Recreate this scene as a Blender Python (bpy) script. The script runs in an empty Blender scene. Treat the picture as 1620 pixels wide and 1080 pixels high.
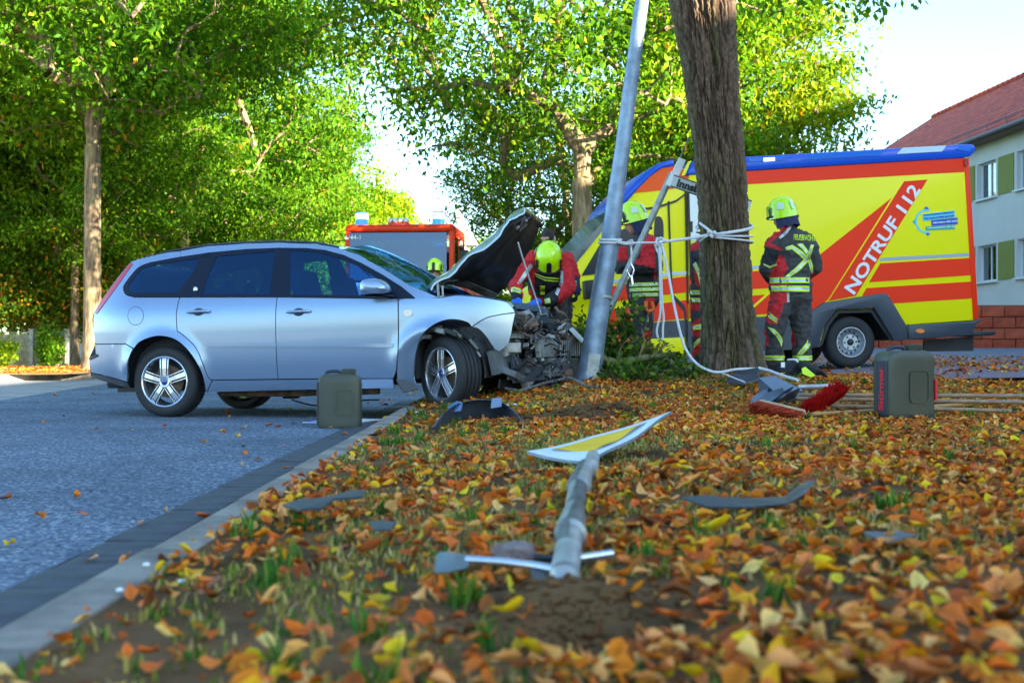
import bpy, bmesh, math, random
import numpy as np
from mathutils import Vector, Matrix, noise as mnoise
from mathutils.bvhtree import BVHTree
from mathutils.geometry import delaunay_2d_cdt

S = bpy.context.scene
COL = S.collection
R = math.radians

# ------------------------------------------------------------------ camera
CZ, FPX, CX, HY = 0.62, 1900.0, 810.0, 550.0      # eye height, focal length / principal column / horizon row of the 1620x1080 photograph
cd = bpy.data.cameras.new('camera'); cam = bpy.data.objects.new('camera', cd); COL.objects.link(cam)
cd.sensor_width = 36; cd.lens = FPX / 1620 * 36; cd.clip_start = 0.05; cd.clip_end = 3000
cam.location = (0, 0, CZ); cam.rotation_euler = (R(90) + math.atan((HY - 540) / FPX), 0, 0)
cd.dof.use_dof = True; cd.dof.focus_distance = 10.4; cd.dof.aperture_fstop = 4.0
S.camera = cam

# ------------------------------------------------------------------ world and sun
SUN_EL, SUN_AZ = 17.0, 122.0                       # azimuth clockwise from +Y: low evening sun from the right
w = bpy.data.worlds.new('World'); S.world = w; w.use_nodes = True
nt = w.node_tree; bg = nt.nodes['Background']
sky = nt.nodes.new('ShaderNodeTexSky'); sky.sky_type = 'NISHITA'; sky.sun_disc = False
sky.sun_elevation = R(SUN_EL); sky.sun_rotation = R(SUN_AZ); sky.altitude = 50; sky.air_density = 1.0; sky.dust_density = 0.6; sky.ozone_density = 1.3
mxs = nt.nodes.new('ShaderNodeMix'); mxs.data_type = 'RGBA'; mxs.blend_type = 'MULTIPLY'; mxs.inputs[0].default_value = 1; mxs.inputs[7].default_value = (.80, .96, 1.02, 1)
nt.links.new(sky.outputs[0], mxs.inputs[6]); nt.links.new(mxs.outputs[2], bg.inputs[0]); bg.inputs[1].default_value = 0.098
sl = bpy.data.lights.new('sun', 'SUN'); sun = bpy.data.objects.new('sun', sl); COL.objects.link(sun)
sl.energy = 5.0; sl.angle = R(0.5); sl.color = (1.0, 0.88, 0.68)
sd = Vector((math.sin(R(SUN_AZ)) * math.cos(R(SUN_EL)), math.cos(R(SUN_AZ)) * math.cos(R(SUN_EL)), math.sin(R(SUN_EL))))
sun.rotation_euler = sd.to_track_quat('Z', 'Y').to_euler(); sun.location = (20, -5, 30)
S.view_settings.view_transform = 'Standard'; S.view_settings.look = 'None'
S.view_settings.exposure = 2.78; S.view_settings.gamma = 1.0; S.view_settings.use_curve_mapping = False
S.render.engine = 'CYCLES'
S.cycles.max_bounces = 6; S.cycles.diffuse_bounces = 3; S.cycles.glossy_bounces = 3; S.cycles.transmission_bounces = 4
S.cycles.transparent_max_bounces = 12; S.cycles.caustics_reflective = False; S.cycles.caustics_refractive = False

# ------------------------------------------------------------------ helpers
def P(px, py, Y):
    "point at distance Y seen in photograph pixel (px,py)"
    return Vector(((px - CX) / FPX * Y, Y, CZ + (HY - py) / FPX * Y))

def hash3(i, j, k, s):
    n = (i.astype(np.int64) * 374761393 + j.astype(np.int64) * 668265263 + k.astype(np.int64) * 2147483647 + s * 1274126177) & 0xffffffff
    n = (n ^ (n >> 13)) * 1274126177 & 0xffffffff
    n = (n ^ (n >> 16)) * 2246822519 & 0xffffffff
    return ((n ^ (n >> 15)) & 0xffffff) / float(0xffffff)
def vnoise(x, y, z=None, s=0):
    x = np.asarray(x, float); y = np.asarray(y, float); z = np.zeros_like(x) if z is None else np.asarray(z, float)
    i, j, k = np.floor(x), np.floor(y), np.floor(z)
    fx, fy, fz = x - i, y - j, z - k
    fx, fy, fz = fx * fx * (3 - 2 * fx), fy * fy * (3 - 2 * fy), fz * fz * (3 - 2 * fz)
    o = 0
    for a in (0, 1):
        for b in (0, 1):
            for c in (0, 1):
                wgt = (fx if a else 1 - fx) * (fy if b else 1 - fy) * (fz if c else 1 - fz)
                o = o + wgt * hash3(i + a, j + b, k + c, s)
    return o
def fbm(x, y, z=None, o=4, s=0):
    t, a, n = 0, 0.5, 0
    for q in range(o):
        f = 2 ** q
        t = t + a * vnoise(np.asarray(x) * f, np.asarray(y) * f, None if z is None else np.asarray(z) * f, s + q); n += a; a *= .5
    return t / n
def sstep(a, b, x):
    t = np.clip((np.asarray(x, float) - a) / (b - a), 0, 1); return t * t * (3 - 2 * t)

# ---- materials
def mat(name, col, rough=0.6, metal=0.0, var=0.0, vscale=4.0, col2=None, bump=0.0, bscale=40.0, coat=0.0, trans=0.0, emit=None, estr=0.0, detail=4, spec=None, dist=0.01, wear=None):
    m = bpy.data.materials.new(name); m.use_nodes = True
    n = m.node_tree.nodes; l = m.node_tree.links; b = n['Principled BSDF']
    b.inputs['Base Color'].default_value = (*col, 1); b.inputs['Roughness'].default_value = rough; b.inputs['Metallic'].default_value = metal
    if spec is not None: b.inputs['Specular IOR Level'].default_value = spec
    if coat: b.inputs['Coat Weight'].default_value = coat; b.inputs['Coat Roughness'].default_value = 0.04
    tc = n.new('ShaderNodeTexCoord')
    if var or col2:
        t = n.new('ShaderNodeTexNoise'); t.inputs['Scale'].default_value = vscale; t.inputs['Detail'].default_value = detail
        l.new(tc.outputs['Object'], t.inputs['Vector'])
        r = n.new('ShaderNodeValToRGB'); l.new(t.outputs[0], r.inputs[0])
        c2 = col2 if col2 else tuple(c * (1 - var) for c in col)
        c1 = col if col2 else tuple(min(1, c * (1 + var)) for c in col)
        r.color_ramp.elements[0].position = .36; r.color_ramp.elements[0].color = (*c2, 1)
        r.color_ramp.elements[1].position = .64; r.color_ramp.elements[1].color = (*c1, 1)
        l.new(r.outputs[0], b.inputs['Base Color'])
    if bump:
        t = n.new('ShaderNodeTexNoise'); t.inputs['Scale'].default_value = bscale; t.inputs['Detail'].default_value = 5
        l.new(tc.outputs['Object'], t.inputs['Vector'])
        bp = n.new('ShaderNodeBump'); bp.inputs['Strength'].default_value = bump; bp.inputs['Distance'].default_value = dist
        l.new(t.outputs[0], bp.inputs['Height']); l.new(bp.outputs[0], b.inputs['Normal'])
    if emit:
        b.inputs['Emission Color'].default_value = (*emit, 1); b.inputs['Emission Strength'].default_value = estr
    return m
def tintmat(name, rough=0.6, trans=0.35, tcol=(1.2, 1.1, .5), attr='tint'):
    m = bpy.data.materials.new(name); m.use_nodes = True
    n = m.node_tree.nodes; l = m.node_tree.links; b = n['Principled BSDF']; o = n['Material Output']
    a = n.new('ShaderNodeAttribute'); a.attribute_name = attr
    l.new(a.outputs['Color'], b.inputs['Base Color']); b.inputs['Roughness'].default_value = rough; b.inputs['Specular IOR Level'].default_value = .10
    if trans:
        t = n.new('ShaderNodeBsdfTranslucent'); mx = n.new('ShaderNodeMix'); mx.data_type = 'RGBA'; mx.blend_type = 'MULTIPLY'; mx.inputs[0].default_value = 1
        l.new(a.outputs['Color'], mx.inputs[6]); mx.inputs[7].default_value = (*tcol, 1)
        mx.clamp_result = False
        l.new(mx.outputs[2], t.inputs[0]); ms = n.new('ShaderNodeMixShader'); ms.inputs[0].default_value = trans
        l.new(b.outputs[0], ms.inputs[1]); l.new(t.outputs[0], ms.inputs[2]); l.new(ms.outputs[0], o.inputs['Surface'])
    return m
def glassmat(name, tint=(.35, .5, .6), gl=0.25, rough=0.02, gc=(.9, .95, 1, 1)):
    m = bpy.data.materials.new(name); m.use_nodes = True
    n = m.node_tree.nodes; l = m.node_tree.links; n.remove(n['Principled BSDF']); o = n['Material Output']
    t = n.new('ShaderNodeBsdfTransparent'); t.inputs[0].default_value = (*tint, 1)
    g = n.new('ShaderNodeBsdfGlossy'); g.inputs['Roughness'].default_value = rough; g.inputs[0].default_value = gc
    f = n.new('ShaderNodeFresnel'); f.inputs[0].default_value = 1.5
    ad = n.new('ShaderNodeMath'); ad.operation = 'ADD'; ad.inputs[1].default_value = gl; ad.use_clamp = True
    l.new(f.outputs[0], ad.inputs[0]); ms = n.new('ShaderNodeMixShader'); l.new(ad.outputs[0], ms.inputs[0])
    l.new(t.outputs[0], ms.inputs[1]); l.new(g.outputs[0], ms.inputs[2]); l.new(ms.outputs[0], o.inputs['Surface'])
    return m

# ---- mesh building
class MB:
    def __init__(s): s.v = []; s.f = []; s.m = []; s.cur = 0
    def add(s, vs, fs, mi=None):
        o = len(s.v); s.v += [Vector(v) for v in vs]; s.f += [[i + o for i in f] for f in fs]; s.m += [s.cur if mi is None else mi] * len(fs); return s
    def box(s, c, d, rot=None, mi=None, taper=1.0):
        c = Vector(c); h = [x / 2 for x in d]; vs = []
        for z in (-1, 1):
            k = taper if z > 0 else 1
            for x, y in ((-1, -1), (1, -1), (1, 1), (-1, 1)):
                p = Vector((x * h[0] * k, y * h[1] * k, z * h[2]))
                if rot is not None: p = rot @ p
                vs.append(c + p)
        return s.add(vs, [(3, 2, 1, 0), (4, 5, 6, 7), (0, 1, 5, 4), (1, 2, 6, 5), (2, 3, 7, 6), (3, 0, 4, 7)], mi)
    def tube(s, pts, rad, n=8, caps=True, mi=None, flat=1.0):
        pts = [Vector(p) for p in pts]
        if not hasattr(rad, '__len__'): rad = [rad] * len(pts)
        up = Vector((0, 0, 1)); vs = []; fs = []; a0 = None
        for i, p in enumerate(pts):
            d = (pts[min(i + 1, len(pts) - 1)] - pts[max(i - 1, 0)]).normalized()
            if a0 is None:
                a0 = d.cross(up if abs(d.z) < .95 else Vector((0, 1, 0))).normalized()
            a = (a0 - d * a0.dot(d)).normalized(); a0 = a; b = d.cross(a)
            for k in range(n):
                t = 2 * math.pi * k / n; vs.append(p + a * math.cos(t) * rad[i] + b * math.sin(t) * rad[i] * flat)
        for i in range(len(pts) - 1):
            for k in range(n):
                fs.append((i * n + k, i * n + (k + 1) % n, (i + 1) * n + (k + 1) % n, (i + 1) * n + k))
        if caps: fs.append(tuple(range(n))[::-1]); fs.append(tuple((len(pts) - 1) * n + k for k in range(n)))
        return s.add(vs, fs, mi)
    def lathe(s, prof, M=None, n=32, mi=None, close=False):
        "prof: list of (r, h); axis = local Z of M"
        M = M or Matrix.Identity(4); vs = []; fs = []
        for r, h in prof:
            for k in range(n):
                t = 2 * math.pi * k / n; vs.append(M @ Vector((r * math.cos(t), r * math.sin(t), h)))
        m = len(prof)
        for i in range(m - 1 if not close else m):
            j = (i + 1) % m
            for k in range(n): fs.append((i * n + k, i * n + (k + 1) % n, j * n + (k + 1) % n, j * n + k))
        return s.add(vs, fs, mi)
    def ell(s, c, r, M=None, n=16, m=10, mi=None, cut=None):
        c = Vector(c); vs = []; fs = []
        for i in range(m + 1):
            a = math.pi * i / m
            for k in range(n):
                t = 2 * math.pi * k / n; p = Vector((r[0] * math.sin(a) * math.cos(t), r[1] * math.sin(a) * math.sin(t), r[2] * math.cos(a)))
                vs.append(c + (M @ p if M is not None else p))
        for i in range(m):
            for k in range(n): fs.append((i * n + k, (i + 1) * n + k, (i + 1) * n + (k + 1) % n, i * n + (k + 1) % n))
        return s.add(vs, fs, mi)
    def cone(s, a, b, ra, rb, n=14, mi=None):
        "capsule with two radii"
        a = Vector(a); b = Vector(b); d = (b - a).normalized(); pts = []; rad = []
        for t in (0, .35, .7, 1): pts.append(a - d * ra * math.cos(t * math.pi / 2) * .98); rad.append(max(ra * math.sin(t * math.pi / 2), .001))
        for t in (1, .7, .35, 0): pts.append(b + d * rb * math.cos(t * math.pi / 2) * .98); rad.append(max(rb * math.sin(t * math.pi / 2), .001))
        return s.tube(pts, rad, n, True, mi)
    def prism(s, poly, d, mi=None):
        "planar polygon (3D points) extruded by vector d"
        poly = [Vector(p) for p in poly]; d = Vector(d); n = len(poly)
        vs = poly + [p + d for p in poly]
        fs = [tuple(range(n))[::-1], tuple(range(n, 2 * n))] + [(i, (i + 1) % n, n + (i + 1) % n, n + i) for i in range(n)]
        return s.add(vs, fs, mi)
    def build(s, name, m, parent=None, smooth=False, bevel=0, bseg=2, world=None, subdiv=0, angle=40):
        vs = s.v
        if world is not None: Mi = world.inverted(); vs = [Mi @ v for v in vs]
        me = bpy.data.meshes.new(name); me.from_pydata([tuple(v) for v in vs], [], [tuple(f) for f in s.f])
        for mm in (m if isinstance(m, (list, tuple)) else [m]): me.materials.append(mm)
        me.polygons.foreach_set('material_index', s.m)
        bm = bmesh.new(); bm.from_mesh(me)
        bmesh.ops.recalc_face_normals(bm, faces=bm.faces)
        if bevel:
            es = [e for e in bm.edges if len(e.link_faces) == 2 and e.calc_face_angle(0) > R(30)]
            bmesh.ops.bevel(bm, geom=es, offset=bevel, segments=bseg, profile=.5, affect='EDGES', clamp_overlap=True)
        if smooth:
            for f in bm.faces: f.smooth = True
            for e in bm.edges:
                if len(e.link_faces) == 2 and e.calc_face_angle(0) > R(angle): e.smooth = False
        bm.to_mesh(me); bm.free()
        ob = bpy.data.objects.new(name, me); COL.objects.link(ob)
        if parent is not None: ob.parent = parent
        return ob

def tag(o, label=None, cat=None, group=None, kind=None):
    if label: o['label'] = label
    if cat: o['category'] = cat
    if group: o['group'] = group
    if kind: o['kind'] = kind
    return o
def empty(name, M, label, cat, group=None):
    o = bpy.data.objects.new(name, None); COL.objects.link(o); o.empty_display_size = .2
    if not isinstance(M, Matrix): M = Matrix.Translation(Vector(M))
    o.matrix_world = M; return tag(o, label, cat, group)
def npmesh(name, V, F, m, parent=None, smooth=False, tint=None, mi=None):
    "fast mesh from arrays: V (n,3), F (k,q) ; tint per vertex (n,3)"
    me = bpy.data.meshes.new(name); V = np.asarray(V, np.float32); F = np.asarray(F, np.int32); k, q = F.shape
    me.vertices.add(len(V)); me.vertices.foreach_set('co', V.ravel())
    me.loops.add(k * q); me.loops.foreach_set('vertex_index', F.ravel())
    me.polygons.add(k); me.polygons.foreach_set('loop_start', np.arange(0, k * q, q, dtype=np.int32)); me.polygons.foreach_set('loop_total', np.full(k, q, np.int32))
    for mm in (m if isinstance(m, (list, tuple)) else [m]): me.materials.append(mm)
    if mi is not None: me.polygons.foreach_set('material_index', np.asarray(mi, np.int32))
    if smooth: me.polygons.foreach_set('use_smooth', np.ones(k, bool))
    if tint is not None:
        a = me.color_attributes.new('tint', 'FLOAT_COLOR', 'POINT')
        c = np.ones((len(V), 4), np.float32); c[:, :3] = tint; a.data.foreach_set('color', c.ravel())
    me.update(calc_edges=True); me.validate()
    ob = bpy.data.objects.new(name, me); COL.objects.link(ob)
    if parent is not None: ob.parent = parent
    return ob
def copy_tree(o, M=None):
    c = o.copy(); COL.objects.link(c)
    if M is not None: c.matrix_world = M
    for ch in o.children:
        d = ch.copy(); COL.objects.link(d); d.parent = c
        for g in ch.children: e = g.copy(); COL.objects.link(e); e.parent = d
    return c
def text_obj(name, body, M, h, m, parent=None, length=None, extrude=.002, bold=0.0, sx=1.0):
    "flat raised lettering; M maps text XY plane; h = capital height; centred"
    cu = bpy.data.curves.new(name, 'FONT'); cu.body = body; cu.extrude = extrude; cu.offset = bold; cu.align_x = 'CENTER'; cu.align_y = 'CENTER'; cu.resolution_u = 3
    t = bpy.data.objects.new(name, cu); COL.objects.link(t)
    bpy.context.view_layer.update()
    me = bpy.data.meshes.new_from_object(t.evaluated_get(bpy.context.evaluated_depsgraph_get()))
    bpy.data.objects.remove(t)
    xs = [v.co.x for v in me.vertices]; ys = [v.co.y for v in me.vertices]
    cx, cy = (min(xs) + max(xs)) / 2, (min(ys) + max(ys)) / 2; k = h / (max(ys) - min(ys)); kx = (length / (max(xs) - min(xs))) if length else k * sx
    for v in me.vertices: v.co = M @ Vector(((v.co.x - cx) * kx, (v.co.y - cy) * k, v.co.z))
    me.materials.clear(); me.materials.append(m)
    o = bpy.data.objects.new(name, me); COL.objects.link(o)
    if parent is not None: o.parent = parent
    return o
def crv(pts, sub=5, closed=True):
    "Catmull-Rom through points; a point with 3rd item truthy is a sharp corner"
    n = len(pts); out = []
    for i in range(n if closed else n - 1):
        p1 = pts[i]; p2 = pts[(i + 1) % n]
        p0 = pts[(i - 1) % n] if (closed or i > 0) else p1; p3 = pts[(i + 2) % n] if (closed or i + 2 < n) else p2
        c1 = len(p1) > 2 and p1[2]; c2 = len(p2) > 2 and p2[2]
        a0 = p1 if c1 else p0; a3 = p2 if c2 else p3
        if c1 and c2: out.append((p1[0], p1[1])); continue
        for k in range(sub):
            t = k / sub; q = []
            for d in (0, 1):
                q.append(.5 * (2 * p1[d] + (-a0[d] + p2[d]) * t + (2 * a0[d] - 5 * p1[d] + 4 * p2[d] - a3[d]) * t * t + (-a0[d] + 3 * p1[d] - 3 * p2[d] + a3[d]) * t ** 3))
            out.append(tuple(q))
    if not closed: out.append((pts[-1][0], pts[-1][1]))
    return out
def inpoly(x, y, poly):
    inside = np.zeros(len(x), bool); n = len(poly)
    for i in range(n):
        x1, y1 = poly[i]; x2, y2 = poly[(i + 1) % n]
        if y1 == y2: continue
        c = ((y1 > y) != (y2 > y)) & (x < (x2 - x1) * (y - y1) / (y2 - y1) + x1); inside ^= c
    return inside
def shrink(poly, d):
    "inset a polygon by d"
    A = sum(poly[i][0] * poly[(i + 1) % len(poly)][1] - poly[(i + 1) % len(poly)][0] * poly[i][1] for i in range(len(poly)))
    s = 1 if A > 0 else -1; out = []; n = len(poly)
    for i in range(n):
        p0, p1, p2 = Vector(poly[i - 1]), Vector(poly[i]), Vector(poly[(i + 1) % n])
        e1 = (p1 - p0); e2 = (p2 - p1)
        if e1.length < 1e-7 or e2.length < 1e-7: out.append(tuple(p1)); continue
        n1 = Vector((-e1.y, e1.x)).normalized() * s; n2 = Vector((-e2.y, e2.x)).normalized() * s
        b = (n1 + n2)
        if b.length < .3: b = n1
        b.normalize(); k = d / max(.5, b.dot(n1)); out.append(tuple(p1 + b * k))
    return out
def surf_patch(mb, poly, fn, step=.06, thick=.0, inset=0.0, mi=None, flange=True):
    "triangulate polygon (u,v) finely, lift by fn(u,v)->(x,y,z); flange goes inward by thick along +Y local"
    if inset: poly = shrink(poly, inset)
    q = []
    for i in range(len(poly)):
        a = poly[i]; b = poly[(i + 1) % len(poly)]; L = math.hypot(b[0] - a[0], b[1] - a[1]); k = max(1, int(math.ceil(L / step)))
        if L < 1e-5: continue
        for j in range(k): q.append((a[0] + (b[0] - a[0]) * j / k, a[1] + (b[1] - a[1]) * j / k))
    xs = [p[0] for p in q]; ys = [p[1] for p in q]
    gx, gy = np.meshgrid(np.arange(min(xs) + step / 2, max(xs), step), np.arange(min(ys) + step / 2, max(ys), step)); gx = gx.ravel(); gy = gy.ravel()
    if len(gx):
        k = inpoly(gx, gy, q); gx = gx[k]; gy = gy[k]
        qa = np.array(q)
        if len(gx):
            d = np.min(np.hypot(gx[:, None] - qa[None, :, 0], gy[:, None] - qa[None, :, 1]), axis=1); gx = gx[d > step * .45]; gy = gy[d > step * .45]
    vs = [Vector(p) for p in q] + [Vector((a, b)) for a, b in zip(gx, gy)]
    n = len(q); r = delaunay_2d_cdt(vs, [(i, (i + 1) % n) for i in range(n)], [], 1, 1e-6)
    V = [Vector(fn(p.x, p.y)) for p in r[0]]; F = [tuple(f) for f in r[2]]
    mb.add(V, F, mi)
    if thick:
        vo = [Vector(fn(*p)) for p in q]; vi = [v + Vector((0, thick, 0)) for v in vo]
        mb.add(vo + vi, [(i, (i + 1) % n, n + (i + 1) % n, n + i) for i in range(n)], mi)
# ================================================================== SETTING: ground, road, kerb, gutter, verge
XG, XK0, XK1 = -1.30, -0.915, -0.79               # asphalt edge, kerb road face, kerb grass face
PITS = [(0.28, 7.7, .22, -.10), (0.62, 8.15, .34, .07), (0.11, 1.93, .13, -.06), (0.09, 2.17, .12, .045), (0.70, 10.75, .35, .04)]
def Gv(x, y):
    x = np.asarray(x, float); y = np.asarray(y, float)
    z = .115 + .05 * sstep(-.8, .4, x) + .125 * sstep(8.0, 11.6, y) * sstep(-1.2, .8, x)
    z = z + .10 * np.exp(-((x - 2.1) ** 2 + (y - 11.5) ** 2) / .45)
    for a, b, r, h in PITS: z = z + h * np.exp(-((x - a) ** 2 + (y - b) ** 2) / (r * r))
    e = sstep(-.79, -.55, x)
    z = z + e * (.030 * (fbm(x * 1.4, y * 1.4, o=3, s=3) - .5) + .014 * (fbm(x * 9, y * 9, o=3, s=9) - .5))
    return z
def Gs(x, y):
    x = np.asarray(x, float)
    return np.clip(.03 + (x - .2) * .066, 0, .36) + .25 * sstep(20, 36, y) * sstep(3, 9, x)
M_asph = mat('asphalt', (.105, .12, .145), .85, spec=.2, bump=.9, bscale=120, dist=.006)
def speckle(m, scale, cols):
    n = m.node_tree.nodes; l = m.node_tree.links; b = n['Principled BSDF']; tc = n.new('ShaderNodeTexCoord')
    v = n.new('ShaderNodeTexVoronoi'); v.inputs['Scale'].default_value = scale; l.new(tc.outputs['Object'], v.inputs['Vector'])
    r = n.new('ShaderNodeValToRGB'); l.new(v.outputs['Color'], r.inputs[0]); e = r.color_ramp.elements
    e[0].position = 0; e[0].color = (*cols[0], 1); e[1].position = 1; e[1].color = (*cols[-1], 1)
    for i, c in enumerate(cols[1:-1]): q = e.new((i + 1) / (len(cols) - 1)); q.color = (*c, 1)
    nz = n.new('ShaderNodeTexNoise'); nz.inputs['Scale'].default_value = .9; nz.inputs['Detail'].default_value = 6; l.new(tc.outputs['Object'], nz.inputs['Vector'])
    mr = n.new('ShaderNodeMapRange'); mr.inputs[1].default_value = .3; mr.inputs[2].default_value = .7; mr.inputs[3].default_value = .72; mr.inputs[4].default_value = 1.2; l.new(nz.outputs[0], mr.inputs[0])
    mx = n.new('ShaderNodeMix'); mx.data_type = 'RGBA'; mx.blend_type = 'MULTIPLY'; mx.inputs[0].default_value = 1
    l.new(r.outputs[0], mx.inputs[6]); l.new(mr.outputs[0], mx.inputs[7]); l.new(mx.outputs[2], b.inputs['Base Color'])
speckle(M_asph, 75, [(.024, .036, .060), (.075, .105, .155), (.15, .19, .245), (.40, .45, .50)])
M_asph2 = mat('side_street_asphalt', (.17, .17, .22), .85, var=.15, vscale=2, bump=.4, bscale=80)
M_soil = mat('soil', (.19, .10, .045), .95, col2=(.075, .042, .018), vscale=3.2, bump=1.0, bscale=38, dist=.02, detail=8, spec=.1)
M_grass = mat('far_grass', (.075, .11, .03), .95, col2=(.16, .12, .04), vscale=.5, bump=.6, bscale=25)
M_kerb = mat('kerb_concrete', (.21, .18, .15), .85, var=.36, vscale=6, bump=.5, bscale=90, detail=8)
M_paver = mat('gutter_paver', (.050, .055, .068), .8, var=.25, vscale=7, bump=.5, bscale=70)
M_lane = mat('concrete_lane', (.30, .28, .27), .9, var=.2, vscale=2, bump=.4, bscale=50)
M_sett = mat('cobble_path', (.20, .15, .17), .85, var=.2, vscale=5, bump=.3, bscale=60)
def grid(name, xs, ys, zf, m, **k):
    X, Y = np.meshgrid(xs, ys); Z = zf(X, Y) + 0 * X; n = len(xs); V = np.stack([X.ravel(), Y.ravel(), Z.ravel()], 1)
    i = np.arange((len(ys) - 1) * n).reshape(-1, n)[:, :-1].ravel(); F = np.stack([i, i + 1, i + n + 1, i + n], 1)
    return npmesh(name, V, F, m, smooth=True, **k)
def flat(name, poly, z, m):
    b = MB(); b.add([(x, y, z) for x, y in poly], [tuple(range(len(poly)))]); return b.build(name, m)
tag(flat('ground', [(-900, -60), (900, -60), (900, 1500), (-900, 1500)], -.10, M_grass), kind='structure')
road = tag(flat('road', [(-7.4, -4), (XG, -4), (XG, 13.6), (-.4, 14.6), (1.2, 15.0), (1.2, 90), (-7.9, 90), (-7.9, 24.5), (-7.15, 21.5), (-6.1, 14.5), (-5.0, 6.0), (-5.2, -4)][1:], 0.0, M_asph), kind='structure')
tag(flat('parking_lane', [(-5.2, -4), (-5.0, 6), (-6.1, 14.5), (-7.15, 21.5), (-7.9, 24.5), (-8.6, 24.7), (-9.7, 22.4), (-30, 21.2), (-30, -4)], -.004, M_lane), kind='structure')
fv = grid('far_verge', np.concatenate([np.linspace(-60, -12, 12), np.linspace(-11.5, -8.4, 14)]), np.concatenate([np.linspace(22.6, 32, 30), np.linspace(34, 120, 12)]),
          lambda X, Y: .09 + .05 * fbm(X * 1.2, Y * 1.2, o=3), mat('far_verge_leaves', (.50, .27, .055), .9, col2=(.22, .17, .05), vscale=1.6, bump=.8, bscale=14, dist=.05, detail=8))
tag(fv, kind='structure')
b = MB(); kp = [(-30, 21.35), (-9.75, 22.5), (-8.75, 23.3), (-8.25, 24.6), (-8.2, 27), (-8.2, 90)]
for (x0, y0), (x1, y1) in zip(kp[:-1], kp[1:]):
    d = Vector((x1 - x0, y1 - y0, 0)); L = d.length; a = math.atan2(d.y, d.x); b.box(((x0 + x1) / 2, (y0 + y1) / 2, .045), (L + .06, .14, .15), Matrix.Rotation(a, 3, 'Z'))
tag(b.build('far_kerb', M_kerb, bevel=.01), kind='structure')
# verge height field
ys = [-3.0, -1.5, -.5, .2, .7]; y = 1.0
while y < 14.4: ys.append(y); y += .012 + .0075 * y
xs = np.concatenate([np.arange(XK1, 3.2, .035), np.arange(3.2, 8, .12), np.arange(8, 36, 1.5)])
verge = tag(grid('grass_verge', xs, np.array(ys), Gv, M_soil), kind='structure')
side = tag(grid('side_street', np.concatenate([np.arange(-1.0, 12, .5), np.arange(12, 60, 4)]), np.concatenate([[14.35], np.arange(15, 60, 1.0), [80, 120]]), lambda X, Y: Gs(X, Y) + .004, M_asph2), kind='structure')
ph = grid('paved_path', np.concatenate([np.arange(0, 9, .25), [12, 20, 30]]), np.arange(0, 1.01, .05), lambda X, Y: 0 * X, M_sett)
me = ph.data
for v in me.vertices:
    x = 4.0 + v.co.x; t = v.co.y; y0 = 12.4 - min(3.4, (x - 4.0) * 1.55); y = y0 + (15.8 - y0) * t; v.co = (x, y, float(max(Gv(x, y), Gs(x, y))) + .012)
tag(ph, kind='structure')
# brick pattern for the setts
n = M_sett.node_tree.nodes; l = M_sett.node_tree.links; tc = n.new('ShaderNodeTexCoord'); br = n.new('ShaderNodeTexBrick'); br.inputs['Scale'].default_value = 5
br.inputs['Color1'].default_value = (.22, .15, .18, 1); br.inputs['Color2'].default_value = (.15, .11, .135, 1); br.inputs['Mortar'].default_value = (.12, .10, .09, 1); br.inputs['Mortar Size'].default_value = .012
l.new(tc.outputs['Object'], br.inputs['Vector']); l.new(br.outputs[0], n['Principled BSDF'].inputs['Base Color'])
# kerb: stones one metre long, gutter: two rows of dark pavers
def smallnoise(o, a, s, seed=0):
    for v in o.data.vertices:
        d = mnoise.noise_vector(v.co * s + Vector((seed, 0, 0))) * a; v.co += d
kroot = tag(flat('kerb', [(XK0 + .004, -3), (XK1 - .004, -3), (XK1 - .004, 14), (XK0 + .004, 14)], .02, M_kerb), kind='structure')
b = MB(); b.box((0, 0, 0), (XK1 - XK0, .988, .16)); ks = b.build('kerbstone', M_kerb, kroot, bevel=.012, smooth=True)
rr = random.Random(4)
for i in range(17):
    o = ks if i == 0 else ks.copy()
    if i: COL.objects.link(o); o.parent = kroot
    o.location = ((XK0 + XK1) / 2 + rr.uniform(-.004, .004), -2.5 + i, .042 + rr.uniform(-.004, .004)); o.rotation_euler = (0, rr.uniform(-.01, .01), rr.uniform(-.004, .004))
groot = tag(flat('gutter', [(XG - .002, -3), (XK0, -3), (XK0, 14), (XG - .002, 14)], -.012, M_soil), kind='structure')
b = MB(); b.box((0, 0, 0), (.188, .238, .06)); pv = b.build('paver', M_paver, groot, bevel=.006, smooth=True)
k = 0
for r_ in range(2):
    for i in range(58):
        o = pv if k == 0 else pv.copy()
        if k: COL.objects.link(o); o.parent = groot
        k += 1; o.location = (XG + .097 + r_ * .193, -.2 + i * .244 + r_ * .12, -.024 + rr.uniform(-.004, .004)); o.rotation_euler = (rr.uniform(-.012, .012), rr.uniform(-.012, .012), rr.uniform(-.006, .006))

M_crack = mat('crack_filler', (.018, .022, .03), .8)
for pts, nm in (([(-5.2, 8.2), (-4.0, 8.15), (-3.1, 8.25), (-2.2, 8.2)], 'crack'), ([(-2.2, 8.2), (-1.8, 8.5), (-1.32, 8.45)], 'crack'), ([(-5.0, 17.2), (-2.0, 17.0), (.5, 17.4)], 'crack')):
    cb = MB(); q = []
    for (ax, ay), (bx, by) in zip(pts[:-1], pts[1:]):
        for t in range(8): q.append((ax + (bx - ax) * t / 8 + rr.uniform(-.01, .01), ay + (by - ay) * t / 8 + rr.uniform(-.025, .025)))
    for i in range(len(q) - 1): cb.add([(q[i][0], q[i][1], .004), (q[i + 1][0], q[i + 1][1], .004), (q[i + 1][0], q[i + 1][1] + rr.uniform(.006, .016), .004), (q[i][0], q[i][1] + .012, .004)], [(0, 1, 2, 3)])
    cb.build(nm, M_crack, road)
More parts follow.
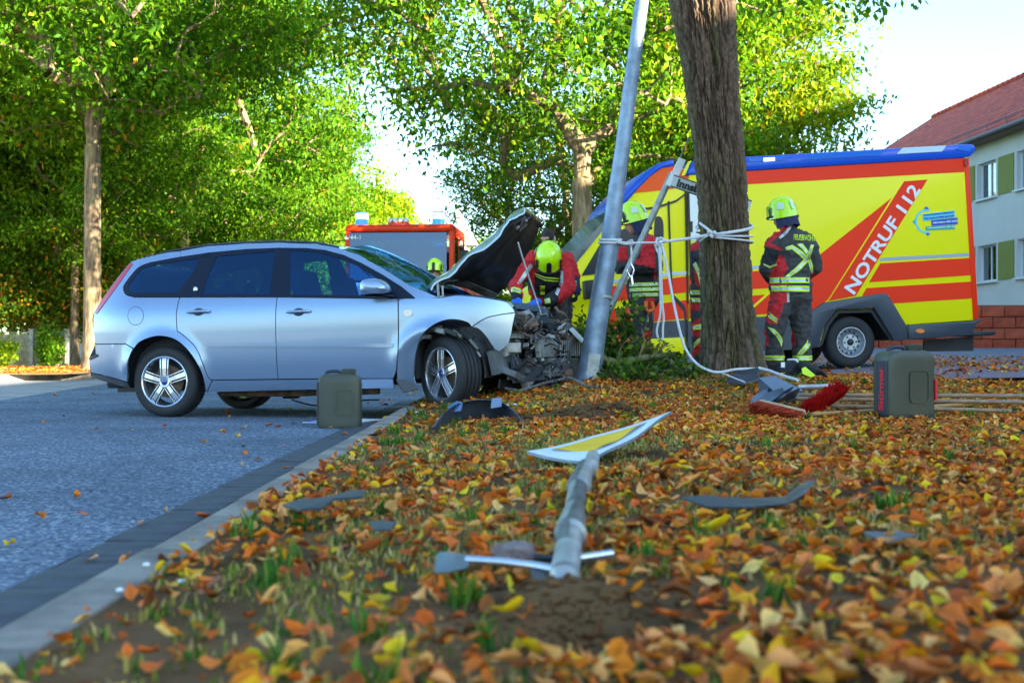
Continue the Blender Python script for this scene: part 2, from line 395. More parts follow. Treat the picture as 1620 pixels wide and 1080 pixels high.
# ---- fallen leaves
LC = np.array([(.58, .16, .03), (.68, .24, .04), (.50, .14, .05), (.36, .11, .05), (.24, .08, .045), (.78, .38, .05), (.92, .50, .03), (.66, .28, .14), (.74, .42, .26), (.14, .06, .035), (.55, .45, .05), (.72, .17, .06)])
LW = np.array([12, 10, 10, 9, 7, 7, 7, 13, 14, 7, 3, 5], float); LW /= LW.sum()
M_leafl = tintmat('fallen_leaf', .55, .22, (1.1, .9, .5))
rng = np.random.default_rng(7)
ROWS = [(0, .05), (.16, .80), (.40, 1.05), (.66, .62), (1, 0)]
def leaf_tpl(curl, fold, twist):
    V = []; jj = np.random.default_rng(int(abs(curl) * 1000)); nar = jj.uniform(.42, 1.15); jg = jj.uniform(.7, 1.3, 15)
    for t, wd in ROWS:
        for sx in (-1, 0, 1):
            x = (t - .5) + (.07 * sx * sx * (jg[len(V)] - 1.2)); yv = sx * wd * .30 * nar * jg[len(V)]
            V.append((x, yv, curl * (x * x * 4 - .4) * .25 + fold * abs(sx) * wd * .22 + twist * x * sx * .3 * wd))
    F = []
    for i in range(4):
        for j in range(2): F.append((i * 3 + j, i * 3 + j + 1, i * 3 + j + 4, i * 3 + j + 3))
    return np.array(V), np.array(F)
def rotm(yaw, tilt, roll):
    cy, sy, ct, st, cr, sr = np.cos(yaw), np.sin(yaw), np.cos(tilt), np.sin(tilt), np.cos(roll), np.sin(roll)
    Rz = np.zeros((len(yaw), 3, 3)); Rz[:, 0, 0] = cy; Rz[:, 0, 1] = -sy; Rz[:, 1, 0] = sy; Rz[:, 1, 1] = cy; Rz[:, 2, 2] = 1
    Ry = np.zeros_like(Rz); Ry[:, 0, 0] = ct; Ry[:, 0, 2] = st; Ry[:, 2, 0] = -st; Ry[:, 2, 2] = ct; Ry[:, 1, 1] = 1
    Rx = np.zeros_like(Rz); Rx[:, 1, 1] = cr; Rx[:, 1, 2] = -sr; Rx[:, 2, 1] = sr; Rx[:, 2, 2] = cr; Rx[:, 0, 0] = 1
    return Rz @ Ry @ Rx
def scatter_leaves(x, y, z, size, tiltmax, cols):
    n = len(x); yaw = rng.uniform(0, 6.28, n); tilt = rng.normal(0, 1, n) * tiltmax; roll = rng.normal(0, 1, n) * tiltmax; M = rotm(yaw, tilt, roll); Vs = []; Fs = []; Cs = []; o = 0
    which = rng.integers(0, 16, n)
    for k in range(16):
        q = np.where(which == k)[0]
        if not len(q): continue
        rs = np.random.default_rng(k); V, F = leaf_tpl(rs.uniform(-1.0, 1.5), rs.uniform(-.7, 1.3), rs.uniform(-1.3, 1.3))
        W = np.einsum('nij,mj->nmi', M[q], V) * size[q, None, None]; W += np.stack([x[q], y[q], z[q]], 1)[:, None, :]
        Vs.append(W.reshape(-1, 3)); Fs.append((F[None] + (np.arange(len(q)) * len(V))[:, None, None] + o).reshape(-1, 4)); o += len(q) * len(V)
        c = np.repeat(cols[q][:, None, :], len(V), 1) * (1 - .25 * (np.abs(V[:, 1]) < .01)[None, :, None]); Cs.append(c.reshape(-1, 3))
    return np.concatenate(Vs), np.concatenate(Fs), np.concatenate(Cs)
def leafcols(n):
    c = LC[rng.choice(len(LC), n, p=LW)] * np.array([1.45, 1.12, .58]) * rng.uniform(.6, 1.35, (n, 1)) * rng.uniform(.9, 1.1, (n, 3)); return np.clip(c, .01, .95)
def cand(n, y0, y1, xlim=.5, pw=1.0):
    y = y0 + (y1 - y0) * rng.uniform(0, 1, n) ** pw; x = rng.uniform(-1, 1, n) * (y * xlim + .15); return x, y
x, y = cand(112000, 1.25, 13.9, .47, .78)
dens = .30 + .95 * sstep(.38, .62, fbm(x * .9, y * .9, o=3, s=21)) * sstep(.3, .6, fbm(x * 4, y * 4, o=2, s=31)) + .25 * sstep(.2, 2.2, x)
dens *= .34 + .66 * sstep(-.5, .45, x); dens *= .80 - .28 * sstep(2.6, 4.5, y) * (fbm(x * 1.7, y * 1.0, o=2, s=91) > .47)
pxv = 810 + x / y * 1900; pyv = 550 + .45 / y * 1900
for (ax, ay), (bx, by) in (((893, 930), (902, 845)), ((902, 845), (915, 771)), ((915, 771), (940, 725))):
    tt = np.clip(((pxv - ax) * (bx - ax) + (pyv - ay) * (by - ay)) / ((bx - ax) ** 2 + (by - ay) ** 2), 0, 1); dens *= 1 - .96 * (np.hypot(pxv - ax - tt * (bx - ax), (pyv - ay - tt * (by - ay)) * .5) < 26 - .1 * (930 - pyv))
dens *= np.where((y > 4.5) & (y < 5.7) & (np.abs(pxv - 945) < 130) & (rng.uniform(0, 1, len(x)) < .85), .0, 1)
for a, c, r, h in PITS[:4]: dens *= 1 - .93 * np.exp(-((x - a) ** 2 + (y - c) ** 2) / (r * r * 2.4))
dens *= 1 - .9 * sstep(3.8, 4.6, x) * sstep(11.2, 12, y)
dens *= np.where((x < 1.7) & (y > 10.9), .35, 1)
k = (x > XK1 - .02) & (rng.uniform(0, 1, len(x)) < dens); x, y = x[k], y[k]
z = Gv(x, y) + rng.uniform(.004, .030, len(x)); size = rng.uniform(.022, .060, len(x)) * np.where(rng.uniform(0, 1, len(x)) < .06, 1.5, 1)
near = np.argsort(-(size / y) * (np.abs(x) < y * .43))[:300]; msk = np.ones(len(x), bool); msk[near] = False
cols = leafcols(len(x))
V, F, Cc = scatter_leaves(x[msk], y[msk], z[msk], size[msk], .38, cols[msk])
tag(npmesh('leaf_litter', V, F, M_leafl, smooth=False, tint=Cc), kind='stuff')
tpl = []
for k in range(24):
    rs = np.random.default_rng(k + 50); V, F = leaf_tpl(rs.uniform(-1.2, 1.5), rs.uniform(-.4, 1.3), rs.uniform(-1, 1)); c = leafcols(1)[0]
    o = npmesh('fallen_leaf', V, F, M_leafl, smooth=True, tint=np.repeat(c[None], len(V), 0) * (1 - .3 * (np.abs(V[:, 1:2]) < .01))); o.parent = verge; tpl.append(o)
for i, j in enumerate(near):
    o = tpl[i] if i < 24 else tpl[i % 24].copy()
    if i >= 24: COL.objects.link(o); o.parent = verge
    o.location = (x[j], y[j], z[j] + .01); o.scale = (size[j],) * 3; o.rotation_euler = (rng.normal(0, .4), rng.normal(0, .4), rng.uniform(0, 6.3))
# leaves blown onto the asphalt, the path and the far side
xr = rng.uniform(-6, -1.0, 420); yr = rng.uniform(3.2, 26, 420); k = rng.uniform(0, 1, 420) < .25 + .75 * sstep(-3.2, -1.2, xr); xr, yr = xr[k], yr[k]
V, F, Cc = scatter_leaves(xr, yr, np.full(len(xr), .014), rng.uniform(.04, .085, len(xr)), .18, leafcols(len(xr)))
tag(npmesh('road_leaves', V, F, M_leafl, smooth=True, tint=Cc), kind='stuff')
xf = rng.uniform(-17, -8.5, 3600); yf = rng.uniform(22.7, 31, 3600)
V, F, Cc = scatter_leaves(xf, yf, np.full(len(xf), .15), rng.uniform(.06, .12, len(xf)), .25, leafcols(len(xf)))
tag(npmesh('verge_leaves', V, F, M_leafl, tint=Cc), kind='stuff')
xp = rng.uniform(3.6, 12, 5200); yp = rng.uniform(9, 26, 5200); k = (rng.uniform(0, 1, 5200) < .25 + .75 * sstep(.45, .6, fbm(xp, yp, s=5))) & (xp < yp * .45); xp, yp = xp[k], yp[k]
zp = np.maximum(Gv(xp, np.minimum(yp, 14)), 0) * (yp < 14.4) ; zp = np.maximum(zp, Gs(xp, yp) * (yp > 12)) + .02
V, F, Cc = scatter_leaves(xp, yp, zp, rng.uniform(.05, .10, len(xp)), .15, leafcols(len(xp)))
tag(npmesh('path_leaves', V, F, M_leafl, smooth=True, tint=Cc), kind='stuff')
# ---- grass blades
def blades(n_cl, per, y0, y1, hmin, hmax, name, gcol, xl=.48, mask=None, xm=XK1):
    cx, cy = cand(n_cl, y0, y1, xl, .8); k = cx > xm
    if mask is not None: k &= mask(cx, cy)
    cx, cy = cx[k], cy[k]; cx = np.repeat(cx, per); cy = np.repeat(cy, per); n = len(cx)
    x = cx + rng.normal(0, .018, n); y = cy + rng.normal(0, .018, n); h = rng.uniform(hmin, hmax, n); a = rng.uniform(0, 6.28, n); ln = rng.uniform(.1, .9, n) * h
    x = np.maximum(x, xm + .01); z = Gv(x, y) - .004; wd = rng.uniform(.0018, .0042, n) * (1 + y * .10); pa = a + 1.57
    V = np.zeros((n, 5, 3)); c, s = np.cos(a), np.sin(a); pc, ps = np.cos(pa), np.sin(pa)
    V[:, 0] = np.stack([x - pc * wd, y - ps * wd, z], 1); V[:, 1] = np.stack([x + pc * wd, y + ps * wd, z], 1)
    V[:, 2] = np.stack([x + c * ln * .35 + pc * wd * .8, y + s * ln * .35 + ps * wd * .8, z + h * .6], 1); V[:, 3] = np.stack([x + c * ln * .35 - pc * wd * .8, y + s * ln * .35 - ps * wd * .8, z + h * .6], 1)
    V[:, 4] = np.stack([x + c * ln, y + s * ln, z + h], 1)
    o = (np.arange(n) * 5)[:, None]; F = np.concatenate([o + [0, 1, 2], o + [0, 2, 3], o + [3, 2, 4]])
    t = gcol[rng.integers(0, len(gcol), n)] * rng.uniform(.7, 1.2, (n, 1)); T = np.repeat(t[:, None], 5, 1).reshape(-1, 3)
    return tag(npmesh(name, V.reshape(-1, 3), F, M_blade, tint=T), kind='stuff')
M_blade = tintmat('grass_blade', .6, .3, (1.1, 1.2, .5))
GC = np.array([(.07, .20, .03), (.05, .14, .02), (.16, .25, .03), (.40, .30, .08), (.52, .36, .14), (.28, .22, .05), (.46, .33, .10)])
gm = lambda x, y: (fbm(x * 1.3, y * 1.3, o=3, s=77) > .46) & ~((np.hypot(x - .1, y - 2.15) < .3)) & ~((np.hypot(x - .4, y - 7.9) < .4)) & (rng.uniform(0, 1, len(x)) < .75 + .25 * (x < .4))
blades(8500, 8, 1.3, 13.5, .008, .034, 'grass', GC, mask=gm)
DGC = np.array([(.50, .36, .13), (.40, .30, .09), (.30, .27, .06), (.58, .42, .18), (.16, .20, .04)])
blades(15000, 8, 2.2, 13.5, .008, .034, 'dry_grass', DGC, mask=lambda x, y: (x > -.45) & (fbm(x * 1.6, y * 1.6, o=3, s=57) > .42) & (np.hypot(x - .1, y - 2.05) > .3))
blades(330, 22, 1.6, 13, .03, .075, 'grass_tufts', GC[:3], mask=lambda x, y: (fbm(x * 1.1, y * 1.1, o=3, s=77) > .5) | (x < -.45))
# ================================================================== TREES
M_leaf = tintmat('tree_leaf', .5, .48, (1.35, 1.15, .35))
def barkmat(name, c1, c2, moss, sc=9):
    m = mat(name, c1, .9); n = m.node_tree.nodes; l = m.node_tree.links; b = n['Principled BSDF']; tc = n.new('ShaderNodeTexCoord'); mp = n.new('ShaderNodeMapping'); mp.inputs['Scale'].default_value = (sc, sc, sc * .16)
    l.new(tc.outputs['Object'], mp.inputs[0]); t = n.new('ShaderNodeTexNoise'); t.inputs['Scale'].default_value = 1.6; t.inputs['Detail'].default_value = 8; t.inputs['Roughness'].default_value = .7; l.new(mp.outputs[0], t.inputs['Vector'])
    r = n.new('ShaderNodeValToRGB'); l.new(t.outputs[0], r.inputs[0]); e = r.color_ramp.elements; e[0].position = .42; e[0].color = (*c2, 1); e[1].position = .62; e[1].color = (*c1, 1)
    t2 = n.new('ShaderNodeTexNoise'); t2.inputs['Scale'].default_value = 3.2; t2.inputs['Detail'].default_value = 7; l.new(tc.outputs['Object'], t2.inputs['Vector'])
    mr = n.new('ShaderNodeMapRange'); mr.inputs[1].default_value = .5; mr.inputs[2].default_value = .66; mr.inputs[4].default_value = .6; l.new(t2.outputs[0], mr.inputs[0])
    mx = n.new('ShaderNodeMix'); mx.data_type = 'RGBA'; l.new(mr.outputs[0], mx.inputs[0]); l.new(r.outputs[0], mx.inputs[6]); mx.inputs[7].default_value = (*moss, 1); l.new(mx.outputs[2], b.inputs['Base Color'])
    bp = n.new('ShaderNodeBump'); bp.inputs['Strength'].default_value = .9; bp.inputs['Distance'].default_value = .03; l.new(t.outputs[0], bp.inputs['Height']); l.new(bp.outputs[0], b.inputs['Normal'])
    return m
M_bark = barkmat('bark', (.40, .29, .17), (.13, .085, .05), (.17, .16, .06))
M_barkbig = barkmat('bark_big_trunk', (.20, .165, .125), (.075, .055, .040), (.12, .12, .045), 14)
def skeleton(seed, H, fork, Rc, rt, n_at, lean=0.0, top=1.0, asym=(0, 0), step=.45, low=.0, rise=0.0, open_=0.0):
    g = np.random.default_rng(seed); nodes = [(0, 0, -.15)]; par = [-1]
    nl = int(fork / .5) + 1
    for i in range(1, nl + 1): t = i / nl; nodes.append((lean * t * t, 0, fork * t)); par.append(len(nodes) - 2)
    k = int((H * .42 - fork) / .6)
    for i in range(1, max(k, 2)): nodes.append((lean + g.normal(0, .05) * i * .4, g.normal(0, .05) * i * .4, fork + .6 * i)); par.append(len(nodes) - 2)
    first = nl
    A = []
    while len(A) < n_at:
        u = g.normal(size=3); u /= np.linalg.norm(u); r = g.uniform(.25, 1) ** (1 / 2.2); p = u * r
        lump = .72 + .5 * vnoise(np.array([u[0] * 1.7 + 9]), np.array([u[1] * 1.7 + 9]), np.array([u[2] * 1.7 + 9]), seed)[0]
        p = p * lump; z = fork - low + (H - fork + low) * (.5 + .5 * p[2]) + (0.0); q = (p[0] * Rc + asym[0] * (.5 + .5 * p[2]) + lean, p[1] * Rc + asym[1], z)
        if z < fork * .72 + rise * max(0, -q[0] - .6): continue
        if q[1] < .8 and abs(q[0] - lean) < 2.6 and z < fork + open_: continue
        A.append(q)
    A = sorted(A, key=lambda q: math.hypot(q[0] - lean, q[1]) + .3 * abs(q[2] - fork)); N = np.array(nodes); pr = list(par); ends = []
    nodes = list(map(tuple, nodes))
    for q in A:
        N = np.array(nodes[first:]); d = np.array(q) - N; D = np.linalg.norm(d, axis=1); ang = d[:, 2] / (D + 1e-6)
        c = D * (1 + .35 * (ang < -.25) + .25 * (ang > .8)) ; i = int(np.argmin(c)); p = N[i]; cur = i + first; n = max(1, int(D[i] / step)); v = np.array(q) - p
        for s in range(1, n + 1):
            t = s / n; pt = p + v * t + np.array([0, 0, .10 * D[i] * math.sin(t * math.pi)]) + g.normal(0, .03, 3) * (t < 1)
            nodes.append(tuple(pt)); pr.append(cur); cur = len(nodes) - 1
        ends.append(cur)
    nodes = np.array(nodes); ch = np.zeros(len(nodes)); rad = np.zeros(len(nodes))
    for i in range(len(nodes) - 1, 0, -1):
        rad[i] = max(.007 ** 2.2, ch[i]) ; ch[pr[i]] += rad[i]
    rad = rad ** (1 / 2.2); k = rt / rad[1]; rad = np.maximum(rad * k, .006); rad[0] = rt * 1.35; rad[1] = max(rad[1], rt * 1.08)
    leader = rad[1:first + 1]
    for i in range(2, first + 1): rad[i] = rt * (1 - .16 * i / first)
    return nodes, np.array(pr), rad, ends, first
def tree_meshes(seed, H, fork, Rc, rt, n_at, per, ls, cols, nside=7, spread=.42, **kw):
    N, pr, rad, ends, first = skeleton(seed, H, fork, Rc, rt, n_at, **kw); g = np.random.default_rng(seed + 5)
    b = MB(); b.tube([N[i] for i in range(first + 1)], [rad[i] for i in range(first + 1)], 20)
    for i in range(first + 1, len(N)):
        p = pr[i]; r0 = min(rad[p], rad[i] * 1.35) if p > first else min(rad[p] * .8, rad[i] * 1.5)
        if rad[i] < .004: continue
        b.tube([N[p], N[i]], [r0, rad[i]], nside if rad[i] > .03 else 4, False)
    # leaves hang round the outer ends and their parents
    ids = []
    for e in ends:
        ids += [e, e, pr[e]]
    ids = np.array(ids); c = N[ids]; c = np.repeat(c, per, 0); n = len(c)
    off = g.normal(0, 1, (n, 3)) * np.array([spread, spread, spread * .55]); c = c + off
    d = g.normal(0, 1, (n, 3)); d[:, 2] -= .9; d /= np.linalg.norm(d, axis=1)[:, None]; nn = g.normal(0, .8, (n, 3)); nn[:, 2] += .9; s = np.cross(d, nn); s /= np.linalg.norm(s, axis=1)[:, None] + 1e-9
    L = (ls * g.uniform(.7, 1.3, n))[:, None]; up = np.cross(s, d) * L * .12
    V = np.stack([c, c + d * L * .5 + s * L * .24 + up, c + d * L, c + d * L * .5 - s * L * .24 + up], 1)
    F = (np.arange(n) * 4)[:, None] + [0, 1, 2, 3]
    clus = np.repeat(g.uniform(0, 1, len(ids)), per); t = .82 * cols[(np.clip(clus * .5 + g.uniform(0, 1, n) * .5, 0, .999) * len(cols)).astype(int)] * g.uniform(.7, 1.3, (n, 1))
    au = g.uniform(0, 1, n) < .012; t[au] = (.55, .30, .03)
    return b, V.reshape(-1, 3), F, np.repeat(t[:, None], 4, 1).reshape(-1, 3)
def make_tree(name, M, label, spec, bark=None, cat='tree', group=None):
    b, V, F, T = spec; e = empty(name, M, label, cat, group)
    b.build('trunk', bark or M_bark, e, smooth=True); npmesh('crown', V, F, M_leaf, e, tint=T); return e
def recopy(src, loc, rz, sc, label, group):
    c = copy_tree(src, Matrix.Translation(loc) @ Matrix.Rotation(rz, 4, 'Z') @ Matrix.Diagonal((*sc, 1))); tag(c, label, 'tree', group); return c
G1 = np.array([(.055, .17, .010), (.08, .24, .012), (.12, .30, .014), (.18, .36, .016), (.26, .42, .018)])
G2 = np.array([(.055, .16, .010), (.08, .24, .012), (.13, .32, .014), (.22, .42, .016), (.36, .48, .02)])
G3 = np.array([(.12, .28, .012), (.20, .40, .014), (.32, .50, .018), (.46, .54, .02)])
GB = np.array([(.06, .16, .012), (.12, .24, .015), (.10, .22, .015), (.18, .30, .02), (.14, .26, .015), (.50, .20, .02)])
# left tree at the far kerb
tA = make_tree('street_tree', P(146, 588, 26.5), 'tall street tree with sunlit pale trunk standing behind the tail of the silver car', tree_meshes(11, 14.5, 5.0, 5.6, .20, 430, 46, .17, G1, asym=(-.3, 0), low=.3, open_=.6))
tD = make_tree('street_tree', P(921, 575, 24.0), 'spreading street tree with twisting brown limbs behind the raised bonnet', tree_meshes(23, 11.5, 3.7, 5.4, .23, 400, 36, .15, G2, asym=(-1.0, 0), low=.35, rise=.62, open_=1.0))
tB = make_tree('street_tree', P(291, 585, 40), 'dark slim tree behind the roof of the silver car, second trunk from the left', tree_meshes(31, 15, 5.5, 6.5, .20, 420, 46, .20, G1, low=1.8))
tG = make_tree('street_tree', P(1168, 570, 30), 'bright yellow green tree whose crown shows right of the big rough trunk', tree_meshes(47, 10.0, 3.9, 2.9, .16, 270, 42, .16, G3 * .8, asym=(.2, 0), low=.6))
tI = make_tree('park_tree', P(505, 575, 62), 'sunlit yellow green tree left of the sky gap above the fire engine', tree_meshes(53, 11.0, 2.6, 4.6, .2, 300, 40, .26, G3, low=1.5))
tH = make_tree('bushy_tree', P(20, 580, 36), 'dark bushy tree with orange autumn patches behind the mesh fence', tree_meshes(61, 8.0, 1.4, 4.4, .13, 300, 44, .17, GB, low=.6))
gp = 'trees beyond the road'
recopy(tB, P(390, 580, 50), 1.3, (.85, .85, .8), 'slim tree above the front windows of the silver car, third trunk from the left', gp)
recopy(tB, P(118, 580, 33.5), 2.6, (.62, .62, .62), 'small leaning tree behind the fence end, just left of the sunlit trunk', gp)
recopy(tA, P(-130, 580, 31), 2.1, (.9, .9, .95), 'dark tree filling the upper left corner of the picture', gp)
recopy(tD, P(893, 570, 37), 2.4, (.85, .85, .72), 'tree close behind the spreading tree, its lit trunk beside the larger one', gp)
recopy(tI, P(600, 575, 92), .9, (1.0, 1.0, 1.25), 'far pale green tree above the cab of the fire engine', gp)
recopy(tI, P(480, 575, 58), 2.2, (.85, .85, .8), 'yellow lit tree above the roof rail of the silver car', gp)
recopy(tB, P(200, 580, 60), 4.1, (1.2, 1.2, 1.0), 'tall background tree between the first two trunks', gp)
recopy(tA, P(60, 580, 52), .6, (1.25, 1.25, 1.1), 'tall background tree above the orange patched bush', gp)
recopy(tB, P(420, 580, 72), 5.2, (1.1, 1.1, .95), 'background tree left of the sunlit yellow green tree', gp)
recopy(tI, P(800, 575, 70), 3.3, (1.0, 1.0, .72), 'low background tree behind the raised bonnet', gp)
recopy(tI, P(1000, 575, 60), 4.4, (.9, .9, .72), 'low yellow tree behind the windscreen of the ambulance', gp)
recopy(tG, P(1075, 575, 38), 4.0, (1.0, 1.0, .92), 'yellow lit tree between the lamp post and the big rough trunk', gp)
recopy(tH, P(-110, 580, 44), 1.9, (1.2, 1.2, 1.1), 'dark bushy tree at the left edge of the picture', gp)
recopy(tH, P(270, 580, 46), 3.5, (1.2, 1.2, .75), 'low dark thicket tree behind the rear window of the silver car', gp)
recopy(tH, P(430, 580, 58), 4.5, (1.1, 1.1, .62), 'low thicket tree behind the bonnet hinge side of the silver car', gp)
recopy(tB, P(640, 575, 80), 2.9, (.9, .9, .60), 'low green tree in the sky gap behind the fire engine beacons', gp)
recopy(tI, P(690, 575, 84), 1.7, (1.2, 1.2, .66), 'far low tree right of the blue beacon of the fire engine', gp)

# ---- big rough trunk in front of the ambulance
def big_trunk():
    prof = [(700, 1160, 78), (610, 1160, 66), (592, 1159, 56), (575, 1158, 51), (555, 1157.5, 47.5), (520, 1153.5, 43.5), (470, 1150, 40.5), (430, 1148.5, 39.5), (340, 1144.8, 37.8), (230, 1137, 39), (160, 1128, 40), (100, 1124, 43), (60, 1118, 46), (0, 1111.5, 52), (-60, 1105, 60), (-110, 1099, 70)]
    Y0 = 11.5; n = 340; rows = 620; py = np.array([p[0] for p in prof])[::-1]; cx = np.interp; yy = np.linspace(640, -110, rows)
    c = np.interp(yy, py, np.array([p[1] for p in prof])[::-1]); r = np.interp(yy, py, np.array([p[2] for p in prof])[::-1]) / FPX * Y0
    kk = np.ones(15) / 15; r = np.convolve(np.pad(r, 7, 'edge'), kk, 'valid'); c = np.convolve(np.pad(c, 7, 'edge'), kk, 'valid')
    X = (c - CX) / FPX * Y0; Z = CZ + (HY - yy) / FPX * Y0
    T, ZZ = np.meshgrid(np.linspace(0, 2 * np.pi, n, endpoint=False), Z); ct, st = np.cos(T), np.sin(T)
    wv = fbm(ct * 1.5 + 5, ZZ * 1.3, st * 1.5 + 5, 3, 4)
    u = ct * 7.0 + wv * 2.6; v = st * 7.0 + wv * 2.6
    ridge = np.abs(fbm(u * 1.15 + 20, ZZ * 2.1 + 4, v * 1.15 + 20, 3, 8) - .5) * 2
    ridge = np.clip(ridge * 3.6, 0, 1) ** .75; cr = np.clip(np.abs(fbm(u * .9 + 40, ZZ * 8, v * .9 + 4, 3, 28) - .5) * 9, 0, 1); ridge = ridge * (.55 + .45 * cr); fine = fbm(ct * 22 + 30, ZZ * 22, st * 22 + 30, 3, 15)
    butt = np.clip((.62 - ZZ) / .35, 0, 1) ** 2 * .05 * np.sin(T * 5 + 1.0)
    Rr = r[:, None] * (1 + .05 * (fbm(ct * 1.2 + 3, ZZ * .9, st * 1.2 + 3, 2, 2) - .5)) + .040 * (ridge - .75) + .026 * (fine - .5) + butt
    bz = np.exp(-((ZZ - 3.3) / .13) ** 2 - (((T - 4.95 + np.pi) % (2 * np.pi) - np.pi) / .22) ** 2); Rr = Rr + .03 * bz
    V = np.stack([X[:, None] + Rr * ct, Y0 + Rr * st, ZZ], 2).reshape(-1, 3)
    i = np.arange((rows - 1) * n).reshape(-1, n); j = np.roll(i, -1, 1); F = np.stack([i.ravel(), j.ravel(), (j + n).ravel(), (i + n).ravel()], 1)
    fork = (np.clip((ZZ - 3.2) / .6, 0, 1))
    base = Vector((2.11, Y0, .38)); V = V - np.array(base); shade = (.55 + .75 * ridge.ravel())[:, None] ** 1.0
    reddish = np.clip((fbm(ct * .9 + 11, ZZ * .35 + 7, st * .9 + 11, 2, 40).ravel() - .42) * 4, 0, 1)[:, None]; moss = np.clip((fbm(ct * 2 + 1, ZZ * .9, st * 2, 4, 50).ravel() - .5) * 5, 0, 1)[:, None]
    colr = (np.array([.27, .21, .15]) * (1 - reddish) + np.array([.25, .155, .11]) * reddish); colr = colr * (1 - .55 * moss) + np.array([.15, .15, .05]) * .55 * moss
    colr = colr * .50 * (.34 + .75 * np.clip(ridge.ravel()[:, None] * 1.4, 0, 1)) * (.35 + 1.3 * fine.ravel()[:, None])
    m = tintmat('rough_bark', .92, 0); e = empty('roadside_tree', base, 'thick rough barked tree trunk with white rope tied round it in front of the ambulance', 'tree')
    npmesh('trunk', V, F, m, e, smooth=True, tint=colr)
    # limbs and a crown above the frame, some sprays hanging into its top edge
    rs = np.random.default_rng(3); lb = MB(); tips = []
    top = Vector((X[-1], Y0, Z[-1])) - base
    for k, (dx, dy, dz, rr_) in enumerate([(-2.6, .8, 4.2, .20), (2.2, .6, 4.0, .22), (.4, -1.8, 4.6, .17), (-.4, 2.4, 4.8, .18), (3.0, -1.0, 2.4, .12), (-3.0, -.6, 2.4, .12)]):
        p0 = top + Vector((.12 * (1 if dx > 0 else -1), 0, -.35)); p1 = p0 + Vector((dx * .35, dy * .35, dz * .45)); p2 = p0 + Vector((dx, dy, dz)); lb.tube([p0, p1, p2], [rr_, rr_ * .7, rr_ * .3], 10)
        for q in range(26):
            t = rs.uniform(.25, 1); a = p0.lerp(p1, t * 2) if t < .5 else p1.lerp(p2, t * 2 - 1); d = Vector(rs.normal(0, 1, 3)); d.z = abs(d.z) * .4 + .1; e2 = a + d.normalized() * rs.uniform(.8, 2.3); lb.tube([a, e2], [.03, .008], 5, False); tips.append(e2); tips.append(a.lerp(e2, .6))
    for px, py in [(1150, -30), (1185, 8), (1205, -4), (1225, 4), (1240, -20), (1262, -12), (1300, -18), (1322, 6), (1345, 4), (1362, 8), (1380, 2), (1385, 14), (1400, -12), (1432, -4), (1182, -25), (1290, -40), (1350, -30)]:
        tips.append(P(px, py, 10.2 + rs.uniform(-.3, .3)) - base)
    sp = [P(1180, -70, 10.9) - base, P(1260, -40, 10.4) - base, P(1340, -14, 10.2) - base, P(1385, -2, 10.2) - base]; lb.tube(sp, [.02, .012, .007, .004], 5, False)
    lb.tube([P(1260, -40, 10.4) - base, P(1180, -10, 10.2) - base], [.012, .004], 5, False); lb.tube([P(1340, -20, 10.2) - base, P(1432, -8, 10.1) - base], [.008, .003], 5, False)
    lb.build('limbs', M_barkbig, e, smooth=True)
    Vs = []; T = []
    for i, t in enumerate(tips):
        n_ = 60 if i < 312 else 11; sg = .34 if i < 312 else .065; c = np.array(t) + rs.normal(0, sg, (n_, 3)); d = rs.normal(0, .6, (n_, 3)); d[:, 2] -= 1; d /= np.linalg.norm(d, axis=1)[:, None]; nn = rs.normal(0, 1, (n_, 3)); s = np.cross(d, nn); s /= np.linalg.norm(s, axis=1)[:, None]
        L = rs.uniform(.06, .10, (n_, 1)); Vs.append(np.stack([c, c + d * L * .5 + s * L * .26, c + d * L, c + d * L * .5 - s * L * .26], 1)); tt = (G1 * .8)[rs.integers(0, 5, n_)]; T.append(np.repeat(tt[:, None], 4, 1).reshape(-1, 3))
    V = np.concatenate(Vs).reshape(-1, 3); F = (np.arange(len(V) // 4) * 4)[:, None] + [0, 1, 2, 3]
    npmesh('crown', V, F, M_leaf, e, tint=np.concatenate(T))
big_trunk()
# ================================================================== APARTMENT HOUSE, STONE WALL, FENCE, SMALL HOUSE
M_render = mat('grey_render', (.66, .63, .58), .9, var=.05, vscale=.8, bump=.25, bscale=60)
M_reveal = mat('white_paint', (.78, .80, .82), .6)
M_olive = mat('olive_panel', (.20, .215, .012), .7, var=.06, vscale=2)
M_wpane = glassmat('window_pane', (.16, .20, .24), .18)
M_dark = mat('dark_interior', (.012, .014, .018), .9)
M_tile = mat('roof_tile', (.55, .085, .040), .8, col2=(.32, .045, .030), vscale=2.5, bump=.4, bscale=20)
M_gut = mat('zinc_gutter', (.07, .075, .085), .45, metal=.4)
M_wood = mat('eave_wood', (.24, .13, .07), .7)
ang = math.atan2(-1, .07); HM = Matrix.Translation((17 + (41 - 63) * .07, 63, .55)) @ Matrix.Rotation(ang, 4, 'Z')
house = empty('apartment_house', HM, 'grey rendered apartment house with red tiled roof and olive panels between its windows', 'house')
HL = 94.0; u_of = lambda d: (63 - d) / .99756  # wall runs on unseen toward the camera, length added to shade the foreground
wins = [(u_of(43.4 + 2.9 * k), u_of(43.4 + 2.9 * k) + 1.42) for k in range(-4, 4)]; rows_z = [(2.42, 3.73), (5.38, 6.68)]
us = [0] + [x for wn in sorted(wins) for x in wn] + [HL]; zs = [0, 2.42, 3.73, 5.38, 6.68, 7.65]
b = MB()
for i in range(len(us) - 1):
    for j in range(len(zs) - 1):
        hole = (i % 2 == 1) and j in (1, 3)
        if not hole: b.add([(us[i], 0, zs[j]), (us[i + 1], 0, zs[j]), (us[i + 1], 0, zs[j + 1]), (us[i], 0, zs[j + 1])], [(0, 1, 2, 3)])
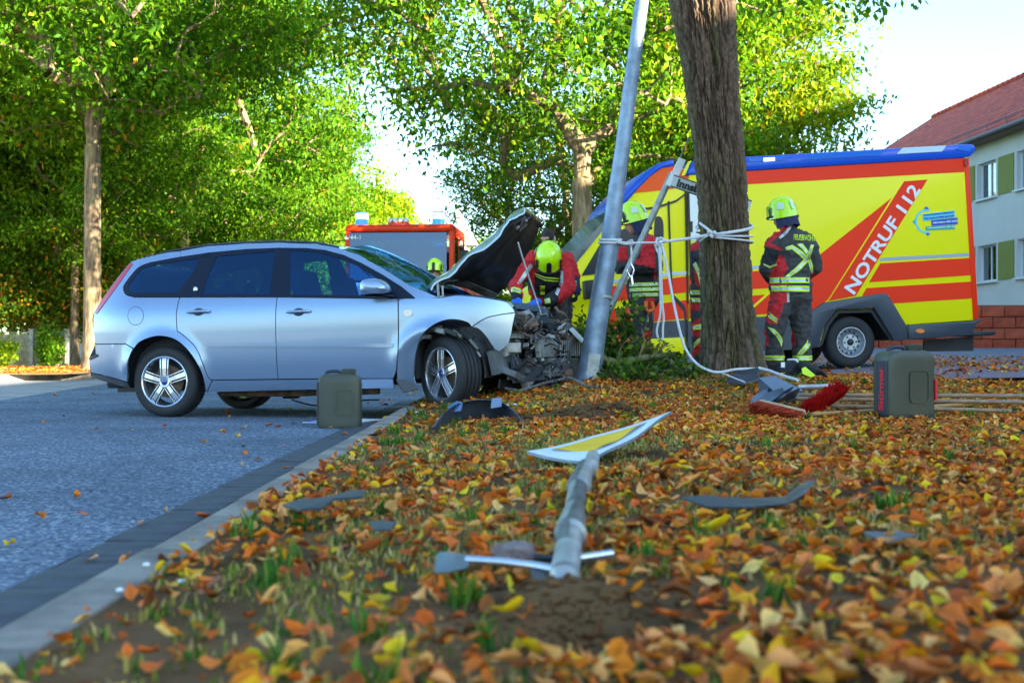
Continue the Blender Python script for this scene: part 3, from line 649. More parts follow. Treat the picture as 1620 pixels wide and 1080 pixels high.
b.add([(0, 0, 0), (0, 10, 0), (0, 10, 7.65), (0, 5, 7.7), (0, 0, 7.65), (HL, 0, 0), (HL, 10, 0), (HL, 10, 7.65), (HL, 5, 11.2), (HL, 0, 7.65)], [(0, 1, 2, 3, 4), (5, 9, 8, 7, 6), (1, 6, 7, 2)])
b.build('wall', M_render, house)
fr = MB()
for (x0, x1, z0, z1) in ((0, 1.42, 0, .07), (0, 1.42, 1.24, 1.31), (0, .07, .07, 1.24), (1.35, 1.42, .07, 1.24), (.68, .74, .07, 1.24)): fr.box(((x0 + x1) / 2, .20, (z0 + z1) / 2), (x1 - x0, .06, z1 - z0))
for (x0, x1, z0, z1, hh) in ((-.0, 1.42, 1.305, 1.31, 0), (0, .006, 0, 1.31, 0), (1.414, 1.42, 0, 1.31, 0)): fr.box(((x0 + x1) / 2, .09, (z0 + z1) / 2), (x1 - x0, .17, z1 - z0))
sillb = MB(); sillb.box((.71, -.02, -.03), (1.60, .22, .05)); pane = MB(); pane.box((.71, .21, .655), (1.27, .012, 1.16))
cur = MB(); cur.box((.71, .45, .65), (1.5, .02, 1.4)); cur.box((.25, .36, .68), (.34, .02, 1.2), mi=1)
wf = None
for k, (a, c) in enumerate(sorted(wins)):
    for z0, z1 in rows_z:
        if wf is None:
            wf = fr.build('window', M_reveal, house); wf.location = (a, 0, z0); pa = [pane.build('pane', M_wpane, wf), sillb.build('sill', M_reveal, wf), cur.build('curtain', [M_dark, M_reveal], wf)]
        else:
            o = wf.copy(); COL.objects.link(o); o.parent = house; o.location = (a, 0, z0)
            for q in pa: d = q.copy(); COL.objects.link(d); d.parent = o
pn = MB(); pn.box((0, -.012, 0), (1.12, .03, 1.31)); po = None
for k, (a, c) in enumerate(sorted(wins)):
    for z0, z1 in rows_z:
        o = pn.build('olive_panel', M_olive, house) if po is None else po.copy()
        if po is None: po = o
        else: COL.objects.link(o); o.parent = house
        o.location = (c + .74, 0, (z0 + z1) / 2)
b = MB(); n = 17
for i in range(n):
    t0 = i / n; t1 = (i + 1.25) / n; y0, z0 = -.55 + 5.55 * t0, 7.45 + 3.9 * t0; y1, z1 = -.55 + 5.55 * t1, 7.45 + 3.9 * t1
    for dy, dz in ((0, 0),):
        a0, a1 = -.4 + 4.6 * t0, -.4 + 4.6 * t1; b.add([(a0, y0, z0 + .07), (HL, y0, z0 + .07), (HL, y1, z1 + .02), (a1, y1, z1 + .02), (a0, y0, z0), (HL, y0, z0)], [(0, 1, 2, 3), (4, 5, 1, 0)])
b.add([(4.2, 5, 11.42), (HL, 5, 11.42), (HL, 10.5, 7.45), (-.4, 10.5, 7.45), (-.4, -.55, 7.5)], [(0, 1, 2, 3), (0, 3, 4)])
for i in range(200): b.tube([(4.2 + i * .44, 5, 11.44), (4.2 + i * .44 + .42, 5, 11.46)], [.10, .12], 6)
n_ = M_tile.node_tree.nodes; l_ = M_tile.node_tree.links
r = b.build('roof', M_tile, house); tag(r, kind='stuff')
b = MB(); b.tube([(-.4, -.62, 7.42), (HL, -.62, 7.42)], .075, 8); b.build('gutter', M_gut, house)
b = MB(); b.box((HL / 2, -.28, 7.36), (HL, .56, .06)); b.box((HL / 2, -.54, 7.46), (HL, .03, .15)); b.build('eave_board', M_wood, house)
b = MB()
for i in range(60): b.box((i * 1.4, -.30, 7.75), (.03, .03, .25))
b.tube([(0, -.30, 7.86), (HL, -.30, 7.86)], .02, 5); b.build('snow_guard', M_gut, house)
# red block wall in front of the house
M_block = mat('red_block', (.48, .085, .04), .85, var=.22, vscale=3, bump=.9, bscale=14, dist=.04)
M_joint = mat('mortar', (.22, .07, .05), .9)
Y0 = 36.0; z0 = .50; W0 = Matrix.Translation((6.2, Y0, z0)); bw = empty('block_wall', W0, 'low wall of rough red blocks at the right behind the ambulance', 'wall')
b = MB(); b.box((5.2, .20, .70), (10.4, .22, 1.40)); b.build('mortar_core', M_joint, bw); b = MB(); b.box((5.2, .14, -.02), (10.6, .5, .12)); b.build('plinth_strip', M_kerb, bw)
g = random.Random(8); blk = []
for k in range(5):
    q = MB(); q.box((0, 0, 0), (.665, .12, .315)); o = q.build('block', M_block, bw, bevel=.018, smooth=True)
    for v in o.data.vertices:
        if v.co.y < 0: v.co.y += g.uniform(-.014, .014)
    blk.append(o)
first = True; used = set()
for r_ in range(4):
    for c in range(15):
        kk = g.randrange(5); o = blk[kk] if kk not in used else blk[kk].copy()
        if kk in used: COL.objects.link(o); o.parent = bw
        used.add(kk); o.location = (.34 + c * .685 + (r_ % 2) * .34, .05 + g.uniform(-.01, .01), .21 + r_ * .335)
# mesh fence at the far left
M_fpost = mat('fence_post', (.36, .36, .33), .8, var=.2); M_wire = mat('fence_wire', (.30, .33, .26), .5, metal=.3); M_fmat = mat('reed_mat', (.42, .38, .24), .9, var=.3, vscale=12)
f0 = P(-60, 588, 30.5); fe = empty('mesh_fence', f0, 'grey wire mesh fence with posts standing in front of bushes at the far left', 'fence')
fx = [P(x, 588, 30.5).x - f0.x for x in (-60, 50, 106)]
for i, x in enumerate(fx):
    b = MB(); b.box((x, 0, .50), (.10 if i < 2 else .09, .08, 1.12)); b.box((x, 0, 1.075), (.13, .11, .03)); b.build('post', M_fpost, fe, bevel=.008)
for i in range(2):
    b = MB(); x = fx[i] + .06
    while x < fx[i + 1] - .05: b.box((x, 0, .52), (.009, .009, 1.0)); x += .05
    for zz in (.06, .25, .45, .65, .85, 1.0): b.box(((fx[i] + fx[i + 1]) / 2, -.008, zz), (fx[i + 1] - fx[i] - .08, .008, .012)); b.box(((fx[i] + fx[i + 1]) / 2, .008, zz), (fx[i + 1] - fx[i] - .08, .008, .012))
    b.build('mesh_panel', M_wire, fe); b = MB(); b.box(((fx[i] + fx[i + 1]) / 2, .05, .5), (fx[i + 1] - fx[i] - .08, .02, .9)); b.build('privacy_strip', M_fmat, fe)
def shrub(name, M, label, n, r, ls, cols, seed, cat='shrub', group=None, stems=8):
    g = np.random.default_rng(seed); e = empty(name, M, label, cat, group); b = MB(); C_ = []
    for i in range(stems * 4):
        a = g.uniform(0, 6.28); tip = Vector((math.cos(a) * r[0] * g.uniform(.2, 1), math.sin(a) * r[1] * g.uniform(.2, 1), r[2] * g.uniform(.35, 1))); b.tube([(0, 0, 0), tip * .5 + Vector((0, 0, r[2] * .15)), tip], [.012, .007, .003], 4, False); C_ += [tuple(tip), tuple(tip * .7 + Vector((0, 0, .1 * r[2])))]
    b.build('stem', M_bark, e); C_ = np.array(C_); c = C_[g.integers(0, len(C_), n)] + g.normal(0, .16, (n, 3)) * np.array(r); c[:, 2] = np.maximum(c[:, 2], .01)
    d = g.normal(0, 1, (n, 3)); d /= np.linalg.norm(d, axis=1)[:, None]; nn = g.normal(0, .7, (n, 3)); nn[:, 2] += .9; s = np.cross(d, nn); s /= np.linalg.norm(s, axis=1)[:, None]; L = ls * g.uniform(.6, 1.3, (n, 1))
    V = np.stack([c, c + d * L * .5 + s * L * .3, c + d * L, c + d * L * .5 - s * L * .3], 1).reshape(-1, 3); F = (np.arange(n) * 4)[:, None] + [0, 1, 2, 3]; t = cols[g.integers(0, len(cols), n)] * g.uniform(.6, 1.3, (n, 1))
    npmesh('foliage', V, F, M_leaf, e, tint=np.repeat(t[:, None], 4, 1).reshape(-1, 3)); return e
shrub('climbing_shrub', P(78, 588, 30.2), 'green climbing shrub growing over the end of the mesh fence', 2200, (.36, .3, 1.0), .09, G1, 5)
shrub('garden_shrub', P(2, 588, 29.6), 'yellow green shrub in front of the mesh fence at the left edge', 1200, (.35, .4, .75), .10, G3, 6)
shrub('garden_shrub', P(60, 540, 34), 'dark shrub behind the mesh fence post', 9000, (2.6, 1.0, 1.9), .12, GB, 7)
shrub('garden_shrub', P(-40, 540, 33), 'dark shrub behind the fence at the left edge of the picture', 9000, (2.4, 1.0, 2.6), .12, GB, 8)
sh = empty('garden_house', P(118, 575, 62), 'small white house glimpsed between trunks left of the silver car', 'house')
b = MB(); b.box((0, 2, 1.6), (5, 4, 3.2)); b.build('wall', M_reveal, sh); b = MB(); b.prism([(-2.7, -.2, 3.2), (2.7, -.2, 3.2), (0, -.2, 5)], (0, 4.4, 0)); b.build('roof', M_tile, sh); b = MB(); b.box((.9, -.03, 1.7), (.9, .06, 1.1)); b.build('window', M_wpane, sh)
# ================================================================== AMBULANCE
M_yel = mat('signal_yellow', (.90, .80, .0), .35, spec=.25, coat=.08); M_lred = mat('luminous_red', (.95, .035, .002), .4, spec=.25); M_lor = mat('luminous_orange', (.95, .10, .004), .4, spec=.25)
M_blue = mat('blue_fairing', (.004, .085, .60), .25, spec=.4); M_bluel = mat('blue_lens', (.01, .16, .70), .12, coat=.5); M_blk = mat('black_plastic', (.012, .013, .015), .5)
M_skirt = mat('grey_skirt', (.040, .052, .070), .42); M_silverstripe = mat('grey_stripe', (.40, .44, .47), .3, metal=.3); M_white = mat('white_plastic', (.80, .82, .84), .4); M_rub = mat('tyre_rubber', (.016, .017, .020), .7, bump=.3, bscale=60)
M_steel = mat('steel_rim', (.50, .53, .58), .35, metal=.8); M_amber = mat('amber_lens', (.9, .22, .01), .2, coat=1); M_redl = mat('red_lens', (.45, .01, .015), .15, coat=1); M_lens = mat('clear_lens', (.6, .75, .9), .08, coat=1)
class Plane:
    def __init__(s, O, ex, ez):
        s.O = Vector(O); s.ex = Vector(ex).normalized(); ez = Vector(ez); s.ez = (ez - s.ex * ez.dot(s.ex)).normalized(); s.ey = s.ez.cross(s.ex)
        s.M = Matrix.Translation(s.O) @ Matrix((s.ex, s.ey, s.ez)).transposed().to_4x4()
    def at(s, px, py, y=0.0):
        o = Vector((0, 0, CZ)); d = P(px, py, 1.0) - o; q = s.O + s.ey * y; t = (q - o).dot(s.ey) / d.dot(s.ey); h = o + d * t - s.O; return (h.dot(s.ex), h.dot(s.ez))
    def at3(s, px, py, y=0.0): a = s.at(px, py, y); return Vector((a[0], y, a[1]))
th, pt = R(8), R(4.4)
AP = Plane(P(1347, 583, 16.7), (math.cos(th) * math.cos(pt), math.sin(th) * math.cos(pt), math.sin(pt)), (0, 0, 1))
amb = empty('ambulance', AP.M, 'yellow and red ambulance with blue roof lights and the words NOTRUF 112 on its side', 'ambulance')
def aprism(name, pts, y0, y1, m, parent=amb, bevel=0.0, curve=False, **k):
    if curve: pts = crv(pts, 4)
    b = MB(); b.prism([AP.at3(p[0], p[1], y0) for p in pts], (0, y1 - y0, 0)); return b.build(name, m, parent, bevel=bevel, smooth=bevel > 0, **k)
Wd = 2.12
body = [(1090, 276), (1533, 249), (1548, 506), (1433, 514), (1416, 539), (1384, 488), (1324, 490), (1306, 513), (1297, 547), (1281, 549), (1090, 560)]
bd = aprism('box_body', body, 0, Wd, M_yel, bevel=.012)
aprism('wheel_housing', [(1296.5, 546), (1307.5, 513), (1325, 491.2), (1381, 489.3), (1413, 538), (1408, 538), (1378, 494), (1327, 495.5), (1312, 515), (1301, 546)], .004, .62, M_blk); aprism('wheel_housing', [(1299, 545), (1309, 514), (1326, 493), (1380, 491), (1410, 537)], .62, .66, M_blk)
cab = [(1088, 270), (1066, 259), (1046, 262), (1026, 275), (1008, 293), (988, 318), (953, 356), (906, 408), (893, 424), (862, 446), (848, 470), (846, 520), (852, 560), (884, 571), (890, 540), (905, 522), (930, 518), (952, 530), (962, 560), (966, 573), (1088, 564)]
aprism('cab_body', cab, .03, Wd - .03, M_yel, bevel=.03)
def deco(name, pts, m, y=-.004, t=.006, **k): return aprism(name, pts, y, y + t, m, **k)
# orange cab roof and red bands
deco('orange_panel', [(988, 319), (1003, 305), (1055, 299.5), (1104, 292), (1104, 276), (1086, 272), (1066, 260), (1047, 264), (1028, 277), (1010, 295)], M_lor, y=.020, t=.012)
deco('orange_band', [(1104, 275.5), (1526, 250), (1526.5, 272), (1180, 291.5), (1104, 296)], M_lred)
deco('grey_stripe', [(1180, 421), (1262, 415), (1262, 421), (1180, 427)], M_silverstripe); deco('grey_stripe', [(1394, 407.5), (1533, 400), (1533.5, 405.5), (1391, 413)], M_silverstripe)
deco('grey_stripe', [(935, 447), (1060, 430.5), (1104, 427), (1104, 433), (1060, 436.5), (935, 453)], M_silverstripe, y=.020, t=.012)
for nm, pts in (('red_stripe', [(935, 457), (1060, 440), (1088, 437), (1088, 462), (1060, 465), (935, 482)]), ('red_stripe', [(935, 493), (1060, 478), (1088, 474), (1088, 503), (1060, 506), (935, 520)])): deco(nm, pts, M_lred, y=.022, t=.01)
deco('red_stripe', [(1090, 436), (1250, 425), (1250, 454), (1090, 463)], M_lred); deco('red_stripe', [(1090, 475), (1250, 463), (1283, 470), (1283, 493), (1090, 503.5)], M_lred)
deco('yellow_slash', [(1186, 488), (1214, 463.5), (1219, 463.5), (1190, 489.5)], M_yel, y=-.006)
deco('red_stripe', [(1393, 416.5), (1534, 408), (1536, 435.5), (1375, 446.5)], M_lred); deco('red_stripe', [(1371, 455.5), (1536.6, 445.3), (1538, 472), (1413, 480), (1406, 467), (1364, 468)], M_lred)
deco('red_wedge', [(1411, 313), (1250, 440), (1250, 465), (1284, 470), (1284, 495), (1300, 482), (1311, 472.5)], M_lred)
deco('red_banner', [(1431, 286.6), (1468, 284), (1354, 468), (1311, 476)], M_lred, y=-.005)
deco('dark_skirt', [(1088, 508), (1283, 496), (1300, 480), (1298, 548), (1281, 551), (1088, 563)], M_skirt, y=-.012, t=.012)
deco('dark_skirt', [(935, 521), (1060, 507.5), (1088, 506), (1088, 533), (1060, 534), (964, 541), (952, 528)], M_skirt, y=.015, t=.016)
aprism('wheel_arch_trim', [(1280, 496), (1283, 493), (1304.6, 478.5), (1396, 463.5), (1403, 464.5), (1408, 470), (1434, 513.5), (1437, 537), (1415, 539), (1384, 487), (1324, 489.5), (1306, 513), (1296, 547), (1280, 549)], -.055, .05, M_skirt, bevel=.012)
aprism('rear_skirt', [(1434, 514), (1541, 507.5), (1550, 502.5), (1551, 508), (1545, 513), (1538, 530), (1438, 537)], -.045, Wd + .04, M_skirt, bevel=.012)
aprism('skirt_joint', [(1436.5, 513), (1438.3, 513), (1439, 537.5), (1437.2, 537.5)], -.048, -.04, M_blk)
aprism('rear_step', [(1538, 524), (1573, 523), (1577, 526), (1573, 530), (1538, 532)], .1, Wd - .1, M_blk, bevel=.01)
aprism('mud_flap', [(1462, 538), (1540, 532), (1540, 555), (1462, 556)], .3, .34, M_blk)
aprism('side_marker', [(1456 + 7 * math.cos(t * .52), 523.3 + 3.6 * math.sin(t * .52)) for t in range(12)], -.055, -.044, M_amber)
aprism('corner_post', [(1526.5, 250.5), (1533.5, 249.5), (1548.5, 504), (1540, 505.5)], -.012, .02, M_lred, bevel=.006)
aprism('tail_lamp', [(1529.5 + 3.3 * math.cos(t * .52), 257 + 7 * math.sin(t * .52)) for t in range(12)], -.03, 0, M_redl)
# blue roof fairing with light inserts
aprism('roof_fairing', [(1084, 277), (1096, 254), (1180, 247.5), (1400, 235), (1532, 227.5), (1543, 228.5), (1546, 236), (1538, 246), (1527, 249.5), (1180, 270)], -.035, Wd + .03, M_blue, bevel=.03)
aprism('light_bar', [(1419, 243.5), (1429, 233.5), (1498, 230), (1491, 239.5)], -.045, -.02, M_lens); aprism('light_bar', [(1268, 253), (1288, 243), (1404, 237), (1393, 246)], -.045, -.02, M_bluel)
aprism('light_bar', [(1184, 256), (1186, 249.5), (1250, 246.5), (1243, 253.5)], -.045, -.02, M_bluel); lb = aprism('flash_lamp', [(1209, 255), (1209, 250), (1226, 249), (1226, 254)], -.052, -.04, mat('lit_lamp', (.8, .9, 1), .2, emit=(.6, .85, 1), estr=.6))
aprism('light_bar', [(1512, 236), (1522, 230), (1540, 231), (1534, 240)], -.045, -.02, M_bluel)
aprism('cab_fairing', [(978, 326), (985, 311), (1005, 288), (1023, 271), (1043.7, 257), (1066, 252), (1068, 262), (1047, 266), (1029, 279), (1011, 297), (992, 319)], .0, Wd, M_blue, bevel=.02)
aprism('fairing_edge', [(1078, 278), (1090, 255), (1094, 254), (1084, 277)], -.02, .03, M_yel)
# windscreen edge, side windows, mirror
aprism('windscreen', [(899, 411), (953, 352), (985, 317), (990, 322), (962, 354), (912, 416)], .02, Wd - .02, mat('amb_windscreen', (.004, .03, .07), .12, spec=.5))
deco('side_window', [(920, 436), (958, 372, 0), (990, 361), (1020, 357), (1020, 425)], mat('cab_window', (.006, .010, .022), .25, spec=.3), y=.018, t=.014)
deco('door_window', crv([(1036, 352), (1041, 342), (1049, 350), (1050, 385), (1049, 402), (1036, 404)], 4), mat('door_window', (.006, .010, .018), .25, spec=.3), y=.018, t=.014)
for pts in ([(1057, 318), (1059.5, 318), (1064, 455), (1061.5, 455)], [(1061.5, 455), (1064, 455), (1066, 466), (1082, 482), (1086, 492), (1088, 560), (1085.5, 560), (1083, 493), (1063.5, 470)], [(1084, 300), (1086.5, 300), (1089.5, 480), (1087, 480)]): deco('door_seam', pts, M_blk, y=.012, t=.02)
deco('door_rail', [(1010, 330), (1040, 326), (1070, 316), (1084, 306), (1084, 309), (1071, 319), (1042, 329), (1010, 333)], M_blk, y=.012, t=.02)
deco('open_locker', [(1091, 306), (1106, 305), (1106, 380), (1093, 381)], M_white, y=-.012, t=.012); deco('hinge', [(1092, 350), (1096, 350), (1096, 367), (1092, 367)], M_blk, y=-.02, t=.012)
deco('door_gap', [(1088.5, 304), (1091, 304), (1094, 430), (1091.5, 430)], M_blk, y=-.013, t=.013)
aprism('mirror', [(924, 444), (948, 441), (952, 470), (926, 474)], -.28, -.12, M_blk, bevel=.02)
aprism('side_step', [(1030, 536), (1082, 533), (1083, 561), (1031, 563)], -.02, .3, M_yel, bevel=.01); aprism('front_bumper', [(846, 520), (900, 517), (890, 540), (882, 572), (850, 566)], -.0, Wd, M_skirt, bevel=.03)
# lettering
def atext(name, body, p0, p1, hpx, m, y=-.010, length=None, bold=.012):
    a = AP.at3(*p0); c = AP.at3(*p1); d = (c - a); L = d.length; d.normalize(); M = Matrix.Translation(((a + c) / 2) + Vector((0, y, 0))) @ Matrix((d, Vector((0, -1, 0)).cross(d), Vector((0, -1, 0)))).transposed().to_4x4()
    return text_obj(name, body, M, hpx / 114.0, m, amb, length=L if length is None else length, extrude=.002, bold=bold)
atext('lettering', 'NOTRUF 112', (1343, 461), (1449, 295), 21, mat('white_foil', (.82, .82, .84), .4), bold=.025)
M_cy = mat('cyan_foil', (.12, .62, .75), .4); M_db = mat('dark_blue_foil', (.01, .09, .50), .4); M_tq = mat('turquoise_foil', (.0, .42, .36), .4); M_wf = mat('white_text', (.8, .85, .88), .4)
kx = lambda x: 1430 + x / 13.5; ky = lambda y: 310 + y / 13.5
def sx(pts): return [(kx(a), ky(c)) for a, c in pts]
ring = []
for t in range(0, 25): a = R(75 + t * 8.6); ring.append((kx(490 + 250 * math.cos(a)), ky(540 - 260 * math.sin(a))))
for t in range(24, -1, -1): a = R(75 + t * 8.6); ring.append((kx(490 + 205 * math.cos(a)), ky(540 - 220 * math.sin(a))))
deco('sticker_ring', ring, M_cy, y=-.004); deco('sticker_point', sx([(425, 280), (485, 220), (550, 280)]), M_db, y=-.005); deco('sticker_point', sx([(190, 550), (240, 495), (245, 610)]), M_tq, y=-.005); deco('sticker_point', sx([(465, 795), (575, 795), (515, 855)]), M_db, y=-.005)
deco('sticker_field', sx([(405, 385), (1090, 305), (1095, 455), (415, 535)]), M_cy, y=-.006); deco('sticker_field', sx([(590, 520), (1155, 460), (1160, 600), (605, 640)]), M_db, y=-.008); deco('sticker_field', sx([(470, 655), (1090, 620), (1095, 705), (480, 735)]), M_tq, y=-.007)
atext('sticker_text', 'Rettungsdienst Oberhavel', (kx(430), ky(415)), (kx(1065), ky(345)), 3.6, M_db, y=-.014, bold=.02); atext('sticker_text', 'Wir retten in Stadt und Land', (kx(430), ky(485)), (kx(1065), ky(415)), 3.4, M_db, y=-.014, bold=.02)
atext('sticker_text', 'informiere dich jetzt!', (kx(620), ky(580)), (kx(1140), ky(535)), 4.4, M_wf, y=-.016, bold=.02); atext('sticker_text', 'rettungsdienst-ohv.de', (kx(495), ky(690)), (kx(1080), ky(660)), 3.8, M_wf, y=-.015, bold=.02)
# wheels
def truck_wheel(px, py, y, R_=.36):
    c = AP.at3(px, py, 0); M = Matrix.Translation((c.x, y, c.z)) @ Matrix.Rotation(R(90), 4, 'X'); t = MB()
    t.lathe([(R_ * .60, .0), (R_ * .62, .02), (R_ * .80, .035), (R_ * .95, .02), (R_, -.01), (R_, -.20), (R_ * .95, -.23), (R_ * .6, -.22)], M, 48); ty = t.build('wheel', M_rub, amb, smooth=True, angle=50)
    r = MB(); r.lathe([(R_ * .60, .006), (R_ * .585, .022), (R_ * .55, .022), (R_ * .53, .0), (R_ * .50, -.05), (R_ * .44, -.085), (R_ * .36, -.06), (R_ * .30, -.005), (R_ * .14, -.005), (R_ * .13, -.02), (.001, -.02)], M, 40)
    r.build('rim', M_steel, ty, smooth=True, angle=35); h = MB()
    for k in range(6): a = k * math.pi / 3; h.ell(M @ Vector((R_ * .235 * math.cos(a), R_ * .235 * math.sin(a), 0)), (.013, .013, .013), n=8, m=5)
    for k in range(14): a = k * math.pi / 7; h.ell(M @ Vector((R_ * .42 * math.cos(a), R_ * .42 * math.sin(a), -.082)), (.016, .016, .016), n=8, m=5)
    h.lathe([(R_ * .12, -.02), (R_ * .12, .01), (R_ * .08, .02), (.001, .02)], M, 16); tag(h.build('wheel_nuts', M_blk, ty, smooth=True), kind='stuff')
truck_wheel(1348, 541, .05); truck_wheel(926, 574, .10); 
for (px, py) in ((1348, 541), (926, 574)):
    c = AP.at3(px, py, 0); M = Matrix.Translation((c.x, Wd - .05, c.z)) @ Matrix.Rotation(R(-90), 4, 'X'); t = MB(); t.lathe([(.001, 0), (.2, 0), (.34, .02), (.36, -.02), (.36, -.2), (.2, -.22)], M, 32); t.build('wheel', M_rub, amb, smooth=True)
# ================================================================== FIRE ENGINE
M_fe = mat('fire_red', (.92, .050, .006), .35, spec=.3); M_chr = mat('chrome', (.8, .82, .85), .08, metal=1); M_shut = mat('roller_shutter', (.88, .11, .015), .35)
FY = 27.5; FM = Matrix.Translation(((632 - CX) / FPX * FY, FY, 0)) @ Matrix.Rotation(R(-4.5), 4, 'Z'); fe_ = empty('fire_engine', FM, 'red fire engine with blue beacons facing the camera behind the silver car', 'fire engine')
def Fp(px, py): return ((px - 632) * FY / FPX, CZ + (HY - py) * FY / FPX)
def fbox(name, x0, x1, y0, y1, z0, z1, m, bevel=.02, parent=fe_, bseg=2): b = MB(); b.box(((x0 + x1) / 2, (y0 + y1) / 2, (z0 + z1) / 2), (x1 - x0, y1 - y0, z1 - z0)); return b.build(name, m, parent, bevel=bevel, smooth=bevel > 0, bseg=bseg)
x0, zt = Fp(545, 358); x1, _ = Fp(719, 358)
fbox('cab_lower', x0, x1, 0, 2.1, .55, Fp(0, 446)[1], M_fe, .08); 
b = MB()
for xx in (x0 + .06, x1 - .06): b.box((xx, .09, (Fp(0, 446)[1] + zt) / 2), (.12, .16, zt - Fp(0, 446)[1] - .1))
for xx in (x0 + .05, x1 - .05): b.box((xx, 2.0, (Fp(0, 446)[1] + zt) / 2), (.10, .2, zt - Fp(0, 446)[1] - .1)); b.box((xx, 1.0, (Fp(0, 446)[1] + zt) / 2), (.09, .12, zt - Fp(0, 446)[1] - .1))
b.build('cab_pillars', M_fe, fe_, bevel=.02, smooth=True)
rf = fbox('cab_roof', x0, x1, -.02, 2.15, Fp(0, 367)[1], zt + .05, M_fe, .07, bseg=3)
ws = fbox('windscreen', x0 + .11, x1 - .17, -.015, .01, Fp(0, 443)[1], Fp(0, 368)[1], glassmat('engine_glass', (.10, .16, .30), .08, gc=(.42, .58, 1.0, 1)), .0)
for sx_ in (x0 + .02, x1 - .02): fbox('side_window', sx_ - .006, sx_ + .006, .2, 1.9, Fp(0, 443)[1], Fp(0, 372)[1], glassmat('engine_side_glass', (.3, .35, .4), .04), 0)
fbox('cab_interior', x0 + .25, x1 - .25, 1.3, 1.9, 1.2, 2.9, M_dark, .05); fbox('dashboard', x0 + .1, x1 - .1, .1, .5, 1.6, Fp(0, 436)[1], M_dark, .05)
for k in (-1, 1): b = MB(); b.tube([(k * .5 - .1, -.03, Fp(0, 443)[1]), (k * .5 - .55, -.03, Fp(0, 400)[1] - .2)], .012, 6); b.build('wiper', M_blk, fe_)
b = MB(); b.tube([(-.9, -.05, 2.5), (-.5, -.04, 2.05)], .012, 6); b.build('wiper_arm', M_blk, fe_)
M_beac = mat('beacon_blue', (.01, .08, .55), .1, coat=1, emit=(.05, .30, 1.0), estr=.22); M_beacl = mat('beacon_flash', (.7, .85, 1), .2, emit=(.65, .85, 1), estr=.55)
for px in (566.5, 690.5):
    X = Fp(px, 0)[0]; q = MB(); q.lathe([(.001, .32), (.12, .32), (.142, .29), (.142, .02), (.15, 0), (.001, 0)], Matrix.Translation((X, .35, zt + .05)), 24); bo = q.build('beacon', M_beac, fe_, smooth=True); q = MB(); q.lathe([(.144, .15), (.1455, .17), (.1455, .26), (.144, .28)], Matrix.Translation((X, .35, zt + .05)), 24); q.build('flash_band', M_beacl, bo, smooth=True)
fbox('lamp_bar', Fp(610, 0)[0], Fp(644, 0)[0], .25, .6, zt + .03, zt + .12, M_fe, .02)
for k in range(4):
    X = Fp(613.5 + k * 8.5, 0)[0]; q = MB(); q.lathe([(.001, .03), (.04, .028), (.056, .01), (.062, -.01), (.06, -.08), (.001, -.1)], Matrix.Translation((X, .27, zt + .17)) @ Matrix.Rotation(R(90), 4, 'X'), 18); q.build('spot_lamp', M_lens, fe_, smooth=True)
b = MB(); b.tube([(Fp(597, 0)[0], .6, zt), (Fp(602, 0)[0], .6, zt + .95)], .008, 5); b.build('antenna', M_blk, fe_)
M = Matrix.Translation((Fp(557.5, 0)[0], -.03, Fp(0, 375)[1])) @ Matrix.Rotation(R(90), 4, 'X'); text_obj('lettering', '6/44-1', M, .105, M_wf, fe_, length=.37, bold=.02)
fbox('front_panel', x0 + .1, x1 - .1, -.03, .02, 1.25, Fp(0, 447)[1], M_white, .01); fbox('grille', -.6, .6, -.05, .0, 1.0, 1.5, M_blk, .01); fbox('bumper', x0 - .02, x1 + .02, -.18, .3, .4, .85, M_white, .05)
for k in (-1, 1):
    q = MB(); q.lathe([(.001, .03), (.09, .02), (.11, 0), (.11, -.05)], Matrix.Translation((k * .95, -.18, .68)) @ Matrix.Rotation(R(90), 4, 'X'), 20); q.build('headlight', M_lens, fe_, smooth=True)
    b = MB(); b.tube([(k * 1.24, .1, 3.1), (k * 1.5, -.2, 3.05), (k * 1.52, -.2, 2.2), (k * 1.24, .1, 2.1)], .018, 6); mi_ = b.build('mirror_arm', M_blk, fe_, smooth=True); b = MB(); b.box((k * 1.52, -.2, 2.62), (.2, .08, .42)); b.build('mirror', M_blk, mi_, bevel=.03, smooth=True)
    for yy in (1.0, 5.6): q = MB(); q.lathe([(.001, .02), (.2, .02), (.28, 0), (.46, .02), (.5, -.03), (.5, -.28), (.3, -.3)], Matrix.Translation((k * 1.2, yy, .5)) @ Matrix.Rotation(R(90 * k), 4, 'Y'), 32); q.build('wheel', M_rub, fe_, smooth=True)
fbox('equipment_body', -1.25, 1.25, 2.3, 7.9, .6, 2.35, M_fe, .04); fbox('upper_body', -1.25, 1.25, 2.3, 7.9, 2.36, 3.15, M_white, .05)
for k in range(3):
    sh_ = fbox('roller_shutter', 1.245, 1.275, 2.5 + k * 1.8, 4.15 + k * 1.8, .9, 2.3, M_shut, .005)
    b = MB()
    for j in range(16): b.box((1.28, 3.325 + k * 1.8, .95 + j * .085), (.012, 1.6, .05))
    b.build('slat', M_shut, sh_)
M = Matrix.Translation((1.262, 1.0, 1.75)) @ Matrix((Vector((0, 0, -1)), Vector((0, 1, 0)), Vector((1, 0, 0)))).transposed().to_4x4(); text_obj('lettering', 'NOTRUF 112', M, .3, M_wf, fe_, length=1.5, bold=.02)
b = MB(); p = Vector((Fp(757, 0)[0] + .1, 3.2, 3.15)); b.prism([(1.05, 2.8, 3.2), (1.5, 2.8, 3.18), (1.0, 2.75, 4.1), (.92, 2.75, 4.12)], (0, .5, 0)); b.build('raised_hatch', mat('pale_grey_metal', (.42, .42, .42), .5), fe_, bevel=.01)
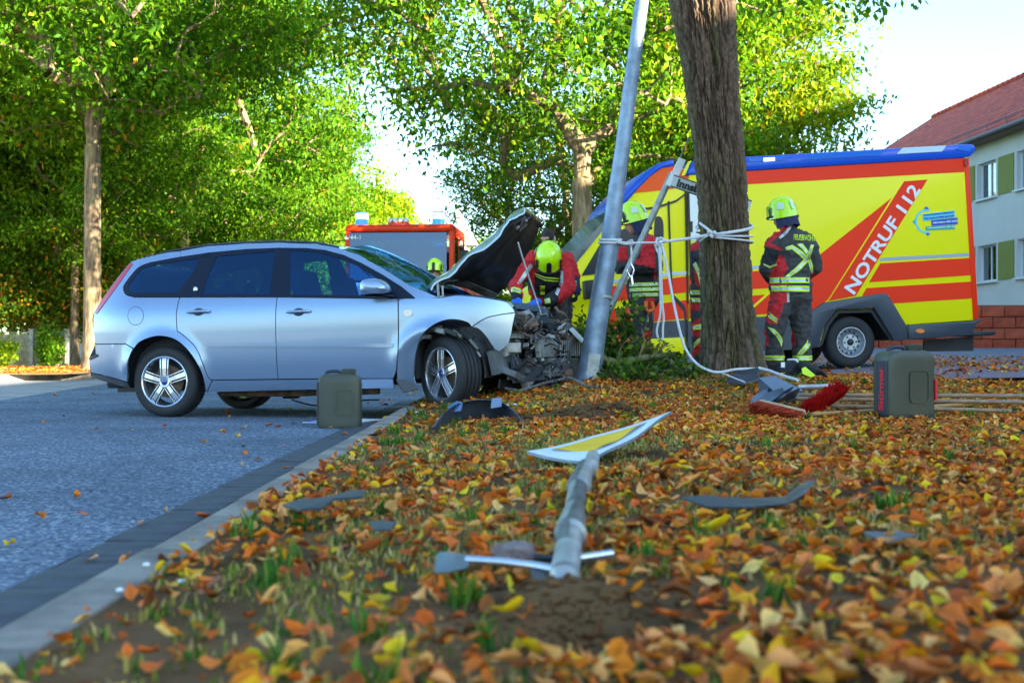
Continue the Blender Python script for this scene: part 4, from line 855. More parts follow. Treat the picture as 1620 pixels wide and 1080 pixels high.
# ================================================================== CRASHED SILVER ESTATE CAR
M_paint = mat('silver_blue_paint', (.27, .36, .51), .26, metal=.6, coat=.8); M_cglass = glassmat('car_glass', (.26, .55, .95), .07, gc=(.25, .55, 1.0, 1)); M_trim = mat('black_trim', (.004, .008, .022), .3, spec=.3)
M_bump = mat('dark_bumper', (.035, .042, .055), .5); M_alloy = mat('alloy', (.62, .66, .74), .22, metal=.85); M_gap = mat('shut_line', (.008, .009, .012), .8); M_int = mat('interior', (.02, .022, .028), .9)
M_alu = mat('cast_alloy', (.34, .34, .33), .5, metal=.6, var=.25, vscale=14); M_rust = mat('rusty_steel', (.22, .13, .08), .75, col2=(.08, .06, .05), vscale=14); M_dirtyp = mat('grey_plastic', (.11, .115, .12), .65, var=.3, vscale=10)
psi, pc = R(13.5), R(1.9)
CP = Plane(P(258, 660, 10.7), (math.cos(psi) * math.cos(pc), -math.sin(psi) * math.cos(pc), math.sin(pc)), (0, 0, 1))
car = empty('estate_car', CP.M, 'silver blue estate car with raised crumpled bonnet and smashed front against the lamp post', 'car')
WC = 1.80; UF = CP.at(692, 591.7)[0]; VF = CP.at(692, 591.7)[1]
_v = np.linspace(0, 1.7, 171); _i = np.interp(_v, [.12, .22, .30, .45, .60, .78, .90, .98, 1.06, 1.12, 1.3, 1.55], [.13, .075, .045, .018, .006, .0, .004, .018, .050, .085, .185, .345])
_i = np.convolve(np.pad(_i, 5, 'edge'), np.ones(11) / 11, 'valid')
def inset(u, v):
    y = float(np.interp(v, _v, _i))
    if u < -.25: y += .30 * ((-.25 - u) / .75) ** 2.2
    if u > UF + .25: y += .22 * ((u - UF - .25) / .6) ** 2
    for u0, v0 in ((0, .32), (UF, VF)):
        r = math.hypot(u - u0, v - v0)
        if v < .95: y -= .030 * math.exp(-((r - .385) / .06) ** 2)
    return y
def CSp(px, py, dy=0.0):
    y = 0
    for _ in range(5): a = CP.at(px, py, y + dy); y = inset(*a)
    return a
def fn_near(dy=0.0): return lambda u, v: (u, inset(u, v) + dy, v)
def fn_far(dy=0.0): return lambda u, v: (u, WC - inset(u, v) - dy, v)
def panel(name, px, m, parent=car, curve=True, gap=.0028, thick=.022, step=.045, dy=0.0, far=True, sub=5):
    pts = crv(px, sub) if curve else [(p[0], p[1]) for p in px]
    poly = [CSp(p[0], p[1], dy) for p in pts]; obs = []
    for side in ((0, 1) if far else (0,)):
        b = MB(); surf_patch(b, poly, (fn_near(dy) if side == 0 else fn_far(dy)), step, thick if side == 0 else -thick, gap)
        obs.append(b.build(name, m, parent, smooth=True, angle=50))
    return obs
C = 1
arch_r = [(201.5, 594), (201.8, 573), (209, 554), (220.7, 540.7), (238.5, 533.3), (256, 531.5), (277, 536.8), (295, 551), (309.6, 571), (320, 592), (325.5, 617.8)]
roofline = [(209, 413), (226.7, 407.4), (268, 398.5), (327.4, 389.6), (386.7, 385.6), (440, 384), (499, 386), (529, 391)]
dlo = [(195.5, 459), (197, 449), (217.8, 423.7), (238.5, 414.8), (286, 406), (330.4, 399.5), (390, 394), (441.5, 392), (484.4, 392.5), (514, 395.5), (543.7, 403.4), (573.3, 416.8), (606, 435), (635.6, 453.8), (657.8, 472)]
# rear quarter
panel('rear_quarter', [(206, 415, C), (209, 413, C)] + [(x, y, C) for x, y in roofline[1:3]] + [(286, 397, C), (286, 406.2, C), (238.5, 415, C), (217.8, 423.9), (197, 449.2), (195.3, 459), (200, 466.5), (211, 469.6, C), (284.4, 469.6, C), (280.5, 484.4), (278.6, 499), (280, 523, C), (291.9, 531.9), (309.6, 549.6), (320, 573.3), (328.9, 595.6), (336, 601, C), (327, 620.7, C), (325.5, 617.8, C)] + arch_r[::-1][1:8] + [(211.5, 551, C), (198.5, 543.7, C), (150, 544, C), (147.5, 515), (148, 495, C)], M_paint, step=.035)
panel('rear_bumper', [(150, 544.5, C), (198.5, 544.2, C), (210.5, 551.8, C), (209, 554), (201.8, 573), (201.5, 594, C), (201, 604, C), (170, 595), (143.5, 589, C), (141, 568, C), (151.5, 561, C)], M_paint)
panel('bumper_valance', [(143.5, 589.5, C), (170, 595.5), (201, 604.5, C), (206, 615, C), (185, 609), (146, 598, C)], M_bump, dy=.004)
panel('bumper_strip', [(139.5, 565, C), (152, 559.5, C), (154, 564, C), (141, 570, C)], M_trim, dy=-.012)
panel('tail_lamp', [(206.5, 414.5, C), (210, 417, C), (178, 462), (152, 497, C), (147.5, 495.5, C), (166, 466)], mat('tail_lamp_red', (.55, .008, .03), .15, coat=1), dy=-.006)
# doors
panel('rear_door', [(284.6, 469.8, C), (438.4, 469.6, C), (440, 599.4, C), (336.2, 600.8, C), (329, 595.4), (320.2, 573), (309.8, 549.4), (292, 531.7), (280.3, 522.8, C), (279, 499), (280.8, 484.4)], M_paint)
fd = panel('front_door', [(438.7, 469.6, C), (629.4, 472.3, C), (629.8, 538), (627, 582), (622, 598.3, C), (440.2, 599.4, C)], M_paint)
panel('sill', [(336.5, 601.2, C), (622, 598.7, C), (623.7, 614, C), (480, 616.6), (327.3, 620.5, C)], M_paint, step=.03)
# front wing with its arch, bumper corner
panel('front_wing', [(630.3, 473, C), (657.8, 470.6, C), (676, 470), (694.8, 471), (721.5, 467.2), (754, 469.5), (777.8, 473), (800, 477.5), (811, 487, C), (815, 494, C), (772, 501.5), (746, 517, C), (739, 509.6), (718.5, 505), (697.8, 508), (677, 520), (665, 534.8), (660, 549.6), (656.5, 567.4), (655, 597), (662, 613, C), (644, 617, C), (628, 600, C), (628, 582), (630.6, 538)], M_paint, step=.035)
panel('bumper_corner', [(747, 517.3, C), (772, 502), (815.5, 494.6, C), (811, 515), (808.5, 531, C), (804, 545, C), (789.6, 556, C), (781, 549.6), (769, 532), (757, 520)], M_paint, step=.03, far=False)
# roof edge, window surround, glass
panel('roof_edge', [(x, y, C) for x, y in [(286, 397), (327.4, 389.6), (386.7, 385.6), (440, 384), (499, 386), (529, 391), (541, 394), (567, 404), (606, 425), (647.4, 451), (676, 463), (694, 470.6), (657.8, 471.6), (635.6, 453.6), (606, 434.8), (573.3, 416.6), (543.7, 403.2), (514, 395.3), (484.4, 392.3), (441.5, 391.8), (390, 393.8), (330.4, 399.3), (286, 406)]], M_paint, gap=0, step=.03)
def ringpanel(name, outer, inner, m, dy): pass
def frame_pieces():
    q = [[(195.5, 459), (197, 449), (217.8, 423.7), (238.5, 414.8), (286, 406), (330.4, 399.6), (335, 399), (322, 407), (253.3, 417.3), (224, 424.6), (203, 450.4), (203, 458), (209, 463), (281.5, 462), (289, 469.3), (209.5, 469.3), (199, 465)],
         [(330.4, 399.4), (390, 394), (441.5, 391.8), (484, 392.5), (514, 395.3), (543.7, 403.4), (534.8, 407.4), (499, 398.3), (457.8, 395.8), (434.7, 397), (342, 405.8), (322, 407)],
         [(314, 409), (322, 405), (342, 405.8), (327.4, 440), (320, 465), (428, 465), (434.7, 397), (457.8, 395.7), (457.8, 466), (620.7, 467.5), (619, 457), (600, 442.5), (567, 421.5), (534.8, 407), (543.7, 403.2), (573.3, 416.6), (606, 434.8), (635.6, 453.6), (657.8, 472.4), (626, 472.3), (438, 469.4), (285, 469.4), (280, 463), (309.6, 425)]]
    for p in q: panel('window_frame', [(x, y, C) for x, y in p], M_trim, gap=0, dy=.004, step=.05)
frame_pieces()
for p in ([(201.5, 451), (222, 423.7), (253.3, 416.3), (315.6, 407.9, C), (309.6, 425), (281.5, 463, C), (209, 464), (202.3, 459)], [(319, 466, C), (327, 440), (341.5, 405, C), (435, 396, C), (427.5, 466, C)], [(457.2, 395.2, C), (499, 397.5), (535, 406.5), (567, 421), (600.5, 442), (619.5, 457), (621, 468, C), (457.3, 467, C)]): panel('side_glass', p, M_cglass, gap=0, dy=.008, thick=.004)
panel('mirror_triangle', [(620.5, 446, C), (657, 472.6, C), (622, 472, C)], M_trim, gap=0, dy=-.001, thick=.01)
b = MB(); pb = CSp(309.5, 457.5); b.lathe([(.001, 0), (.020, 0), (.022, .004)], Matrix.Translation((pb[0], inset(*pb) - .002, pb[1])) @ Matrix.Rotation(R(90), 4, 'X'), 20); b.build('round_badge', M_wf, car)
def strip(name, pts, w, out, m, far=True):
    q = [CSp(x, y) for x, y in pts]
    for side in (0, 1) if far else (0,):
        b = MB(); f = fn_near(-out) if side == 0 else fn_far(-out); g = fn_near(.01) if side == 0 else fn_far(.01); n = len(q); vs = []
        for i in range(n - 1):
            for j in range(6): t = j / 6; u = q[i][0] * (1 - t) + q[i + 1][0] * t; v = q[i][1] * (1 - t) + q[i + 1][1] * t; vs.append((u, v))
        vs.append(q[-1]); V = []; F = []
        for u, v in vs: V += [g(u, v - w / 2), f(u, v - w / 2 + .004), f(u, v + w / 2 - .004), g(u, v + w / 2)]
        for i in range(len(vs) - 1):
            for k in range(3): F.append((i * 4 + k, i * 4 + k + 1, i * 4 + 4 + k + 1, i * 4 + 4 + k))
        F += [(0, 1, 2, 3), tuple(len(V) - 4 + k for k in range(4))]; b.add(V, F); b.build(name, m, car, smooth=True, angle=30)
strip('rubbing_strip', [(330, 545.8), (437.3, 545.8)], .040, .012, M_paint); strip('rubbing_strip', [(441.3, 545.8), (622, 546.5)], .040, .012, M_paint)
strip('roof_rail', [(229, 407.2), (268, 397), (327, 387.5), (387, 383), (440, 381.6), (500, 383.5), (536, 391)], .022, .0, mat('roof_rail_black', (.01, .012, .02), .3, coat=.5))
strip('window_ledge', [(211, 470.2), (438, 470), (622, 472.8)], .008, .006, M_trim)
# handles, flap, side lamp
for x in (314, 472.5):
    for side in (0, 1):
        f = fn_near if side == 0 else fn_far; c = CSp(x, 493.5); k = -1 if side == 0 else 1; y = f(0)(*c)[1]
        b = MB(); b.ell((c[0], y - .001 * k * -1, c[1]), (.052, .007, .036), n=20); b.build('handle_recess', M_gap if 0 else M_bump, car, smooth=True)
        b = MB(); b.tube([(c[0] - .105, y + .012 * k, c[1] + .002), (c[0] - .085, y + .030 * k, c[1] + .004), (c[0] + .085, y + .030 * k, c[1] + .004), (c[0] + .108, y + .012 * k, c[1] + .002)], [.010, .013, .013, .011], 10, flat=1.0); b.build('door_handle', M_paint, car, smooth=True)
c = CSp(214.5, 499.5); rp = [(214.5 + 12.3 * math.cos(t * .2618), 499.5 + 14.3 * math.sin(t * .2618)) for t in range(24)]
panel('flap_gap', rp, M_gap, curve=False, gap=-.003, dy=-.0006, thick=.002, far=False, step=.03); panel('fuel_flap', rp, M_paint, curve=False, gap=.0015, dy=-.0035, thick=.004, far=False, step=.03)
panel('side_repeater', [(639, 491, C), (649, 490), (652.5, 495), (650, 499.5), (640, 500, C), (638.5, 495)], mat('repeater_lens', (.75, .62, .55), .15, coat=1), gap=0, dy=-.008, thick=.01)
# door mirror
for side in (0, 1):
    c0 = CP.at3(594, 456, -.12); 
    if side: c0.y = WC + .12
    b = MB(); pts = [(571.5, 456), (573, 447), (580, 442), (598, 441), (610, 447), (616, 456), (613, 462), (590, 465), (574, 464)]
    q = [CP.at3(x, y, -.12) for x, y in crv(pts, 3)]
    cc = sum(q, Vector()) / len(q); vs = []; fs = []; n = len(q)
    for k, (yy, s) in enumerate(((-.10, .55), (-.085, .85), (-.04, 1.0), (.04, 1.0), (.09, .9), (.11, .6))): vs += [cc + (p - cc) * s + Vector((0, yy * (1 if not side else -1), 0)) for p in q]
    for k in range(5): fs += [(k * n + i, k * n + (i + 1) % n, (k + 1) * n + (i + 1) % n, (k + 1) * n + i) for i in range(n)]
    fs += [tuple(range(n)), tuple(5 * n + i for i in range(n))]; dz = (WC + .24) if side else 0
    b.add([v + Vector((0, dz, 0)) for v in vs], fs); mo = b.build('door_mirror', M_paint, car, smooth=True, angle=60)
    b = MB(); a = CP.at3(588, 467, -.10); a.y = -.10 if not side else WC + .10; e_ = CP.at3(622, 469, .03); e_.y = .05 if not side else WC - .05; b.tube([a + Vector((-.06, 0, .0)), a, a.lerp(e_, .6), e_], [.015, .022, .024, .03], 8, flat=.7); b.build('mirror_foot', M_trim, mo, smooth=True)
# roof, windscreen, tailgate, cowl, inner pieces
def loft(name, pxs, m, bulge, nrm, rows=10, y_in=0.0, parent=car, thick=.0, sub=4):
    q = [CSp(x, y) for x, y in crv(pxs, sub, closed=False)]; V = []; F = []; n = rows + 1
    for u, v in q:
        y0 = inset(u, v) + y_in
        for j in range(n): t = j / rows; s = math.sin(math.pi * t) ** .8 if 0 < t < 1 else 0; V.append((u + nrm[0] * bulge * s, y0 + (WC - 2 * y0) * t, v + nrm[1] * bulge * s))
    for i in range(len(q) - 1):
        for j in range(rows): F.append((i * n + j, i * n + j + 1, (i + 1) * n + j + 1, (i + 1) * n + j))
    b = MB(); b.add(V, F); return b.build(name, m, parent, smooth=True, angle=60)
loft('roof', [(206, 415), (226.7, 407.4), (268, 398.5), (327.4, 389.6), (386.7, 385.6), (440, 384), (499, 386), (541, 394)], M_paint, .035, (0, 1))
loft('windscreen', [(543, 394.5), (567, 404), (606, 425.5), (647, 451), (672, 464)], M_cglass, .085, (.45, .9), y_in=.0, rows=14)
loft('tailgate', [(206, 415), (178, 455), (148, 495), (147.5, 520), (150, 545), (141, 567), (144, 595)], M_paint, .09, (-1, .1))
loft('cowl', [(668, 463), (694, 471.5)], M_blk, .03, (.3, .9)); loft('headliner', [(226, 410), (330, 394), (440, 388), (530, 394)], M_int, .02, (0, 1), y_in=.03)
b = MB(); b.box((.78, WC / 2, .275), (2.66, WC - .34, .09)); b.box((-.38, WC / 2, .42), (.4, WC - .5, .14)); b.build('floor_pan', M_blk, car)
b = MB(); b.box((.85, WC / 2, .60), (3.0, WC - .30, .66)); b.box((-.36, WC / 2, .75), (.45, WC - .5, .36)); b.build('cabin_tub', M_int, car, bevel=.02)
for yy in (.42, WC - .42):
    s_ = MB(); s_.box((1.25, yy, 1.02), (.13, .46, .52), Matrix.Rotation(R(-14), 3, 'Y')); so = s_.build('seat_backrest', M_int, car, bevel=.05, smooth=True)
    h = MB(); h.ell((1.13, yy, 1.33), (.055, .13, .09)); h.tube([(1.15, yy, 1.22), (1.14, yy, 1.30)], .03, 6); h.build('headrest', M_int, so, smooth=True)
b = MB(); b.box((.28, WC / 2, .98), (.14, 1.25, .36), Matrix.Rotation(R(-12), 3, 'Y')); b.build('rear_bench', M_int, car, bevel=.04, smooth=True)
for yy in (.45, .9, 1.35): b = MB(); b.ell((.22, yy, 1.19), (.05, .12, .07)); b.build('rear_headrest', M_int, car, smooth=True)
b = MB(); b.box((2.02, WC / 2, .97), (.42, WC - .36, .14)); b.build('dashboard', M_int, car, bevel=.04)
b = MB(); t = [Vector((0, .185 * math.cos(a * .3927), .185 * math.sin(a * .3927))) for a in range(17)]; RM = Matrix.Rotation(R(-28), 3, 'Y'); b.tube([Vector((1.68, WC - .42, 1.04)) + RM @ p for p in t], .014, 7, False); b.box((1.70, WC - .42, 1.04), (.03, .12, .30), RM); b.build('steering_wheel', M_int, car, smooth=True)
b = MB(); b.box((1.93, WC / 2, 1.33), (.02, .2, .06)); b.build('rear_view_mirror', M_blk, car, bevel=.01)
# wheel arch liners
def liner(name, u0, v0, r, y0, y1, m, a0=-10, a1=190, far=False):
    b = MB(); n = 22; V = []; F = []
    for i in range(n + 1):
        a = R(a0 + (a1 - a0) * i / n)
        for yy in (y0, y1): V.append((u0 + r * math.cos(a), yy, v0 + r * math.sin(a)))
    for i in range(n): F.append((2 * i, 2 * i + 1, 2 * i + 3, 2 * i + 2))
    b.add(V, F); b.box((u0, y1 + .01 * (1 if y1 > y0 else -1), v0 + .2), (2 * r, .01, .36)); return b.build(name, m, car, smooth=True)
liner('wheel_housing', 0, .34, .37, .03, .42, M_blk); liner('wheel_housing', 0, .34, .37, WC - .03, WC - .42, M_blk)
liner('wheel_housing', UF, VF + .02, .37, .16, .5, M_dirtyp); liner('wheel_housing', UF, VF + .02, .37, WC - .03, WC - .5, M_blk)
g = random.Random(12)
for k in range(16):   # torn inner wing pieces in the front arch
    a = R(28 + k * 8.5); rr_ = .355 + g.uniform(-.03, .02); p = Vector((UF + rr_ * math.cos(a), g.uniform(.06, .2), VF + .02 + rr_ * math.sin(a))); b = MB()
    b.box(p, (g.uniform(.07, .15), g.uniform(.02, .14), g.uniform(.02, .06)), Matrix.Rotation(-a + R(90 + g.uniform(-25, 25)), 3, 'Y') @ Matrix.Rotation(g.uniform(-.4, .4), 3, 'X')); b.build('torn_liner_piece', [M_dirtyp, M_alu, M_blk][g.randrange(3)], car, bevel=.006)
# wheels
def car_wheel(c, yaw, side=1, flatten=None):
    Rt, Rr = .316, .226; M = Matrix.Translation(c) @ Matrix.Rotation(yaw, 4, 'Z') @ Matrix.Rotation(R(90), 4, 'X')
    if side < 0: M = Matrix.Translation(c) @ Matrix.Rotation(yaw, 4, 'Z') @ Matrix.Rotation(R(-90), 4, 'X')
    def fl(o):
        if flatten is None: return
        for v in o.data.vertices:
            lim = flatten + (v.co.x - c[0]) * .02
            if v.co.z < lim: d = lim - v.co.z; v.co.z = lim - d * .06; v.co.y -= d * .12 if v.co.y < c[1] else 0
    t = MB(); t.lathe([(.222, -.005), (.228, .006), (.250, .014), (.285, .012), (.306, -.004), (.3145, -.022)] + [p for g_ in (-.045, -.085, -.125, -.165) for p in ((.316, g_ + .018), (.316, g_ + .006), (.307, g_ + .004), (.307, g_ - .004), (.316, g_ - .006))] + [(.3145, -.185), (.306, -.202), (.285, -.215), (.24, -.2)], M, 72)
    if flatten is not None or True:   # cross grooves of the tread
        for k in range(60):
            a = k * math.pi / 30
            for h0, h1 in ((-.024, -.040), (-.170, -.186)): t.box(M @ Vector((.3155 * math.cos(a), .3155 * math.sin(a), (h0 + h1) / 2)), (.016, .010, .012), (M.to_3x3() @ Matrix.Rotation(a + R(90), 3, 'Z') @ Matrix.Rotation(R(0), 3, 'X')))
    w_ = t.build('wheel', M_rub, car, smooth=True, angle=35); fl(w_)
    r = MB(); r.lathe([(.226, -.002), (.229, .006), (.222, .009), (.214, .004), (.208, -.012), (.205, -.05), (.20, -.16), (.222, -.2)], M, 64)
    ro = r.build('rim', M_alloy, w_, smooth=True, angle=35); h = MB(); h.lathe([(.001, .0), (.031, -.001), (.034, .004), (.046, .006), (.058, -.002), (.062, -.02), (.03, -.05)], M, 40); h.build('hub', M_alloy, w_, smooth=True, angle=40)
    h = MB(); h.lathe([(.001, .0035), (.022, .003), (.029, .0012)], M, 24); h.build('hub_cap', mat('hub_blue', (.01, .03, .25), .25, coat=1), w_, smooth=True)
    for k in range(5):
        a = R(90 + 72 * k)
        for off, wd in ((0, .040), (-.037, .0095), (.037, .0095)):
            s_ = MB(); V = []
            for (rr_, z_, ww) in ((.050, .002, wd * .86), (.12, .004, wd * .95), (.190, -.001, wd * 1.05), (.216, -.006, wd * 1.1)):
                for (sx_, dz) in ((-1, -.016), (-1, 0), (1, 0), (1, -.016)): V.append(Vector((rr_, off * (.86 + rr_ * .9) + sx_ * ww / 2, z_ + dz)))
            Q = Matrix.Rotation(a, 4, 'Z'); F = [(0, 1, 2, 3), (12, 15, 14, 13)]
            for i in range(3):
                for j in range(4): F.append((i * 4 + j, i * 4 + (j + 1) % 4, i * 4 + 4 + (j + 1) % 4, i * 4 + 4 + j))
            s_.add([M @ (Q @ v) for v in V], F); s_.build('spoke', M_alloy, w_, bevel=.002)
    d = MB(); d.lathe([(.001, -.07), (.14, -.07), (.145, -.075), (.145, -.09), (.001, -.09)], M, 36); d.build('brake_disc', M_rust, w_, smooth=True, angle=30)
    return w_
car_wheel(Vector((0, .045, .316)), 0); car_wheel(Vector((0, WC - .045, .316)), 0, -1)
zg = (CP.M.inverted() @ P(692, 640, 10.05)).z
car_wheel(Vector((UF, .10, VF)), R(-37), flatten=zg); car_wheel(Vector((UF, WC - .10, VF + .0)), R(-37), -1)
# raised bonnet: skin, liner, latch, prop
nc = crv([(681, 458), (700, 438), (722, 416), (758, 389), (793, 359), (810, 341), (830, 329)], 6, closed=False); fc = crv([(778, 472), (792, 452), (812, 424), (836, 383), (848, 360), (855, 346)], 7, closed=False)
NS, NT = 34, 22
def samp(c, t): i = min(int(t * (len(c) - 1)), len(c) - 2); f = t * (len(c) - 1) - i; return (c[i][0] * (1 - f) + c[i + 1][0] * f, c[i][1] * (1 - f) + c[i + 1][1] * f)
def hood_pt(s, t, off=0.0, skin=True):
    a = samp(nc, s); e_ = samp(fc, s); A = CP.at3(a[0], a[1], .13); B = CP.at3(e_[0], e_[1], 1.50); p = A.lerp(B, t); w_ = math.sin(math.pi * t)
    n = Vector((-.72, 0, .69)); p = p + n * ((.085 if off < .01 else .02) * w_ ** .42 * (.35 + .65 * math.sin(math.pi * min(1, s * 1.05))) + .03 * w_ * s + .17 * (max(0, 1 - s * 2.6)) ** 1.3 * w_ ** .8 - .03 * math.sin(math.pi * s) * (1 - w_))
    c = mnoise.noise(Vector((s * 5, t * 4, 3))) * .022 + mnoise.noise(Vector((s * 13, t * 9, 1))) * .008 * (1 + 2 * s)
    if t < .12: c += .016 * math.sin(s * 19) * (1 - t * 8)
    return p + n * (c - off)
def hood_grid(name, m, s0, s1, t0, t1, off, thick, ribs=0):
    V = []; F = []; n = NT + 1
    for L in (0, 1):
        for i in range(NS + 1):
            for j in range(n):
                s = s0 + (s1 - s0) * i / NS; t = t0 + (t1 - t0) * j / NT; o = off + thick * L
                if ribs and L: o += ribs * (max(0, math.sin(s * 9 + 2 * math.sin(t * 6.28))) ** 6 + max(0, math.cos(t * 12.6)) ** 8)
                V.append(hood_pt(s, t, o))
    k = (NS + 1) * n
    for i in range(NS):
        for j in range(NT): a = i * n + j; F += [(a, a + 1, a + n + 1, a + n), (k + a, k + a + n, k + a + n + 1, k + a + 1)]
    for i in range(NS):
        for j in (0, NT): a = i * n + j; F.append((a, a + n, k + a + n, k + a))
    for j in range(NT):
        for i in (0, NS): a = i * n + j; F.append((a, a + 1, k + a + 1, k + a))
    b = MB(); b.add(V, F); return b.build(name, m, car, smooth=True, angle=50)
hood = hood_grid('bonnet', M_paint, 0, 1, 0, 1, 0, .016); hl = hood_grid('bonnet_liner', M_blk, .03, .93, .035, .965, .019, .012, .018)
hood_grid('bonnet_flange', M_dirtyp, 0.0, .12, .04, .96, .032, .02)
for k in range(14):
    s = g.uniform(.72, .97); t = g.uniform(.30, .55); p = hood_pt(s, t, .045); b = MB(); b.box(p, (g.uniform(.02, .09), g.uniform(.02, .08), g.uniform(.01, .04)), Matrix.Rotation(R(-45 + g.uniform(-20, 20)), 3, 'Y') @ Matrix.Rotation(g.uniform(-1, 1), 3, 'Z')); b.build('latch_piece', [M_alu, M_dirtyp, M_blk][k % 3], hood, bevel=.003)
b = MB(); b.tube([CP.at3(819, 383, .75), CP.at3(824, 400, .75), CP.at3(856, 497, .75)], [.011, .010, .008], 8); b.build('prop_rod', M_alu, car, smooth=True)
for t_, px in ((.06, 694), ): b = MB(); b.tube([CP.at3(692, 446, .16), CP.at3(694, 474, .16)], .012, 6); b.tube([CP.at3(700, 452, .18), CP.at3(701, 474, .18)], .010, 6); b.build('bonnet_hinge', M_alu, car)
# wing upper flange and engine bay
for side in (0, 1):
    q = [CSp(x, y) for x, y in crv([(690, 470.8), (721.5, 467.2), (754, 469.5), (777.8, 473), (800, 477.5), (811, 486)], 4, closed=False)]; V = []; F = []
    for u, v in q:
        y0 = inset(u, v)
        for dy, dz in ((.0, -.002), (.05, .012), (.13, .006), (.15, -.05)): V.append((u, (y0 + dy) if not side else WC - y0 - dy, v + dz))
    for i in range(len(q) - 1):
        for j in range(3): F.append((i * 4 + j, i * 4 + j + 1, i * 4 + 5 + j, i * 4 + 4 + j))
    b = MB(); b.add(V, F); b.build('wing_flange', M_paint, car, smooth=True)
u1, v1 = CP.at(812, 520, .3); b = MB(); b.box((2.62, WC / 2 + .1, .52), (1.05, WC - .95, .50)); b.box((2.05, WC / 2, .66), (.12, WC - .5, .62)); b.build('engine_block', M_blk, car, bevel=.03)
def epart(name, px, py, y, d, m, rot=(0, 0, 0), bevel=.006): b = MB(); b.box(CP.at3(px, py, y), d, (Matrix.Rotation(rot[2], 3, 'Z') @ Matrix.Rotation(rot[1], 3, 'Y') @ Matrix.Rotation(rot[0], 3, 'X'))); return b.build(name, m, car, bevel=bevel)
mats = [M_dirtyp, M_blk, M_rust, M_alu, M_rust, M_bump, M_alu]
for k in range(150):
    px = g.uniform(806, 900); top = 497 + (px - 815) * .22 + g.uniform(0, 6); py = g.uniform(top, 605) if k > 60 else top + g.uniform(-2, 16); y = .35 + (px - 806) / 95 * 1.1 + g.uniform(-.22, .3)
    s = g.uniform(.03, .11); epart('engine_part', px, py, max(.2, y), (s * g.uniform(.6, 1.6), s * g.uniform(.6, 2), s * g.uniform(.3, 1)), mats[g.randrange(7)], (g.uniform(-.5, .5), g.uniform(-.6, .6), g.uniform(-.6, .6)), .005)
for k in range(60):
    px = g.uniform(808, 895); py = g.uniform(500, 600); y = g.uniform(.3, 1.2); p = CP.at3(px, py, y); q = [p]
    for _ in range(4): q.append(q[-1] + Vector((g.uniform(-.08, .09), g.uniform(-.1, .1), g.uniform(-.09, .06))))
    b = MB(); b.tube(q, g.uniform(.003, .013), 6); b.build('hose', [M_blk, M_rust, M_alu, M_dirtyp, M_blk][k % 5], car, smooth=True)
def quadbox(name, px, m, y0, y1, th=.03):
    a = [CP.at3(p[0], p[1], y0 if i in (0, 3) else y1) for i, p in enumerate(px)]; n = (a[1] - a[0]).cross(a[3] - a[0]).normalized() * th; b = MB(); b.prism(a, n); return b.build(name, m, car, bevel=.004)
quadbox('crash_beam', [(853, 536), (883, 537), (881, 564), (856, 565)], M_alu, .55, 1.0, .05); quadbox('crash_beam', [(884, 538), (922, 541), (920, 563), (884, 563)], M_dirtyp, 1.0, 1.62, .04)
for k in range(11): x = 885 + k * 3.3; quadbox('beam_rib', [(x, 538), (x + 1.3, 538), (x + 1.3, 563), (x, 563)], M_alu, 1.0 + k * .055, 1.01 + k * .055, -.012)
rd = quadbox('radiator', [(868, 566), (914, 566), (913, 594), (870, 596)], M_dirtyp, .75, 1.5, .05)
for k in range(12): y = 568 + k * 2.3; quadbox('radiator_fin', [(869, y), (914, y), (914, y + .9), (869, y + .9)], M_alu, .75, 1.5, -.008)
quadbox('battery', [(832, 500), (858, 503), (857, 520), (832, 517)], M_dirtyp, .5, .85, .14); quadbox('fuse_box', [(820, 503), (833, 502), (834, 510), (821, 511)], M_white, .35, .55, .05); quadbox('air_duct', [(858, 506), (893, 514), (888, 530), (855, 522)], M_bump, .7, 1.3, .12)
quadbox('bonnet_lock_carrier', [(816, 527), (893, 532), (893, 537), (816, 535)], M_alu, .3, 1.45, .05); quadbox('white_trim_strip', [(902, 519), (906, 517), (925, 537), (922, 540)], M_white, 1.3, 1.5, .02)
quadbox('under_tray', [(792, 600), (900, 604), (905, 612), (790, 615)], M_blk, .2, 1.5, .02); quadbox('washer_tank', [(790, 552), (808, 540), (815, 575), (798, 590)], M_dirtyp, .15, .45, .12); quadbox('headlamp_housing', [(797, 543), (815, 535), (820, 558), (803, 563)], M_alu, .2, .5, .1)
quadbox('bumper_remnant', [(812, 566), (862, 572), (868, 600), (815, 606)], M_bump, .25, .8, .03); quadbox('torn_sill_flap', [(626, 600), (655, 598), (662, 616), (638, 621)], M_bump, .02, .08, .02)
b = MB(); b.tube([CP.at3(790, 612, .3), CP.at3(822, 618, .3), CP.at3(860, 606, .5), CP.at3(905, 596, .9)], .012, 6); b.build('hanging_cable', M_dirtyp, car, smooth=True)
b = MB(); b.tube([CP.at3(352, 622, .5), CP.at3(460, 622, .5), CP.at3(600, 618, .5)], .03, 8); b.box(CP.at3(520, 616, .6), (.6, .25, .07)); b.build('exhaust', M_rust, car)
b = MB(); b.box((0, WC / 2, .32), (.1, WC - .5, .08)); b.build('rear_axle', M_blk, car)
